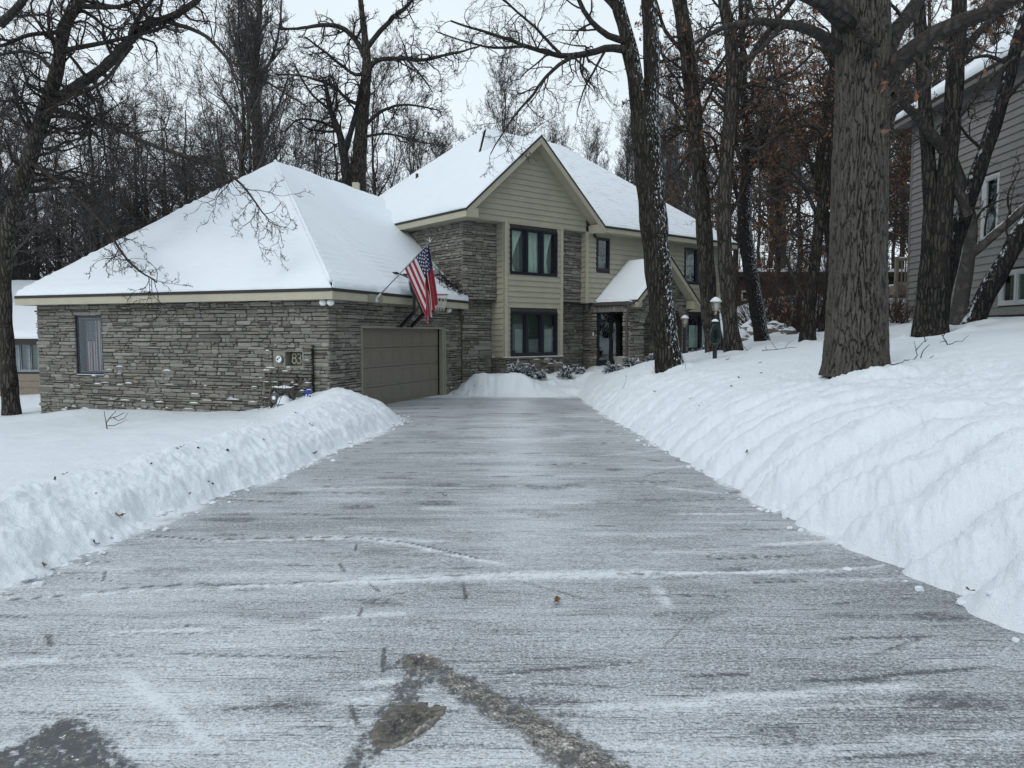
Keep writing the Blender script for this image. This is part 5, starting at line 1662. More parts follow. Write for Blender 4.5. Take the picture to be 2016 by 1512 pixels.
# ------------------------------------------------------------------ gas meter, sign
def gas_meter():
    fr = frame(np.array(frN(0, .0, 0))[:2], -NG, -UG)
    c = sz(561, 783, fr, -NG); s0, z0 = c
    root = thing('gas_meter', 'grey gas meter with snow-topped pipes at the foot of the garage wall', 'gas meter', fr(s0, .3, z0))
    mb = MB()
    for s, z, r in ((s0, z0 + .02, .135), ):
        i = len(mb.v); prof = [(.0, .40), (.09, .40), (.13, .36), (.135, .26), (.12, .18), (0, .16)]
        n = 16
        for rr, t in prof:
            for k in range(n): a = 2 * pi * k / n; mb.v.append(fr(s + rr * cos(a), t, z + rr * sin(a) * 1.05))
        for q in range(len(prof) - 1):
            for k in range(n): mb.f.append([i + q * n + k, i + q * n + (k + 1) % n, i + (q + 1) * n + (k + 1) % n, i + (q + 1) * n + k])
    mb.build('meter_body', M['meter_grey'], root, smooth=False)
    mb = MB(); disc(mb, fr, s0 - .01, z0 + .03, .045, .40, .425, 14); mb.build('dial', M['white_plastic'], root)
    mb = MB()
    s1 = sz(593, 775, fr, -NG)[0]
    zt = z0 + .24
    mb.tube([fr(s0 + .17, .28, z0 - .3), fr(s0 + .17, .28, z0 + .10), fr(s0 + .13, .28, zt - .02), fr(s0 + .06, .28, zt)], .032, 8)
    mb.tube([fr(s0 + .06, .28, zt), fr((s0 + s1) / 2, .28, zt - .01), fr(s1, .28, zt + .01)], .028, 8)
    mb.tube([fr(s1, .28, zt + .05), fr(s1, .28, z0 + .03), fr(s1 - .06, .28, z0 - .3)], .042, 8)
    mb.tube([fr(s1 + .03, .28, zt - .06), fr(s1 - .10, .34, zt - .07)], .05, 8)
    mb.tube([fr(s0 + .05, .28, zt), fr(s0 + .02, .28, z0 + .12)], .03, 8)
    mb.build('pipe', M['pipe_dark'], root)
    mb = MB()
    m = 12
    pts = [fr(s0 + .13 + (s1 - s0 - .14) * f, .28, zt + .035 - .012 * sin(pi * f) + .006 * (k % 3)) for k, f in enumerate(np.linspace(0, 1, m))]
    mb.tube(pts, [.012 + .018 * sin(pi * (k + .6) / m) for k in range(m)], 7); mb.lathe(fr((s0 + s1) / 2 - .02, .36, z0 - .02), [(.17, -.08), (.14, .04), (.08, .09), (0, .11)], 12)
    mb.build('snow', M['snow'], root, smooth=True)
gas_meter()
def yard_sign():
    fr = frame(np.array(frN(0, .42, 0))[:2], -NG, -UG)
    c = sz(606.5, 777, fr, -NG); s, z = c
    root = thing('yard_sign', 'small blue sign with white letters half buried by the garage corner', 'sign', fr(s, 0, z - .1))
    mb = MB(); mb.fbox(fr, s - .075, s + .095, -.012, .0, z - .22, z + .10); mb.fbox(fr, s - .075, s + .02, -.012, 0, z + .10, z + .155); mb.build('board', M['sign_blue'], root, bevel=.003)
    mb = MB(); mb.fbox(fr, s + .03, s + .05, -.03, -.013, z - .6, z + .09); mb.build('stake', M['grey_metal'], root)
    place_text('lettering', 'AD', .15, .002, fr, s - .012, .003, z - .095, M['white_plastic'], root)
    mb = MB(); mb.fbox(fr, s - .076, s + .02, -.014, .004, z + .113, z + .125); mb.build('stripe', M['white_plastic'], root)
yard_sign()

# ------------------------------------------------------------------ dead vine litter where the garage roof meets the upper wall
def vine():
    o = GR(.8, 7.0, 3.3)
    root = thing('dead_vine', 'tangle of dead vine and leaves on the garage roof against the stone wall', 'vine', o)
    rs = np.random.default_rng(6); W = MB(); V = []; F = []
    for k in range(120):
        a = rs.uniform(.08, 1.15); b = 7.12 + rs.normal(-.1, .22) - .35 * rs.random() ** 2
        p = GR(a, b, GZ + a * .77 + .10)
        d = rs.normal(0, 1, 3); d[2] = abs(d[2]) * .5; pts = [p]
        for q in range(4):
            d = d + rs.normal(0, .7, 3); d /= np.linalg.norm(d)
            nx = pts[-1] + d * rs.uniform(.06, .17)
            pts.append(nx)
        W.tube(pts, [.008, .007, .006, .005, .003], 4)
        for q in range(1):
            c = pts[rs.integers(0, 5)]; e = rs.normal(0, 1, (2, 3)) * .024
            i = len(V); V += [c - e[0], c - e[1], c + e[0], c + e[1]]; F.append((i, i + 1, i + 2, i + 3))
    for k in range(70):   # packed litter right at the wall
        a = rs.uniform(.05, .95); b = 7.25 + .1 * a + rs.normal(0, .07)
        c = GR(a, b, GZ + a * .77 + .12 + .10 * rs.random()); e = rs.normal(0, 1, (2, 3)) * .035
        i = len(V); V += [c - e[0], c - e[1], c + e[0], c + e[1]]; F.append((i, i + 1, i + 2, i + 3))
    W.build('stem', M['branch_dead'], root)
    link('dead_leaves', np_mesh('dead_leaves', np.array(V), np.array(F)), M['leaf_litter'], root)
vine()

# ------------------------------------------------------------------ twigs standing out of the snow
def sapling(px, py, spec, label, mat='branch_dead', Y=None, name='bare_twig', r0=.008, cat='twig', group='bare twigs poking out of the snow'):
    """spec: list of pixel polylines at the sapling's distance"""
    b = on_snow(px, py) if Y is None else at(px, py, Y)
    root = thing(name, label, cat, b, group)
    mb = MB(); rs = np.random.default_rng(int(px))
    for pl in spec:
        pts = []
        for k, (x, y) in enumerate(pl):
            pts.append(at(x, y, b[1] + .08 * (rs.random() - .5) * k))
        # refine with small kinks
        out = [pts[0]]
        for p, q in zip(pts[:-1], pts[1:]):
            out += [(p + q) / 2 + rs.normal(0, .012 * np.linalg.norm(q - p) + .003, 3), q]
        n = len(out); mb.tube(out, [r0 * (1 - .7 * k / n) * (1.0 if pl is spec[0] else .75) for k in range(n)], 5)
    mb.build('stem', M[mat], root)
    return root
sapling(211, 845, [[(211, 845), (209, 832), (215, 824), (222, 822), (232, 829), (244, 824), (252, 812)], [(209, 835), (207, 822), (206, 812), (205, 809)], [(215, 824), (222, 816), (228, 812), (226, 808)], [(212, 838), (225, 838), (238, 832), (250, 826)], [(222, 822), (240, 815), (246, 812)]], 'low crooked dark twig alone on the left yard', r0=.012)
sapling(268, 806, [[(270, 806), (266, 794), (262, 788), (258, 766)], [(268, 800), (280, 797), (288, 795)]], 'tiny twig sticking up by the garage wall below the flag window')
roots = [(506, 808, [[(508, 810), (512, 795), (510, 775), (505, 752)], [(509, 800), (497, 780), (490, 758), (492, 735)], [(512, 796), (522, 780), (525, 760)]], 'leftmost rose cane at the garage wall'),
         (528, 806, [[(528, 807), (529, 790), (533, 765), (530, 740), (528, 715), (522, 695)], [(533, 765), (540, 745), (538, 725)], [(530, 740), (520, 720), (512, 705)]], 'tall thin cane left of the number niche'),
         (538, 804, [[(538, 805), (546, 785), (548, 760), (549, 735), (546, 710)], [(546, 785), (543, 770), (536, 752), (534, 730)], [(549, 740), (556, 715), (566, 692)]], 'cane in front of the round dial of the niche'),
         (546, 803, [[(546, 803), (552, 785), (556, 760), (560, 735), (564, 712)], [(552, 785), (562, 770), (565, 750)]], 'rightmost cane beside the gas meter')]
for x, y, sp, lb in roots:
    sapling(x, y, sp, lb, 'pale_stem' if x == 528 else 'branch_dead', group='rose canes at the garage wall', name='rose_cane', cat='cane')
sapling(1800, 708, [[(1782, 710), (1800, 708), (1822, 710), (1838, 700)], [(1800, 708), (1806, 700), (1803, 688), (1800, 672)], [(1803, 690), (1810, 682), (1826, 668)], [(1812, 706), (1818, 690), (1830, 678)]], 'spreading twig in the snow just right of the big oak', r0=.010)
sapling(1822, 673, [[(1822, 675), (1820, 660), (1812, 648), (1808, 634), (1800, 630)], [(1820, 662), (1828, 652), (1838, 646)], [(1814, 652), (1820, 640)]], 'forked twig in front of the dark triple trunk', r0=.010)
sapling(1866, 679, [[(1866, 680), (1858, 666), (1852, 655), (1850, 645)], [(1862, 672), (1855, 672), (1850, 675)], [(1868, 678), (1880, 673), (1895, 672), (1908, 660)], [(1856, 662), (1864, 650), (1866, 640)]], 'long low twig in the snow below the leaning trunks', r0=.010)
sapling(1772, 722, [[(1735, 716), (1760, 718), (1776, 714), (1782, 708)], [(1760, 718), (1768, 722), (1774, 720)]], 'short twig lying at the right root of the big oak', r0=.008)
sapling(1520, 690, [[(1500, 690), (1530, 688), (1560, 684), (1580, 686)], [(1530, 688), (1522, 678), (1515, 668)], [(1545, 686), (1552, 676), (1562, 670)], [(1510, 689), (1506, 682)]], 'twig on the snow before the boulder wall', r0=.009)
sapling(1455, 693, [[(1476, 696), (1466, 684), (1462, 676)], [(1470, 690), (1480, 684)]], 'small twig at the foot of the pair of mid trunks', r0=.008)
sapling(1615, 660, [[(1600, 648), (1606, 655), (1614, 660)], [(1606, 655), (1610, 645)]], 'stubby twig between the small dark trunk and the big oak', r0=.009)
for x, y, x2, y2, lb in ((1350, 727, 1346, 700, 'upright weed stalk between the two lamp posts'), (1290, 735, 1284, 718, 'thin stalk below the snow-flecked trunk'), (1225, 765, 1234, 745, 'bent stalk on the bank by the walk'), (1396, 700, 1393, 672, 'dry grass stalk beside the hose lamp post')):
    sapling(x, y, [[(x, y), ((x + x2) / 2 + 1, (y + y2) / 2), (x2, y2)]], lb, 'pale_stem', r0=.006)

# ------------------------------------------------------------------ fallen leaves
def leaf_mesh(seed, size, mat):
    rs = np.random.default_rng(seed)
    V = [(0, 0, 0)]; n = 14
    for k in range(n):
        a = 2 * pi * k / n; r = size * (.5 + .5 * abs(cos(a))) * (1 if k % 2 == 0 else .55) * rs.uniform(.8, 1.1)
        V.append((r * cos(a), r * sin(a) * .62, .35 * size * (cos(2 * a) * .5 + .5) * rs.uniform(.5, 1.4)))
    F = [(0, k + 1, (k + 1) % n + 1) for k in range(n)]
    me = bpy.data.meshes.new('fallen_leaf'); me.from_pydata(V, [], F); me.update(); me.materials.append(M[mat]); return me
LV = [leaf_mesh(k, .055, 'dead_leaf') for k in range(4)] + [leaf_mesh(9, .05, 'leaf_litter'), leaf_mesh(10, .05, 'leaf_litter')]
leaf_at = [(218, 1060, 0, 'russet curled oak leaf at the toe of the left bank'), (188, 1072, 4, 'dark leaf scrap at the toe of the left bank'), (234, 1017, 1, 'small russet leaf caught on the face of the left bank'), (196, 975, 2, 'flat brown oak leaf on top of the left bank'),
           (410, 951, 0, 'pair-lobed brown leaf at the drive edge halfway up'), (397, 961, 4, 'dark leaf in the crease of the left bank halfway up'), (418, 956, 5, 'tiny dark leaf beside the halfway leaves'), (108, 946, 4, 'dark leaf on the yard behind the left bank'), (128, 936, 5, 'small dark leaf behind the first on the yard'), (88, 1116, 1, 'russet leaf at the near foot of the left bank'),
           (370, 976, 5, 'speck of leaf at the bank foot'), (482, 842, 4, 'dark leaf near the crest of the left bank'), (515, 843, 5, 'dark leaf right of the crest leaf'), (584, 815, 4, 'dark leaf on the far slope of the left bank'), (612, 838, 5, 'dark leaf under the end mound'), (520, 870, 1, 'reddish leaf on the crest of the left bank'), (360, 881, 2, 'long brown leaf on the bank slope'), (350, 886, 4, 'dark scrap beside the long brown leaf'), (448, 889, 5, 'dark leaf low on the bank crest'), (392, 885, 4, 'dark leaf mid slope of the left bank'), (297, 917, 5, 'dark leaf on the back slope of the bank'), (478, 926, 4, 'dark leaf stuck in the bank face'), (775, 838, 1, 'russet leaf at the tip of the end mound'), (792, 830, 4, 'dark leaf at the very end of the mound'), (620, 893, 4, 'dark leaf at the toe of the mound'),
           (1096, 1188, 3, 'lone russet leaf on the near asphalt'), (875, 978, 4, 'lone dark leaf on the asphalt further up'), (1909, 1166, 3, 'pale folded leaf at the foot of the right bank'),
           (1270, 848, 1, 'russet leaf at the toe of the right bank'), (1222, 806, 0, 'russet leaf low on the right bank'), (1347, 720, 4, 'dark leaf between the lamp posts'), (1434, 708, 4, 'dark leaf right of the hose lamp'), (1498, 736, 2, 'tan leaf on the bank crest'), (1496, 715, 4, 'dark leaf above the tan one'), (1288, 772, 4, 'dark leaf high on the right bank'), (1232, 742, 4, 'dark leaf near the shrubs'), (1258, 740, 5, 'second dark leaf near the shrubs'), (1440, 762, 5, 'dark leaf mid bank'), (1332, 770, 4, 'dark leaf below the lamp'), (1360, 786, 5, 'dark leaf lower below the lamp'), (1318, 752, 5, 'dark leaf beside the flecked trunk'), (1455, 745, 4, 'dark twig-like leaf on the bank'), (1378, 802, 5, 'dark scrap mid right bank'), (1470, 892, 5, 'dark speck far down the right bank'),
           (963, 756, 4, 'dark leaf upper left on the far mound'), (934, 760, 5, 'dark leaf left on the far mound'), (947, 762, 4, 'curled leaf on the far mound face'), (940, 782, 4, 'dark leaf at the far mound foot'), (1060, 778, 4, 'dark leaf right on the far mound foot'), (893, 775, 4, 'clump of dark leaves at the garage jamb'), (900, 777, 5, 'dark leaf beside the jamb clump'), (1133, 786, 4, 'dark leaf at the walk corner'), (1160, 796, 5, 'dark leaf at the drive end')]
for x, y, k, lb in leaf_at:
    p = on_snow(x, y, 2.5)
    if x in (1096, 875): p = hit_z(x, y, zd(hit_z(x, y, -.05)[1]) + .008)
    o = bpy.data.objects.new('fallen_leaf', LV[k % len(LV)]); COL.objects.link(o)
    sc = .65 + .4 * random.random()
    if k >= 4: sc *= .75 + .03 * p[1]
    o.location = p + np.array([0, 0, .012]); o.rotation_euler = (random.uniform(-.5, .5), random.uniform(-.5, .5), random.uniform(0, 6)); o.scale = (sc,) * 3
    tag(o, lb, 'leaf', 'fallen leaves on snow and asphalt')

# ------------------------------------------------------------------ crumbs of snow fallen off the banks
def chunk_mesh(seed):
    bm = bmesh.new(); bmesh.ops.create_icosphere(bm, subdivisions=2, radius=1)
    for v in bm.verts:
        n = float(fbm(np.array([v.co.x * 1.6 + seed]), np.array([v.co.y * 1.6 + v.co.z * 2]), seed, 3)[0]); v.co *= 1 + .6 * n; v.co.z *= .7
    me = bpy.data.meshes.new('snow_chunk'); bm.to_mesh(me); bm.free(); me.materials.append(M['snow']); return me
CK = [chunk_mesh(k) for k in range(4)]
rs = np.random.default_rng(23)
for k in range(120):
    left = rs.random() < .6
    y = 3.2 + 14 * rs.random() ** 1.8
    off = abs(rs.normal(0, .10)) - .02
    x = float(xl(y)) + off if left else float(xr(y)) - off
    s = rs.uniform(.008, .028) * (1.7 if rs.random() < .12 else 1)
    o = bpy.data.objects.new('snow_chunk', CK[k % 4]); COL.objects.link(o)
    o.location = (x, y, max(float(zd(y)) + .006, tz(x, y)) + s * .2); o.scale = (s * 1.2, s, s); o.rotation_euler = (0, 0, rs.uniform(0, 6))
    tag(o, 'small crumb of snow at the foot of the left bank' if left else 'small crumb of snow at the foot of the right bank', 'snow', 'snow crumbs at the foot of the left bank' if left else 'snow crumbs at the foot of the right bank')
for px, py, s in ((322, 1012, .035), (336, 1006, .022), (416, 983, .022), (312, 1016, .02), (48, 1142, .03), (64, 1138, .024), (690, 872, .03)):
    p = hit_z(px, py, .01)
    o = bpy.data.objects.new('snow_chunk', CK[px % 4]); COL.objects.link(o); o.location = p + np.array([0, 0, s * .3]); o.scale = (s * 1.3, s, s * .8); o.rotation_euler = (0, 0, px)
    tag(o, 'larger lump of snow rolled onto the asphalt from the left bank', 'snow', 'snow lumps on the drive edge')

# ------------------------------------------------------------------ boulders of the retaining wall
def boulder(c, r, seed, label):
    root = thing('boulder', label, 'boulder', c, 'boulders of the retaining wall')
    bm = bmesh.new(); bmesh.ops.create_icosphere(bm, subdivisions=3, radius=1)
    rs = np.random.default_rng(seed); sx, sy, sz_ = rs.uniform(.9, 1.5), rs.uniform(.8, 1.1), rs.uniform(.6, .8)
    sn = bm.copy()
    for v in bm.verts:
        n = float(fbm(np.array([v.co.x * 1.1 + seed * 3.1]), np.array([v.co.y * 1.1 + v.co.z * 1.7]), seed, 3)[0])
        k = r * (1 + .42 * n); v.co = Vector((v.co.x * k * sx, v.co.y * k * sy, v.co.z * k * sz_)) + Vector(c)
    me = bpy.data.meshes.new('stone'); bm.to_mesh(me); link('stone', me, M['rock'], root)
    dl = []
    for v in sn.verts:
        if v.co.z < .30: dl.append(v); continue
    bmesh.ops.delete(sn, geom=dl, context='VERTS')
    for v in sn.verts:
        n = float(fbm(np.array([v.co.x * 1.1 + seed * 3.1]), np.array([v.co.y * 1.1 + v.co.z * 1.7]), seed, 3)[0])
        k = r * (1 + .42 * n); z = v.co.z
        v.co = Vector((v.co.x * k * sx, v.co.y * k * sy, v.co.z * k * sz_)) * 1.0 + Vector(c) + Vector((0, 0, max(0, (z - .3)) * r * .32 + .004))
    for f in sn.faces: f.smooth = True
    me = bpy.data.meshes.new('snow'); sn.to_mesh(me); link('snow', me, M['snow'], root); bm.free(); sn.free()
bl = [(1462, 672, .30), (1478, 660, .26), (1468, 650, .22), (1482, 676, .26), (1466, 688, .24), (1505, 650, .24), (1520, 655, .28), (1535, 648, .22), (1548, 658, .26), (1530, 668, .26), (1512, 672, .26), (1548, 672, .22), (1484, 644, .22), (1496, 662, .22), (1522, 642, .2), (1456, 660, .24)]
for k, (x, y, r) in enumerate(bl):
    where = 'left of the powdered trunk' if x < 1490 else 'right of the powdered trunk'
    row = 'bottom' if y > 668 else ('upper' if y < 655 else 'middle')
    boulder(at(x, y, 25.8 - .6 * (y - 660) / 30), r * 1.05, k + 1, f'snow-capped boulder of the {row} course {where}')
# ------------------------------------------------------------------ neighbouring houses
def right_house():
    u = U(1.9); n = np.array([-u[1], u[0]])           # wall runs towards us, facing left
    far = at(1785, 620, 25.0)[:2]
    fr = frame(far, -u, n)                             # s towards the camera
    root = thing('grey_house', 'grey lap-sided neighbouring house on the rise behind the leaning trunks', 'house', (far[0], far[1], 2.0))
    top = hit_v(1785, 252, far, u)[2]
    L = 15.0; z0 = 1.2
    wa = [sz(1938, 352, fr, -u), sz(1963, 468, fr, -u)]; wb = [sz(1971, 537, fr, -u), sz(2030, 598, fr, -u)]
    ops = [(wa[0][0], wa[1][0], wa[1][1], wa[0][1]), (wb[0][0], wb[1][0], wb[1][1] + .03, wb[0][1])]
    mb = MB(); siding_mesh(mb, fr, .1, L, z0 + .9, top, .205, openings=ops); mb.build('siding', M['grey_siding'], root, fix=False)
    mb = MB(); backing(mb, fr, 0, L, z0 - .6, top, ops, -.25, -.002)
    frb = frame(far, np.array([-n[0], -n[1]]), u)
    backing(mb, frb, 0.02, 9, z0 - .6, top, [], -.2, -.002)
    mb.build('wall_core', M['mortar'], root, fix=False)
    mb = MB(); mb.fbox(fr, -.02, .11, -.02, .03, z0 - .3, top); mb.fbox(frb, 0, .1, -.0, .03, z0 - .3, top); mb.build('corner_board', M['grey_trim'], root)
    mb = MB(); mb.fbox(fr, .11, L, 0, .012, z0 - .4, z0 + .89); mb.build('foundation_band', M['brown_siding'], root)
    for (a, b, c, d), p in zip(ops, (1, 2)):
        window(root, fr, a + .02, b - .02, c + .02, d - .02, p, .045, proud=.02, frame_mat='white_trim', trim='white_trim', drape=lambda w, f, a=a, b=b, c=c, d=d: link('blind', cloth_strip(f, lambda q, z_: a + .06 + q * (b - a - .12), c + .05, d - .05, -.22, amp=.004, cols=8), M['blind_shade'], w))
    # roof: eave along the wall, rising away from it
    e = .45; rise = 5.0; sl = .72
    Pf = lambda s, a, z: np.array([far[0] - u[0] * s - n[0] * (a - e) , far[1] - u[1] * s - n[1] * (a - e), z])
    ez = top + .02 - .0
    A, B = Pf(-.4, 0, ez + .16), Pf(L, 0, ez + .16); Cc, D = Pf(L, rise, ez + .16 + rise * sl), Pf(-.4, rise, ez + .16 + rise * sl)
    roof_plane(root, [A, B, Cc, D], thick=.12, snow=.16, step=.25, seed=33, edges=[0, 3], inset=.03)
    roof_plane(root, [D, Cc, Pf(L, 2 * rise, ez + .16), Pf(-.4, 2 * rise, ez + .16)], thick=.12, snow=.14, step=.6, seed=34, edges=[1, 2])
    mb = MB()
    mb.bar(Pf(-.38, .02, ez + .02), Pf(L, .02, ez + .02), .04, .20)
    mb.face([Pf(-.38, .02, ez - .06), Pf(L, .02, ez - .06), Pf(L, e, ez - .06), Pf(-.38, e, ez - .06)])
    mb.bar(Pf(-.38, .0, ez + .06), Pf(-.38, rise, ez + .06 + rise * sl), .04, .2)
    mb.face([Pf(-.38, .02, ez - .05), Pf(.1, .02, ez - .05), Pf(.1, rise, ez - .05 + rise * sl), Pf(-.38, rise, ez - .05 + rise * sl)])
    mb.build('fascia', M['grey_trim'], root)
    mb = MB(); mb.face([frb(0, -.002, top - .1), frb(9, -.002, top - .1), frb(9, -.002, top), frb(rise - e, -.002, top + (rise - e) * sl), frb(0, -.002, top)]); mb.build('gable', M['grey_siding'], root, fix=False)
    # deck beyond the corner
    dk = thing('wooden_deck', 'small wooden deck with railing behind the grey house corner', 'deck', at(1772, 565, 26.2))
    mb = MB(); o = at(1764, 562, 26.2); w = 2.6
    fx_ = frame(o[:2], np.array([1.0, 0]), np.array([0, -1.0]))
    mb.fbox(fx_, 0, w, -2.5, 0, o[2] - .32, o[2]); mb.build('floor', M['deck_wood'], dk)
    mb = MB(); mb.fbox(fx_, 0, w, -.05, .04, o[2] + .86, o[2] + .95); mb.fbox(fx_, 0, w, -.04, .02, o[2] + .08, o[2] + .14)
    for k in range(int(w / .13)): mb.fbox(fx_, .04 + k * .13, .08 + k * .13, -.03, .01, o[2] + .14, o[2] + .86)
    mb.build('railing', M['deck_wood'], dk)
    for s in (0, w): 
        mb = MB(); mb.fbox(fx_, s - .05, s + .05, -.06, .05, o[2] - 2.2, o[2] + 1.0); mb.build('post', M['deck_wood'], dk)
    mb = MB(); mb.fbox(fx_, 0, w, -.055, .045, o[2] + .95, o[2] + .99); mb.fbox(fx_, .1, w, -2.4, -.1, o[2] + .0, o[2] + .07); mb.build('snow', M['snow'], dk)
right_house()

def left_house():
    b = at(40, 815, 33.0)
    root = thing('tan_house', 'tan neighbouring house with a snowy roof behind the leaning oak', 'house', (b[0], b[1], -2.2))
    fr = frame(np.array([b[0] + 9.0, 33.0]), np.array([-1.0, 0]), np.array([0, -1.0]))
    f = lambda px, py: (float(b[0] + 9.0 - at(px, py, 33.0)[0]), float(at(px, py, 33.0)[2]))
    ez = at(40, 672, 33.0)[2]
    w1 = (f(80, 725)[0], f(18, 725)[0], f(40, 732)[1], f(40, 674)[1]); w2 = (f(84, 800)[0], f(35, 800)[0], f(40, 820)[1], f(40, 792)[1])
    mb = MB(); siding_mesh(mb, fr, 0, 22, -2.6, ez, .30, openings=[w1, w2]); mb.build('siding', M['far_siding'], root, fix=False)
    mb = MB(); backing(mb, fr, 0, 22, -2.9, ez, [w1, w2], -.2, -.002); mb.build('wall_core', M['mortar'], root, fix=False)
    window(root, fr, *w1[:2], w1[2], w1[3], 3, .07, frame_mat='grey_metal', drape=lambda w, q: link('curtain', cloth_strip(q, lambda s_, z_: w1[0] + .1 + s_ * (w1[1] - w1[0] - .2), w1[2] + .1, w1[3], -.2, cols=20), M['curtain_dim'], w))
    window(root, fr, *w2[:2], w2[2], w2[3], 3, .06, drape=lambda w, q: link('curtain', cloth_strip(q, lambda s_, z_: w2[0] + .1 + s_ * (w2[1] - w2[0] - .2), w2[2] + .05, w2[3], -.2, cols=20), M['curtain'], w))
    x0 = b[0] + 9.6; x1 = b[0] - 14
    rz = at(20, 556, 38.5)[2]; pk = at(12, 554, 38.5)
    roof_plane(root, [(x0, 32.4, ez + .12), (pk[0] + 5.2, 38.5, rz), (pk[0] - 9, 38.5, rz), (x1, 32.4, ez + .12)], thick=.15, snow=.18, step=.4, seed=41, edges=[0, 1, 3])
    roof_plane(root, [(x0, 32.4, ez + .12), (x0, 44.6, ez + .12), (pk[0] + 5.2, 38.5, rz)], thick=.15, snow=.18, step=.4, seed=42)
    mb = MB(); mb.box(x1, x0, 32.42, 32.47, ez - .15, ez + .05); mb.face([(x1, 32.42, ez - .14), (x0, 32.42, ez - .14), (x0, 33.1, ez - .14), (x1, 33.1, ez - .14)]); mb.build('fascia', M['brown_siding'], root)
    mb = MB(); backing(mb, frame(np.array([b[0] + 9.0, 33.0]), np.array([0, 1.0]), np.array([1.0, 0])), 0, 11, -2.9, ez, [], -.2, 0); mb.build('side_wall', M['far_siding'], root, fix=False)
left_house()

def far_house():
    Y = 46.0
    a = at(1420, 640, Y); c = at(1655, 640, Y)
    root = thing('brown_house', 'long low dark brown house half hidden by the thicket', 'house', (a[0], Y, 0))
    fr = frame(np.array([a[0], Y]), np.array([1.0, 0]), np.array([0, -1.0]))
    L = c[0] - a[0] + 4; ez = at(1500, 540, Y)[2]
    w = (1.2, 2.0, at(1450, 592, Y)[2], at(1450, 572, Y)[2])
    mb = MB(); siding_mesh(mb, fr, 0, L, -.5, ez, .3, openings=[w]); mb.build('siding', M['brown_siding'], root, fix=False)
    mb = MB(); backing(mb, fr, 0, L, -.5, ez, [w], -.3, -.003); mb.build('wall_core', M['brown_siding'], root, fix=False)
    window(root, fr, *w[:2], w[2], w[3], 1, .08, frame_mat='white_trim')
    roof_plane(root, [(a[0] - .6, Y - .6, ez + .1), (a[0] + L + .6, Y - .6, ez + .1), (a[0] + L, Y + 5, ez + .45), (a[0], Y + 5, ez + .45)], thick=.2, snow=.2, step=.5, seed=51)
    mb = MB(); mb.box(a[0] - .58, a[0] + L + .58, Y - .58, Y - .5, ez - .2, ez + .06); mb.build('fascia', M['brown_siding'], root)
far_house()
# ------------------------------------------------------------------ trees
def tubes(P, R, sides):
    """P (N,K,3), R (N,K) -> vertices, quads of N open tubes"""
    N, K, _ = P.shape
    T = np.empty_like(P); T[:, 1:-1] = P[:, 2:] - P[:, :-2]; T[:, 0] = P[:, 1] - P[:, 0]; T[:, -1] = P[:, -1] - P[:, -2]
    T /= np.linalg.norm(T, axis=2, keepdims=True) + 1e-9
    m = T.mean(1); ref = np.where(np.abs(m[:, 2:3]) < .8, np.array([[0, 0, 1.0]]), np.array([[1.0, .1, 0]]))
    X = np.cross(T, ref[:, None, :]); X /= np.linalg.norm(X, axis=2, keepdims=True) + 1e-9
    Y = np.cross(X, T)
    a = np.arange(sides) * 2 * pi / sides
    V = P[:, :, None, :] + R[:, :, None, None] * (np.cos(a)[None, None, :, None] * X[:, :, None, :] + np.sin(a)[None, None, :, None] * Y[:, :, None, :])
    i = np.arange(N * K * sides).reshape(N, K, sides)
    j = np.roll(i, -1, 2)
    Q = np.stack([i[:, :-1], j[:, :-1], j[:, 1:], i[:, 1:]], -1).reshape(-1, 4)
    return V.reshape(-1, 3), Q

def join(parts):
    V = []; Q = []; o = 0
    for v, q in parts:
        V.append(v); Q.append(q + o); o += len(v)
    return np.concatenate(V), np.concatenate(Q)

def smooth_path(pts, rad, K):
    """Catmull-Rom through control points -> (1,K,3), (1,K)"""
    P = np.array(pts, float); n = len(P)
    E = np.concatenate([[2 * P[0] - P[1]], P, [2 * P[-1] - P[-2]]])
    L = np.r_[0, np.cumsum(np.linalg.norm(np.diff(P, axis=0), axis=1))]
    t = np.linspace(0, L[-1], K); k = np.clip(np.searchsorted(L, t, 'right') - 1, 0, n - 2)
    f = ((t - L[k]) / (L[k + 1] - L[k]))[:, None]
    p0, p1, p2, p3 = E[k], E[k + 1], E[k + 2], E[k + 3]
    C = .5 * ((2 * p1) + (-p0 + p2) * f + (2 * p0 - 5 * p1 + 4 * p2 - p3) * f ** 2 + (-p0 + 3 * p1 - 3 * p2 + p3) * f ** 3)
    R = np.interp(t, L, rad)
    return C[None], R[None]

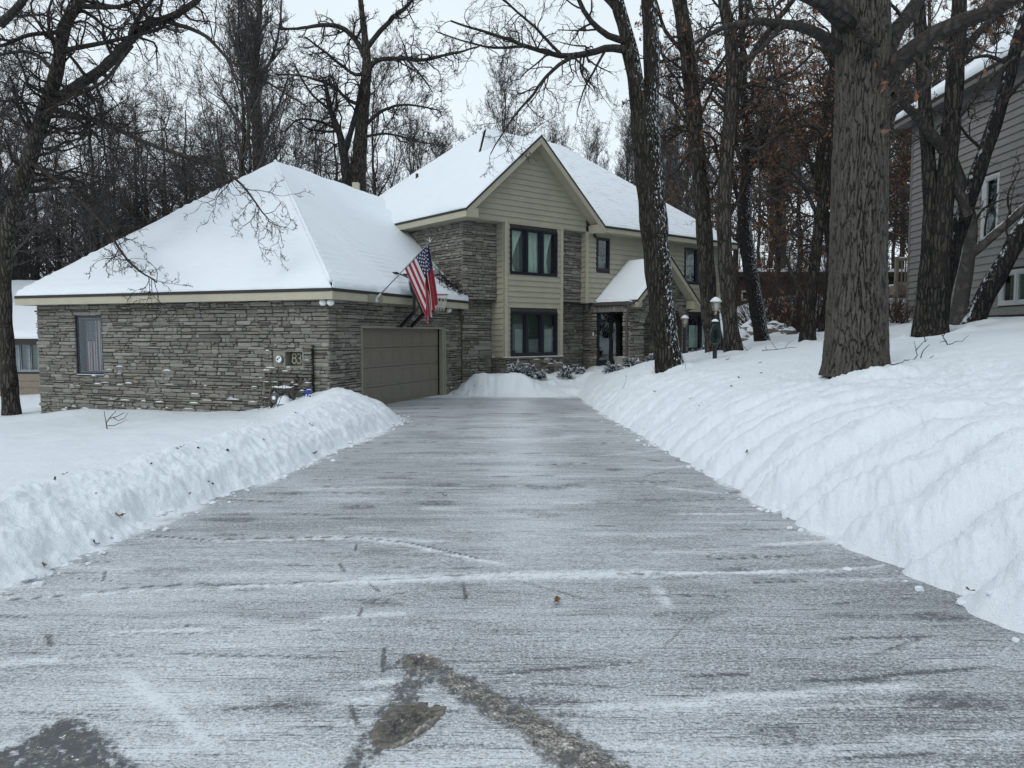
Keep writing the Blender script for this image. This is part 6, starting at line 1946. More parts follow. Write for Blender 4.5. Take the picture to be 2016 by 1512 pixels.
def sprout(P, R, n, ratio, ang, K, rs, wig=.22, up=.05, tmin=.2, rr=.6, taper=.25, L0=None, tmax=1.0, rmin=.004, flat=0):
    """n children on each parent"""
    N, Kp, _ = P.shape
    t = rs.uniform(tmin, tmax, (N, n)) ; t[:, -1] = np.minimum(1, tmax)
    x = t * (Kp - 1); k = np.clip(x.astype(int), 0, Kp - 2); f = (x - k)[..., None]
    ii = np.arange(N)[:, None]
    S = P[ii, k] * (1 - f) + P[ii, k + 1] * f
    pr = R[ii, k] * (1 - f[..., 0]) + R[ii, k + 1] * f[..., 0]
    T = P[ii, k + 1] - P[ii, k]; T /= np.linalg.norm(T, axis=2, keepdims=True) + 1e-9
    pl = np.linalg.norm(np.diff(P, axis=1), axis=2).sum(1)
    L = (pl[:, None] if L0 is None else L0) * ratio * (1 - .45 * t) * rs.uniform(.55, 1.25, (N, n))
    d = rs.normal(size=(N, n, 3)); d[..., 2] *= (1 - flat)
    d -= (d * T).sum(-1, keepdims=True) * T; d /= np.linalg.norm(d, axis=2, keepdims=True) + 1e-9
    A = rs.normal(ang, .22, (N, n, 1))
    D = np.cos(A) * T + np.sin(A) * d
    S = S.reshape(-1, 3); D = D.reshape(-1, 3); L = L.ravel(); r0 = np.maximum(rmin, np.minimum(pr.ravel() * rr, L * .022 + rmin))
    M_ = len(S); O = np.empty((M_, K, 3)); O[:, 0] = S
    st = (L / (K - 1))[:, None]
    for q in range(1, K):
        D = D + rs.normal(0, wig, (M_, 3)); D[:, 2] += up
        D /= np.linalg.norm(D, axis=1, keepdims=True)
        O[:, q] = O[:, q - 1] + D * st
    RR = r0[:, None] * (1 - (1 - taper) * np.linspace(0, 1, K)[None])
    return O, np.maximum(RR, rmin * .55)

def leaf_quads(P, n, size, rs):
    """small drooping leaves strewn along the twigs P (N,K,3)"""
    N, K, _ = P.shape
    i = rs.integers(0, N, n); k = rs.integers(max(0, K - 2), K, n)
    c = P[i, k] + rs.normal(0, size * .5, (n, 3)) - np.array([0, 0, size * .5])
    a = rs.normal(size=(n, 3)); a[:, 2] -= .8; a /= np.linalg.norm(a, axis=1, keepdims=True)
    b = np.cross(a, rs.normal(size=(n, 3))); b /= np.linalg.norm(b, axis=1, keepdims=True) + 1e-9
    s = size * rs.uniform(.6, 1.3, (n, 1)); cr = np.cross(a, b) * s * .25
    V = np.stack([c - a * s, c + b * s * .45 + cr, c + a * s, c - b * s * .45 + cr], 1).reshape(-1, 3)
    q = np.arange(n * 4).reshape(n, 4)
    return V, q

def ridge_trunk(path, rad, nz, nth, seed, depth=.028, cw=.062, ch=.21, flare=0.0, flare_h=.7):
    """a trunk with furrowed bark as real relief; also returns the ridge mask"""
    C, R = smooth_path(path, rad, nz)
    C = C[0]; R = R[0]
    z = np.r_[0, np.cumsum(np.linalg.norm(np.diff(C, axis=0), axis=1))]
    th = np.linspace(0, 2 * pi, nth, endpoint=False)
    TH, ZZ = np.meshgrid(th, z); Rm = float(R.mean())
    ncell = max(8, int(round(2 * pi * Rm / cw)))
    u = TH / (2 * pi) * ncell; v = ZZ / ch
    wr = lambda k: np.sin(TH * k)
    u = u + 1.0 * fbm(np.cos(TH) * 2 + 5, np.sin(TH) * 2 + ZZ * 1.5, seed, 3) + .55 * fbm(np.cos(TH) * 9, np.sin(TH) * 9 + ZZ * 6, seed + 3, 3)
    v = v + .9 * fbm(np.cos(TH) * 6, np.sin(TH) * 6 + ZZ * 1.3, seed + 5, 2)
    iu = np.floor(u).astype(int); iv = np.floor(v).astype(int)
    d1 = np.full(u.shape, 9.0); d2 = np.full(u.shape, 9.0)
    for a in (-1, 0, 1):
        for b in (-1, 0, 1):
            cu = iu + a; cv = iv + b; cm = np.mod(cu, ncell)
            px = cu + .5 + .85 * (_h(cm, cv, seed) - .5); py = cv + .5 + .9 * (_h(cm, cv, seed + 77) - .5)
            dd = np.hypot(u - px, (v - py) * 1.0)
            d2 = np.where(dd < d1, d1, np.minimum(d2, dd)); d1 = np.minimum(d1, dd)
    e = d2 - d1
    rdg = sst(.02, .22, e)
    fine = fbm(np.cos(TH) * 18, np.sin(TH) * 18 + ZZ * 12, seed + 9, 4)
    rel = depth * (rdg - .6) * (.6 + .8 * vnoise(np.cos(TH) * 5, np.sin(TH) * 5 + ZZ * 3, seed + 40)) + .012 * fine + .02 * fbm(np.cos(TH) * 2, np.sin(TH) * 2 + ZZ * .8, seed + 2, 3)
    fl = flare * np.exp(-ZZ / flare_h * 2.2) * (1 + .55 * np.sin(TH * 5 + seed) + .35 * np.sin(TH * 3 + 1))
    RR = R[:, None] + rel + fl
    T = np.gradient(C, axis=0); T /= np.linalg.norm(T, axis=1, keepdims=True)
    X = np.cross(T, np.array([0, 1.0, 0])); X /= np.linalg.norm(X, axis=1, keepdims=True); Y = np.cross(X, T)
    V = C[:, None] + RR[..., None] * (np.cos(th)[None, :, None] * X[:, None] + np.sin(th)[None, :, None] * Y[:, None])
    i = np.arange(nz * nth).reshape(nz, nth); j = np.roll(i, -1, 1)
    Q = np.stack([i[:-1], j[:-1], j[1:], i[1:]], -1).reshape(-1, 4)
    return V.reshape(-1, 3), Q, (rdg * (.75 + .5 * fine)).clip(0, 1).ravel()

def px_path(pts):
    """[(px, py, distance, radius)] -> points, radii"""
    return [at(p[0], p[1], p[2]) for p in pts], [p[3] for p in pts]

def fill(pts, K=None):
    P, R = px_path(pts)
    L = sum(np.linalg.norm(P[k + 1] - P[k]) for k in range(len(P) - 1))
    return smooth_path(P, R, K or max(8, int(L / .22)))

def fix_normals(me):
    return me

def hero_tree(name, label, cat_group, trunk_parts, limbs, seed, bark='bark_grey', crown_bark='bark_twig', lv=(7, 6, 5, 4), limb_len=2.2, up=.03, wig=.24, extra=None, leaves=0, ridge=None, leaf_mat='dead_leaf', trunk_sides=14, sub=(.5, .45, .45, .5), tm=.2, rmin=.0055, parts=None, twig_n=3):
    rs = np.random.default_rng(seed)
    b = trunk_parts[0][0]
    b3 = at(b[0], b[1], b[2])
    root = thing(name, label, 'tree', b3, cat_group)
    tv = []
    for k, tp in enumerate(trunk_parts):
        C, R = fill(tp)
        R = R * (1 + .05 * np.sin(np.arange(R.shape[1]) * 1.3))[None]
        if ridge and k == 0:
            continue
        tv.append(tubes(C, R, trunk_sides))
    if ridge:
        P, R = px_path(trunk_parts[0])
        V, Q, rd = ridge_trunk(P, R, *ridge)
        allv = [V]; allq = [Q]; ra = [rd]; o = len(V)
        for v, q in tv:
            allv.append(v); allq.append(q + o); o += len(v); ra.append(.2 + .75 * RNG.random(len(v)))
        me = np_mesh('trunk', np.concatenate(allv), np.concatenate(allq), True, dict(ridge=np.concatenate(ra)))
    else:
        V, Q = join(tv)
        me = np_mesh('trunk', V, Q, True)
    link('trunk', me, M[bark], root)
    # crown: surveyed limbs, then finer and finer branches
    parts_ = []
    segP = []; 
    for lm in limbs:
        C, R = fill(lm)
        K = C.shape[1]
        C = C + np.cumsum(rs.normal(0, .010, C.shape), 1) * (np.arange(K) > 0)[None, :, None]
        parts_.append(tubes(C, R, 9)); segP.append((C, R))
    big = list(segP)
    for tp in trunk_parts if extra is None else extra:
        big.append(fill(tp))
    lastP = None
    for C, R in big:
        L = np.linalg.norm(np.diff(C[0], axis=0), axis=1).sum()
        is_trunk = not any(C is c for c, _ in segP)
        n1 = max(2, int(lv[0] * 1.35 * L / 3.0))
        P1, R1 = sprout(C, R, n1, 1, .95, 9, rs, wig, up, tm if not is_trunk else .45, .45, .3, L0=limb_len * (.8 if not is_trunk else 1.25), rmin=rmin * 1.6)
        parts_.append(tubes(P1, R1, 5))
        P2, R2 = sprout(P1, R1, lv[1], sub[0], .8, 7, rs, wig, up, .15, .6, .3, rmin=rmin * 1.2)
        parts_.append(tubes(P2, R2, 4))
        P3, R3 = sprout(P2, R2, lv[2], sub[1], .75, 5, rs, wig, up, .1, .65, .3, rmin=rmin)
        parts_.append(tubes(P3, R3, 3))
        P4, R4 = sprout(P3, R3, lv[3], sub[2], .75, 4, rs, wig * 1.1, up, .1, .7, .3, rmin=rmin * .8)
        parts_.append(tubes(P4, R4, 3))
        lastP = P4 if lastP is None else np.concatenate([lastP, P4])
    V, Q = join(parts_)
    cr = link('crown', np_mesh('crown', V, Q, False), M[crown_bark], root)
    if leaves:
        v, q = leaf_quads(lastP, leaves, .065, rs)
        link('leaves', np_mesh('leaves', v, q), M[leaf_mat], root)
    return root

# --- leaning oak at the left edge
hero_tree('oak_tree', 'leaning dark oak at the left edge with long branches over the garage roof', None,
    [[(25, 842, 21, .26), (16, 720, 21, .205), (8, 600, 21, .195), (12, 480, 20.8, .195), (46, 350, 20.5, .21), (86, 225, 20.2, .19), (112, 140, 20, .165), (128, 50, 19.9, .15), (158, 0, 19.8, .13), (178, -80, 19.8, .10), (190, -160, 19.8, .06)]],
    [[(90, 212, 20.2, .15), (150, 172, 19.9, .135), (210, 130, 19.6, .12), (255, 85, 19.4, .11), (300, 48, 19.2, .10), (350, 28, 19, .085), (400, -10, 18.8, .07), (450, -60, 18.6, .05)],
     [(92, 212, 20.2, .09), (150, 226, 19.7, .075), (200, 240, 19.3, .065), (280, 276, 18.8, .055), (350, 300, 18.2, .045), (420, 320, 17.8, .035), (480, 368, 17.4, .025), (530, 430, 17.2, .014)],
     [(60, 318, 20.3, .06), (130, 372, 19.8, .05), (205, 448, 18.8, .036), (252, 520, 17.6, .026), (300, 560, 17.2, .014)],
     [(250, 88, 19.4, .06), (272, 40, 19, .05), (300, 0, 18.7, .04), (330, -60, 18.5, .03)],
     [(158, 12, 19.8, .07), (215, 16, 19.4, .055), (252, 6, 19.2, .045), (290, -20, 19, .03)],
     [(122, 100, 20, .07), (170, 92, 19.6, .06), (240, 78, 19.3, .045), (330, 55, 19, .03)],
     [(320, 40, 19.1, .06), (400, 66, 18.8, .045), (450, 112, 18.5, .035), (510, 148, 18.2, .028), (600, 205, 17.8, .018)],
     [(125, 60, 20, .06), (60, 66, 19.5, .05), (0, 86, 19, .04), (-60, 100, 18.6, .03)],
     [(70, 270, 20.3, .05), (30, 205, 19.8, .04), (-20, 195, 19.3, .03)],
     [(110, 145, 20.1, .06), (70, 110, 20.4, .05), (30, 105, 20.6, .04), (-30, 118, 20.8, .03)],
     [(260, 90, 19.4, .05), (210, 150, 19, .04), (140, 190, 18.7, .03), (60, 230, 18.4, .02)],
     [(0, 50, 18, .10), (30, 20, 18, .09), (60, -20, 18, .08)]],
    31, 'bark_grey', 'bark_twig', lv=(11, 6, 5, 3), limb_len=2.2, up=-.005, wig=.30)

# --- the big oak in the right foreground
hero_tree('oak_tree', 'huge straight oak trunk with deeply furrowed bark in the right foreground', None,
    [[(1687, 738, 10.4, .425), (1687, 690, 10.4, .395), (1687, 600, 10.4, .375), (1692, 400, 10.4, .345), (1697, 200, 10.4, .33), (1700, 60, 10.4, .335), (1702, -120, 10.4, .30), (1704, -300, 10.4, .25)]],
    [[(1735, 165, 10.3, .15), (1775, 118, 10.1, .135), (1830, 76, 9.9, .115), (1900, 42, 9.7, .10), (1960, 16, 9.5, .085), (2040, -25, 9.2, .07)],
     [(1735, 125, 10.4, .13), (1765, 62, 10.5, .11), (1800, 20, 10.6, .10), (1835, -30, 10.7, .08)],
     [(1662, 105, 10.4, .085), (1615, 66, 10.2, .075), (1572, 48, 10, .062), (1530, 42, 9.9, .055), (1480, 38, 9.8, .045), (1420, 52, 9.7, .034), (1360, 85, 9.6, .022)],
     [(1675, 50, 10.3, .17), (1640, 14, 10.1, .15), (1590, -16, 10, .13), (1500, -50, 10, .1)],
     [(1540, 44, 9.9, .035), (1500, 95, 9.8, .028), (1450, 120, 9.7, .02)],
     [(1700, 45, 10.0, .08), (1690, 70, 9.9, .06), (1716, 92, 10.02, .05)]],
    41, 'bark_oak', 'bark_twig', lv=(6, 6, 5, 3), limb_len=1.7, up=.0, wig=.26, extra=[], ridge=(900, 300, 5, .032, .047, .50, .035, .7), leaves=60, leaf_mat='dead_leaf')
# --- snow-flecked double oak left of centre right
hero_tree('oak_tree', 'snow-flecked oak forking into two stems in front of the porch', None,
    [[(1320, 735, 18, .36), (1314, 690, 18, .315), (1302, 600, 18, .30), (1288, 450, 18, .325), (1278, 340, 18, .335), (1270, 250, 18, .335), (1265, 185, 18, .30)],
     [(1262, 230, 18, .22), (1250, 150, 18, .19), (1240, 100, 18, .185), (1230, 55, 18, .165), (1214, 0, 18, .15), (1200, -80, 18, .12)],
     [(1278, 230, 18.05, .20), (1283, 150, 18.1, .19), (1281, 60, 18.1, .19), (1276, -20, 18.1, .17), (1270, -120, 18.1, .12)]],
    [[(1242, 100, 18, .11), (1200, 93, 17.8, .085), (1160, 103, 17.6, .075), (1110, 107, 17.4, .062), (1060, 97, 17.2, .05), (1010, 78, 17, .04), (960, 62, 16.8, .03), (890, 38, 16.6, .02)],
     [(1135, 106, 17.5, .05), (1085, 140, 17.2, .04), (1045, 190, 17, .03), (1005, 240, 16.8, .022), (968, 300, 16.7, .012)],
     [(1040, 90, 17.1, .035), (980, 97, 16.9, .028), (930, 90, 16.7, .02), (860, 66, 16.5, .014)],
     [(1195, 94, 17.8, .035), (1172, 140, 17.6, .027), (1150, 185, 17.5, .018), (1140, 222, 17.4, .01)],
     [(1238, 82, 18, .09), (1198, 70, 17.8, .075), (1160, 40, 17.6, .06), (1140, 0, 17.5, .05), (1125, -50, 17.4, .04)],
     [(1222, 30, 18, .06), (1190, -5, 18, .05), (1150, -40, 18, .04)],
     [(1105, 108, 17.4, .04), (1060, 60, 17.2, .03), (1010, 20, 17, .025), (960, -15, 16.8, .02)]],
    51, 'bark_snow_flecks', 'bark_twig', lv=(11, 7, 5, 3), limb_len=1.6, up=-.03, wig=.26, extra=[], trunk_sides=40, rmin=.0038)
# --- the straight trunks behind the lamp post
hero_tree('oak_tree', 'straight dark oak trunk directly behind the hose lamp post', None,
    [[(1412, 712, 21, .31), (1404, 660, 21, .25), (1396, 600, 21, .235), (1386, 450, 21, .22), (1373, 300, 21, .215), (1362, 180, 21, .21), (1350, 80, 21, .21), (1336, -10, 21, .19), (1322, -100, 21, .15), (1310, -200, 21, .1)]],
    [[(1364, 200, 21, .06), (1400, 150, 20.7, .05), (1440, 95, 20.5, .04), (1490, 50, 20.3, .03)],
     [(1370, 270, 21, .05), (1330, 205, 21.2, .04), (1285, 178, 21.4, .03)],
     [(1358, 120, 21, .06), (1310, 60, 20.8, .05), (1290, 0, 20.6, .04)],
     [(1375, 330, 21, .05), (1400, 370, 20.6, .04), (1420, 350, 20.2, .03)]],
    61, 'bark_grey', 'bark_twig', lv=(8, 6, 4, 3), limb_len=1.8, up=.02, leaves=900, trunk_sides=26)
hero_tree('oak_tree', 'oak trunk just right of the hose lamp post, forking high up', None,
    [[(1446, 706, 20, .27), (1438, 640, 20, .205), (1431, 560, 20, .195), (1425, 430, 20, .185), (1431, 310, 20, .19), (1441, 190, 20, .195), (1440, 90, 20, .16), (1424, 0, 20, .14), (1410, -100, 20, .1)],
     [(1444, 200, 20, .10), (1466, 140, 19.8, .09), (1492, 90, 19.6, .08), (1530, 40, 19.4, .07), (1570, -10, 19.2, .05)]],
    [[(1445, 180, 20, .06), (1500, 158, 19.6, .05), (1560, 140, 19.3, .04), (1600, 105, 19, .03)],
     [(1428, 380, 20, .05), (1400, 330, 20.1, .045), (1370, 290, 20.2, .035), (1340, 250, 20.3, .025)],
     [(1436, 260, 20, .05), (1480, 200, 19.8, .04), (1520, 170, 19.6, .03), (1570, 190, 19.4, .02)],
     [(1426, 440, 20, .05), (1450, 400, 20.2, .045), (1475, 340, 20.5, .03)]],
    71, 'bark_grey', 'bark_twig', lv=(8, 6, 4, 3), limb_len=1.9, up=.02, leaves=900, trunk_sides=22)
hero_tree('oak_tree', 'slim leaning trunk powdered with snow among the boulders', None,
    [[(1503, 690, 24, .27), (1497, 650, 24, .235), (1482, 560, 24, .225), (1469, 480, 24, .22), (1466, 420, 24, .22), (1472, 330, 24, .17), (1476, 270, 24, .15), (1466, 200, 24, .13), (1462, 100, 24, .1), (1458, 0, 24, .07)]],
    [[(1472, 350, 24, .09), (1448, 290, 24.1, .075), (1440, 240, 24.2, .06), (1400, 190, 24.3, .045)], [(1476, 300, 24, .07), (1510, 250, 23.8, .055), (1540, 240, 23.6, .04), (1600, 200, 23.4, .03)], [(1468, 440, 24, .08), (1455, 400, 24.2, .07), (1440, 330, 24.4, .05)]],
    81, 'bark_powder', 'bark_twig', lv=(7, 6, 4, 3), limb_len=2.0, up=.03, leaves=660, trunk_sides=22)
hero_tree('oak_tree', 'small dark forked trunk left of the huge oak', None,
    [[(1590, 680, 21, .26), (1590, 655, 21, .21), (1594, 600, 21, .165), (1604, 520, 21, .15), (1614, 430, 21, .15), (1628, 350, 21, .13), (1642, 270, 21, .12), (1655, 180, 21, .1), (1662, 80, 21, .08)]],
    [[(1594, 600, 21, .07), (1570, 560, 20.9, .055), (1545, 500, 20.8, .045), (1520, 455, 20.7, .035), (1500, 440, 20.6, .025)], [(1612, 450, 21, .07), (1600, 400, 21.1, .06), (1570, 350, 21.2, .045), (1530, 320, 21.3, .03)], [(1572, 565, 21, .04), (1560, 620, 20.8, .03), (1550, 645, 20.7, .015)], [(1640, 290, 21, .06), (1600, 250, 21, .05), (1540, 262, 21, .035)]],
    91, 'bark_dark', 'bark_twig', lv=(8, 6, 4, 3), limb_len=1.6, up=.03, leaves=540, trunk_sides=18)
hero_tree('oak_tree', 'dark trunk half hidden behind the left side of the huge oak', None,
    [[(1614, 690, 25, .21), (1622, 640, 25, .17), (1634, 560, 25, .16), (1636, 480, 25, .17), (1622, 420, 25, .16), (1612, 350, 25, .15), (1622, 250, 25, .13), (1640, 120, 25, .1), (1640, 0, 25, .07)]],
    [[(1626, 440, 25, .08), (1660, 380, 25, .07), (1690, 330, 25, .05)], [(1614, 340, 25, .08), (1580, 300, 25.2, .06), (1540, 200, 25.4, .045), (1520, 120, 25.5, .03)]],
    101, 'bark_dark', 'bark_twig', lv=(7, 6, 4, 3), limb_len=2.0, up=.03, leaves=540, trunk_sides=14)
# --- three-stemmed tree and the leaning smooth one before the grey house
hero_tree('oak_tree', 'triple-stemmed dark tree with a snow-lined leaning stem before the grey house', None,
    [[(1838, 672, 17, .36), (1843, 640, 17, .245), (1848, 560, 17, .215), (1857, 430, 17, .20), (1866, 320, 17, .20), (1875, 220, 17, .19), (1884, 100, 17, .17), (1890, -20, 17, .15), (1894, -120, 17, .1)],
     [(1814, 668, 17.1, .23), (1816, 630, 17.2, .19), (1824, 540, 17.2, .165), (1832, 420, 17.2, .16), (1827, 300, 17.2, .15), (1819, 180, 17.2, .14), (1812, 60, 17.2, .13), (1808, -60, 17.2, .1)]],
    [[(1862, 300, 17, .13), (1836, 268, 16.8, .115), (1808, 232, 16.6, .10), (1785, 208, 16.4, .08), (1760, 186, 16.2, .06)],
     [(1880, 130, 17, .12), (1905, 90, 17, .1), (1940, 50, 17, .08), (1990, 0, 17, .06)],
     [(1872, 250, 17, .07), (1905, 210, 16.8, .055), (1940, 165, 16.6, .045), (2000, 110, 16.4, .03)],
     [(1866, 340, 17, .10), (1885, 385, 16.9, .11), (1903, 430, 16.9, .115)],
     [(1818, 170, 17.2, .05), (1850, 110, 17, .04), (1900, 70, 16.8, .03)]],
    111, 'bark_dark', 'bark_twig', lv=(8, 6, 4, 3), limb_len=1.4, up=.01, extra=[], trunk_sides=24)
def stem(name, label, tps, limbs, seed, bark, **k):
    return hero_tree(name, label, None, tps, limbs, seed, bark, 'bark_twig', **k)
stem('oak_tree', 'black leaning trunk with snow along its upper side, crossing before the grey house',
    [[(1848, 640, 17.5, .2), (1856, 580, 17.5, .19), (1880, 480, 17.6, .175), (1904, 405, 17.6, .175), (1932, 320, 17.6, .165), (1966, 220, 17.6, .15), (1996, 110, 17.6, .14), (2022, 20, 17.6, .12), (2050, -90, 17.6, .09)]],
    [[(1966, 220, 17.6, .05), (1990, 190, 17.3, .045), (2020, 160, 17, .035)], [(1940, 300, 17.6, .04), (1900, 260, 17.4, .03), (1880, 230, 17.3, .02)], [(1990, 130, 17.6, .05), (1940, 110, 17.4, .04), (1890, 130, 17.2, .025)]],
    121, 'bark_snow_top', lv=(8, 6, 4, 3), limb_len=1.3, up=.0, extra=[], trunk_sides=26)
stem('maple_tree', 'pale smooth-barked forked trunk leaning right before the grey house',
    [[(1884, 650, 18.5, .22), (1889, 610, 18.5, .20), (1898, 555, 18.5, .17), (1909, 490, 18.5, .145), (1912, 440, 18.5, .135), (1902, 385, 18.4, .12), (1888, 340, 18.3, .10), (1876, 300, 18.2, .08), (1866, 240, 18.1, .06), (1868, 160, 18, .04), (1860, 80, 18, .015)],
     [(1906, 505, 18.5, .12), (1930, 485, 18.4, .115), (1965, 455, 18.2, .11), (2010, 415, 18, .10), (2060, 370, 17.8, .09), (2130, 290, 17.6, .07), (2200, 190, 17.4, .04), (2250, 90, 17.2, .015)]],
    [[(1940, 478, 18.4, .03), (1945, 430, 18.2, .024), (1965, 380, 18, .016)], [(1910, 450, 18.5, .03), (1935, 410, 18.3, .024), (1970, 395, 18.1, .016)], [(1990, 430, 18.1, .03), (1985, 380, 17.9, .02), (2010, 330, 17.8, .014)]],
    131, 'bark_smooth_snow', lv=(6, 5, 4, 2), limb_len=1.0, up=.02, extra=[], trunk_sides=26)
stem('oak_tree', 'thick brown trunk leaning hard to the right, snow on its upper edge',
    [[(1908, 650, 18.3, .28), (1920, 625, 18.3, .245), (1944, 575, 18.2, .225), (1975, 522, 18.1, .21), (2012, 455, 18, .20), (2060, 385, 17.9, .18), (2120, 300, 17.8, .15), (2200, 170, 17.6, .12), (2280, 20, 17.4, .09), (2340, -150, 17.2, .04)]],
    [[(2120, 300, 17.8, .07), (2180, 250, 17.6, .05), (2260, 180, 17.4, .02)], [(2200, 170, 17.6, .07), (2190, 60, 17.5, .05), (2220, -60, 17.4, .02)], [(1990, 495, 18, .03), (1984, 440, 17.8, .022), (1995, 400, 17.7, .014)]],
    141, 'bark_snow_top', lv=(5, 5, 4, 2), limb_len=.9, up=.02, extra=[], trunk_sides=30)

# --- tall trees behind the garage
hero_tree('oak_tree', 'tall gnarled oak rising behind the dip between garage and main roof', None,
    [[(703, 430, 36, .42), (706, 340, 36, .36), (711, 260, 36, .31), (717, 190, 36, .28), (722, 130, 36, .23), (718, 70, 36, .16), (712, 20, 36, .13), (705, -50, 36, .09)]],
    [[(721, 118, 36, .13), (702, 82, 36, .12), (675, 58, 35.8, .11), (640, 51, 35.6, .095), (600, 57, 35.4, .07), (555, 60, 35.2, .045)],
     [(722, 95, 36, .12), (748, 60, 35.8, .115), (775, 32, 35.6, .10), (803, 8, 35.4, .08), (830, -30, 35.2, .06)],
     [(725, 140, 36, .12), (742, 120, 35.7, .11), (790, 115, 35.4, .095), (836, 118, 35.1, .08), (880, 108, 34.8, .06), (945, 92, 34.5, .035)],
     [(716, 145, 36, .09), (694, 143, 36.2, .08), (645, 105, 36.4, .06), (600, 70, 36.6, .045)],
     [(712, 207, 36, .10), (688, 200, 36.2, .085), (652, 170, 36.4, .065), (600, 152, 36.6, .05), (540, 150, 36.8, .03)],
     [(714, 250, 36, .09), (755, 218, 35.8, .075), (800, 206, 35.5, .055), (865, 216, 35.2, .03)],
     [(712, 270, 36, .07), (760, 262, 35.8, .055), (820, 278, 35.5, .035), (870, 286, 35.3, .02)],
     [(708, 300, 36, .11), (690, 330, 35.9, .10), (676, 360, 35.8, .10)],
     [(800, 115, 35.4, .05), (830, 150, 35.2, .04), (850, 180, 35, .025)]],
    151, 'bark_grey', 'bark_twig', lv=(11, 7, 5, 3), limb_len=2.4, extra=[], up=.01, wig=.33, rmin=.008)
hero_tree('poplar_tree', 'tall slender straight tree with upswept twigs behind the garage roof peak', None,
    [[(514, 400, 42, .42), (510, 320, 42, .34), (505, 230, 42, .28), (502, 150, 42, .22), (507, 80, 42, .17), (512, 0, 42, .13), (510, -90, 42, .07)]],
    [[(505, 240, 42, .10), (480, 180, 42, .08), (465, 100, 42, .06), (455, 20, 42, .04)], [(503, 170, 42, .10), (535, 110, 42, .08), (550, 40, 42, .06), (556, -40, 42, .04)], [(507, 280, 42, .09), (545, 220, 42, .07), (570, 150, 42, .05)], [(503, 150, 42, .08), (490, 80, 42, .06), (480, -10, 42, .04)], [(508, 290, 42, .08), (470, 240, 42, .06), (440, 190, 42, .04)]],
    161, 'bark_grey', 'bark_far', lv=(10, 6, 5, 3), limb_len=2.3, up=.13, wig=.16, rmin=.0075)
hero_tree('oak_tree', 'snow-plastered forked trunk leaning beside the gnarled oak', None,
    [[(690, 400, 34.5, .26), (682, 340, 34.5, .23), (676, 300, 34.5, .20), (668, 262, 34.5, .16), (650, 215, 34.5, .12), (640, 160, 34.5, .08)],
     [(678, 300, 34.5, .16), (690, 262, 34.5, .13), (702, 215, 34.6, .10), (712, 160, 34.7, .07)]],
    [[(665, 255, 34.5, .08), (630, 240, 34.4, .06), (590, 235, 34.3, .045), (560, 260, 34.2, .03)], [(652, 220, 34.5, .07), (610, 180, 34.4, .05), (580, 130, 34.3, .03)]],
    171, 'bark_snow_top', 'bark_twig_snow', lv=(7, 6, 4, 3), limb_len=2.4, up=.02, wig=.3, rmin=.008)

# --- the woods: a few kinds grown once, then set out one by one
def wood_proto(name, H, seed, n1=20, spread=.95, up=.05, r0=.2, l1=.42, lv=(9, 7, 5), wig=.25, rmin=.0098, leaves=0, tbare=.25, mat='bark_far', lean=.5):
    rs = np.random.default_rng(seed)
    K = 18; z = np.linspace(0, H, K)
    P = np.zeros((1, K, 3)); P[0, :, 2] = z; P[0, :, 0] = np.cumsum(rs.normal(0, .10 * lean, K)); P[0, :, 1] = np.cumsum(rs.normal(0, .10 * lean, K)); P[0] -= P[0, 0]
    R = (r0 * (1 - .88 * np.linspace(0, 1, K) ** 1.1))[None]
    root = thing(name, None, 'tree')
    v, q = tubes(P, R, 9); v[:, 2] -= .5
    link('trunk', np_mesh('trunk', v, q, True), M['bark_grey'], root)
    ps = []
    P1, R1 = sprout(P, R, int(n1 * 1.15), l1, spread, 11, rs, wig * .8, up, tbare, .55, .25, rmin=rmin * 1.5); ps.append(tubes(P1, R1, 5))
    P2, R2 = sprout(P1, R1, lv[0], .48, .75, 8, rs, wig, up, .18, .6, .3, rmin=rmin * 1.2); ps.append(tubes(P2, R2, 3))
    P3, R3 = sprout(P2, R2, lv[1], .45, .7, 6, rs, wig, up, .1, .65, .3, rmin=rmin); ps.append(tubes(P3, R3, 3))
    P4, R4 = sprout(P3, R3, lv[2], .5, .7, 4, rs, wig, up, .1, .7, .4, rmin=rmin * .8); ps.append(tubes(P4, R4, 3))
    v, q = join(ps)
    link('crown', np_mesh('crown', v, q), M[mat], root)
    if leaves:
        v, q = leaf_quads(np.concatenate([P4[:, :3], P3[:, 2:5]]), leaves, .10, rs)
        link('leaves', np_mesh('leaves', v, q), M['dead_leaf'], root)
    return root
PROT = [wood_proto('bare_tree', 17, 201, 24, .85, .07, .20), wood_proto('bare_tree', 15, 202, 20, 1.05, .03, .22, .5, wig=.3), wood_proto('bare_tree', 18, 203, 26, .6, .12, .19, .38, wig=.18),
        wood_proto('bare_tree', 12, 204, 18, 1.0, .03, .17, .55, wig=.32, tbare=.15)]
PROL = [wood_proto('leafy_oak', 13, 205, 20, 1.0, .02, .19, .5, leaves=3000, wig=.28), wood_proto('leafy_oak', 9, 206, 16, 1.0, .03, .13, .55, leaves=2400, wig=.28, tbare=.12)]
used = set()
def plant(protos, k, x, y, s, label, group, rot, cat='tree', dz=0):
    p = protos[k]
    if id(p) in used: r = copy_tree(p)
    else: used.add(id(p)); r = p
    r.location = (x, y, tz(x, y) - .15 + dz); r.rotation_euler = (0, 0, rot); r.scale = (s, s, s)
    tag(r, label, cat, group)
    return r
WR = np.random.default_rng(17)
KIND = ['upright bare tree', 'wide-spreading bare tree', 'narrow upswept bare tree', 'short crooked bare tree']
spots = []
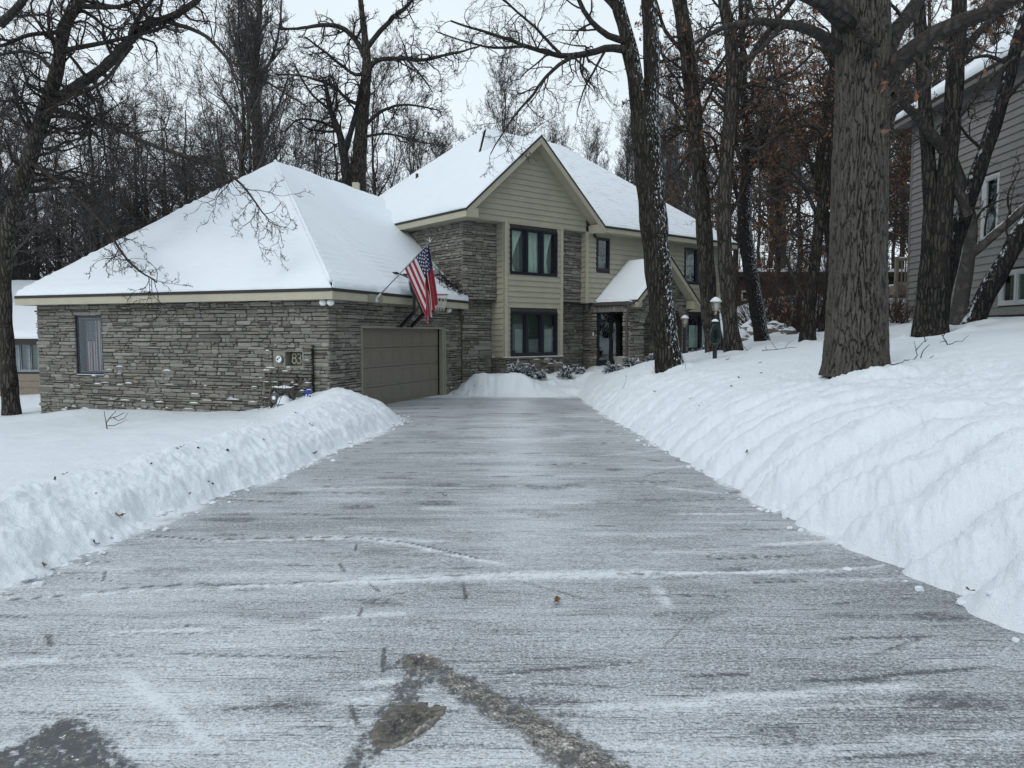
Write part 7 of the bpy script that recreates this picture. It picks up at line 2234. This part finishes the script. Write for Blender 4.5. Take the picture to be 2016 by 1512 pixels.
def zone(n, x0, x1, y0, y1, mind, avoid=None):
    tries = 0; c = 0
    while c < n and tries < 4000:
        tries += 1
        x, y = WR.uniform(x0, x1), WR.uniform(y0, y1)
        if any((x - a) ** 2 + (y - b) ** 2 < mind ** 2 for a, b, *_ in spots): continue
        if avoid and avoid(x, y): continue
        spots.append((x, y)); c += 1
        yield x, y
def house_zone(x, y):
    s, e = front_s(x, y), front_e(x, y)
    if -4 < s < 14 and -14 < e < 3: return True
    return False
for x, y in zone(60, -46, -12, 35, 66, 2.3):
    k = int(WR.choice(4, p=[.3, .3, .15, .25])); plant(PROT, k, x, y, WR.uniform(.86, 1.22), KIND[k] + ' in the wood behind the garage, left of the roof peak', 'bare trees of the wood behind the garage', WR.uniform(0, 6.28))
for x, y in zone(27, -14, 1, 41, 68, 2.4, house_zone):
    k = int(WR.choice(4, p=[.3, .25, .2, .25])); plant(PROT, k, x, y, WR.uniform(.70, .98), KIND[k] + ' in the wood behind the low saddle of the roofs', 'bare trees of the wood behind the saddle', WR.uniform(0, 6.28))
for x, y in zone(34, -10, 20, 66, 98, 2.4, house_zone):
    k = int(WR.choice(4, p=[.4, .1, .4, .1])); plant(PROT, k, x, y, WR.uniform(.88, 1.18), KIND[k] + ' showing over the main ridge far behind the house', 'distant trees over the main ridge', WR.uniform(0, 6.28))
for x, y in zone(36, 13, 36, 32, 66, 2.2, lambda x, y: house_zone(x, y) or (abs(y - 48.5) < 4.5 and 12 < x < 24)):
    k = int(WR.choice(4, p=[.35, .25, .2, .2])); plant(PROT, k, x, y, WR.uniform(.8, 1.12), KIND[k] + ' on the wooded rise between the two houses', 'bare trees between the houses', WR.uniform(0, 6.28))
for x, y in zone(9, 11, 25, 31, 46, 2.2, lambda x, y: house_zone(x, y) or (abs(y - 48.5) < 4.5 and 12 < x < 24)):
    k = int(WR.integers(0, 2)); plant(PROL, k, x, y, WR.uniform(.75, 1.15), ['oak still holding brown leaves on the rise between the houses', 'young oak holding russet leaves on the rise between the houses'][k], 'brown-leaved oaks between the houses', WR.uniform(0, 6.28))
for x, y in zone(10, 24, 60, 30, 66, 4.5):
    k = int(WR.integers(0, 4)); plant(PROT, k, x, y, WR.uniform(.8, 1.1), KIND[k] + ' behind the grey house', 'bare trees behind the grey house', WR.uniform(0, 6.28))
# thickets: many-stemmed bushes
def thicket_proto(name, H, seed, mat, n=16):
    rs = np.random.default_rng(seed)
    P = np.zeros((n, 8, 3)); a = rs.uniform(0, 2 * pi, n); d = np.stack([np.cos(a) * .6, np.sin(a) * .6, np.full(n, 1.0)], -1); d *= rs.uniform(.6, 1.1, (n, 1))
    for k in range(1, 8):
        d += rs.normal(0, .12, d.shape); P[:, k] = P[:, k - 1] + d * H / 8
    R = np.linspace(.022, .008, 8)[None].repeat(n, 0)
    root = thing(name, None, 'bush')
    ps = [tubes(P, R, 4)]
    P2, R2 = sprout(P, R, 9, .45, .7, 6, rs, .25, .02, .1, .6, .3, rmin=.006); ps.append(tubes(P2, R2, 3))
    P3, R3 = sprout(P2, R2, 7, .5, .8, 5, rs, .3, .01, .1, .6, .3, rmin=.005); ps.append(tubes(P3, R3, 3))
    v, q = join(ps); link('branches', np_mesh('branches', v, q), M[mat], root)
    return root
TH = [thicket_proto('bare_bush', 3.6, 301, 'twig_red'), thicket_proto('bare_bush', 2.6, 302, 'twig_grey'), thicket_proto('bare_bush', 1.2, 303, 'twig_red', 12)]
for (px, Y, k, s, lb) in [(1520, 30, 0, 1.0, 'dense reddish bare bush behind the powdered trunk'), (1550, 28.5, 0, 1.05, 'dense reddish bare bush left of the small forked trunk'), (1575, 31, 0, 1.1, 'tall reddish thicket behind the small forked trunk'), (1490, 33, 1, 1.2, 'grey bare bush behind the boulder wall'), (1608, 29, 1, 1.0, 'grey bush between forked trunk and huge oak'), (1545, 33, 1, 1.2, 'grey thicket before the brown house'),
                        (1525, 27, 2, .8, 'low twiggy bush above the boulders'), (1562, 26.5, 2, .8, 'low snowy bush right of the boulders'), (1600, 26, 2, 1.0, 'small red-twig bush beside the huge oak'), (1765, 24, 2, .9, 'twiggy bush at the far corner of the grey house'), (1758, 27, 2, .9, 'low bush below the wooden deck'), (1783, 23.5, 2, .7, 'twiggy shrub against the grey house corner'), (1640, 33, 0, 1.1, 'reddish thicket behind the huge oak')]:
    x = at(px, 600, Y)[0]
    plant(TH, k, x, Y, s, lb, 'bare bushes between the houses', px * .37, 'bush')
for i, (x, y) in enumerate(zone(26, -42, -11.5, 33, 50, 1.8, lambda x, y: (x < -17 and 31 < y < 46) or house_zone(x, y))):
    plant(TH, i % 2, x, y, WR.uniform(.9, 1.6), 'bare undergrowth bush behind the garage', 'undergrowth behind the garage', WR.uniform(0, 6.28), 'bush')
# the far edge of the wood, too far to count
def far_wood():
    rs = np.random.default_rng(77); ps = []
    n = 560; a = rs.uniform(-1.05, 1.05, n); r = rs.uniform(95, 170, n)
    B = np.stack([r * np.sin(a), r * np.cos(a), np.zeros(n)], -1); B[:, 2] = terrain(B[:, 0], B[:, 1]) - .5
    H = rs.uniform(12, 20, n); K = 7
    P = B[:, None] + np.stack([np.cumsum(rs.normal(0, .25, (n, K)), 1), np.cumsum(rs.normal(0, .25, (n, K)), 1), np.linspace(0, 1, K)[None] * H[:, None]], -1)
    R = np.linspace(.16, .03, K)[None].repeat(n, 0); ps.append(tubes(P, R, 4))
    P1, R1 = sprout(P, R, 14, .33, .7, 6, rs, .2, .06, .15, .5, .3, rmin=.05); ps.append(tubes(P1, R1, 3))
    P2, R2 = sprout(P1, R1, 7, .45, .7, 4, rs, .2, .05, .1, .6, .3, rmin=.04); ps.append(tubes(P2, R2, 3))
    v, q = join(ps)
    tag(link('far_wood', np_mesh('far_wood', v, q), M['bark_far']), 'distant grey edge of the bare wood along the horizon', 'wood', kind='stuff')
far_wood()
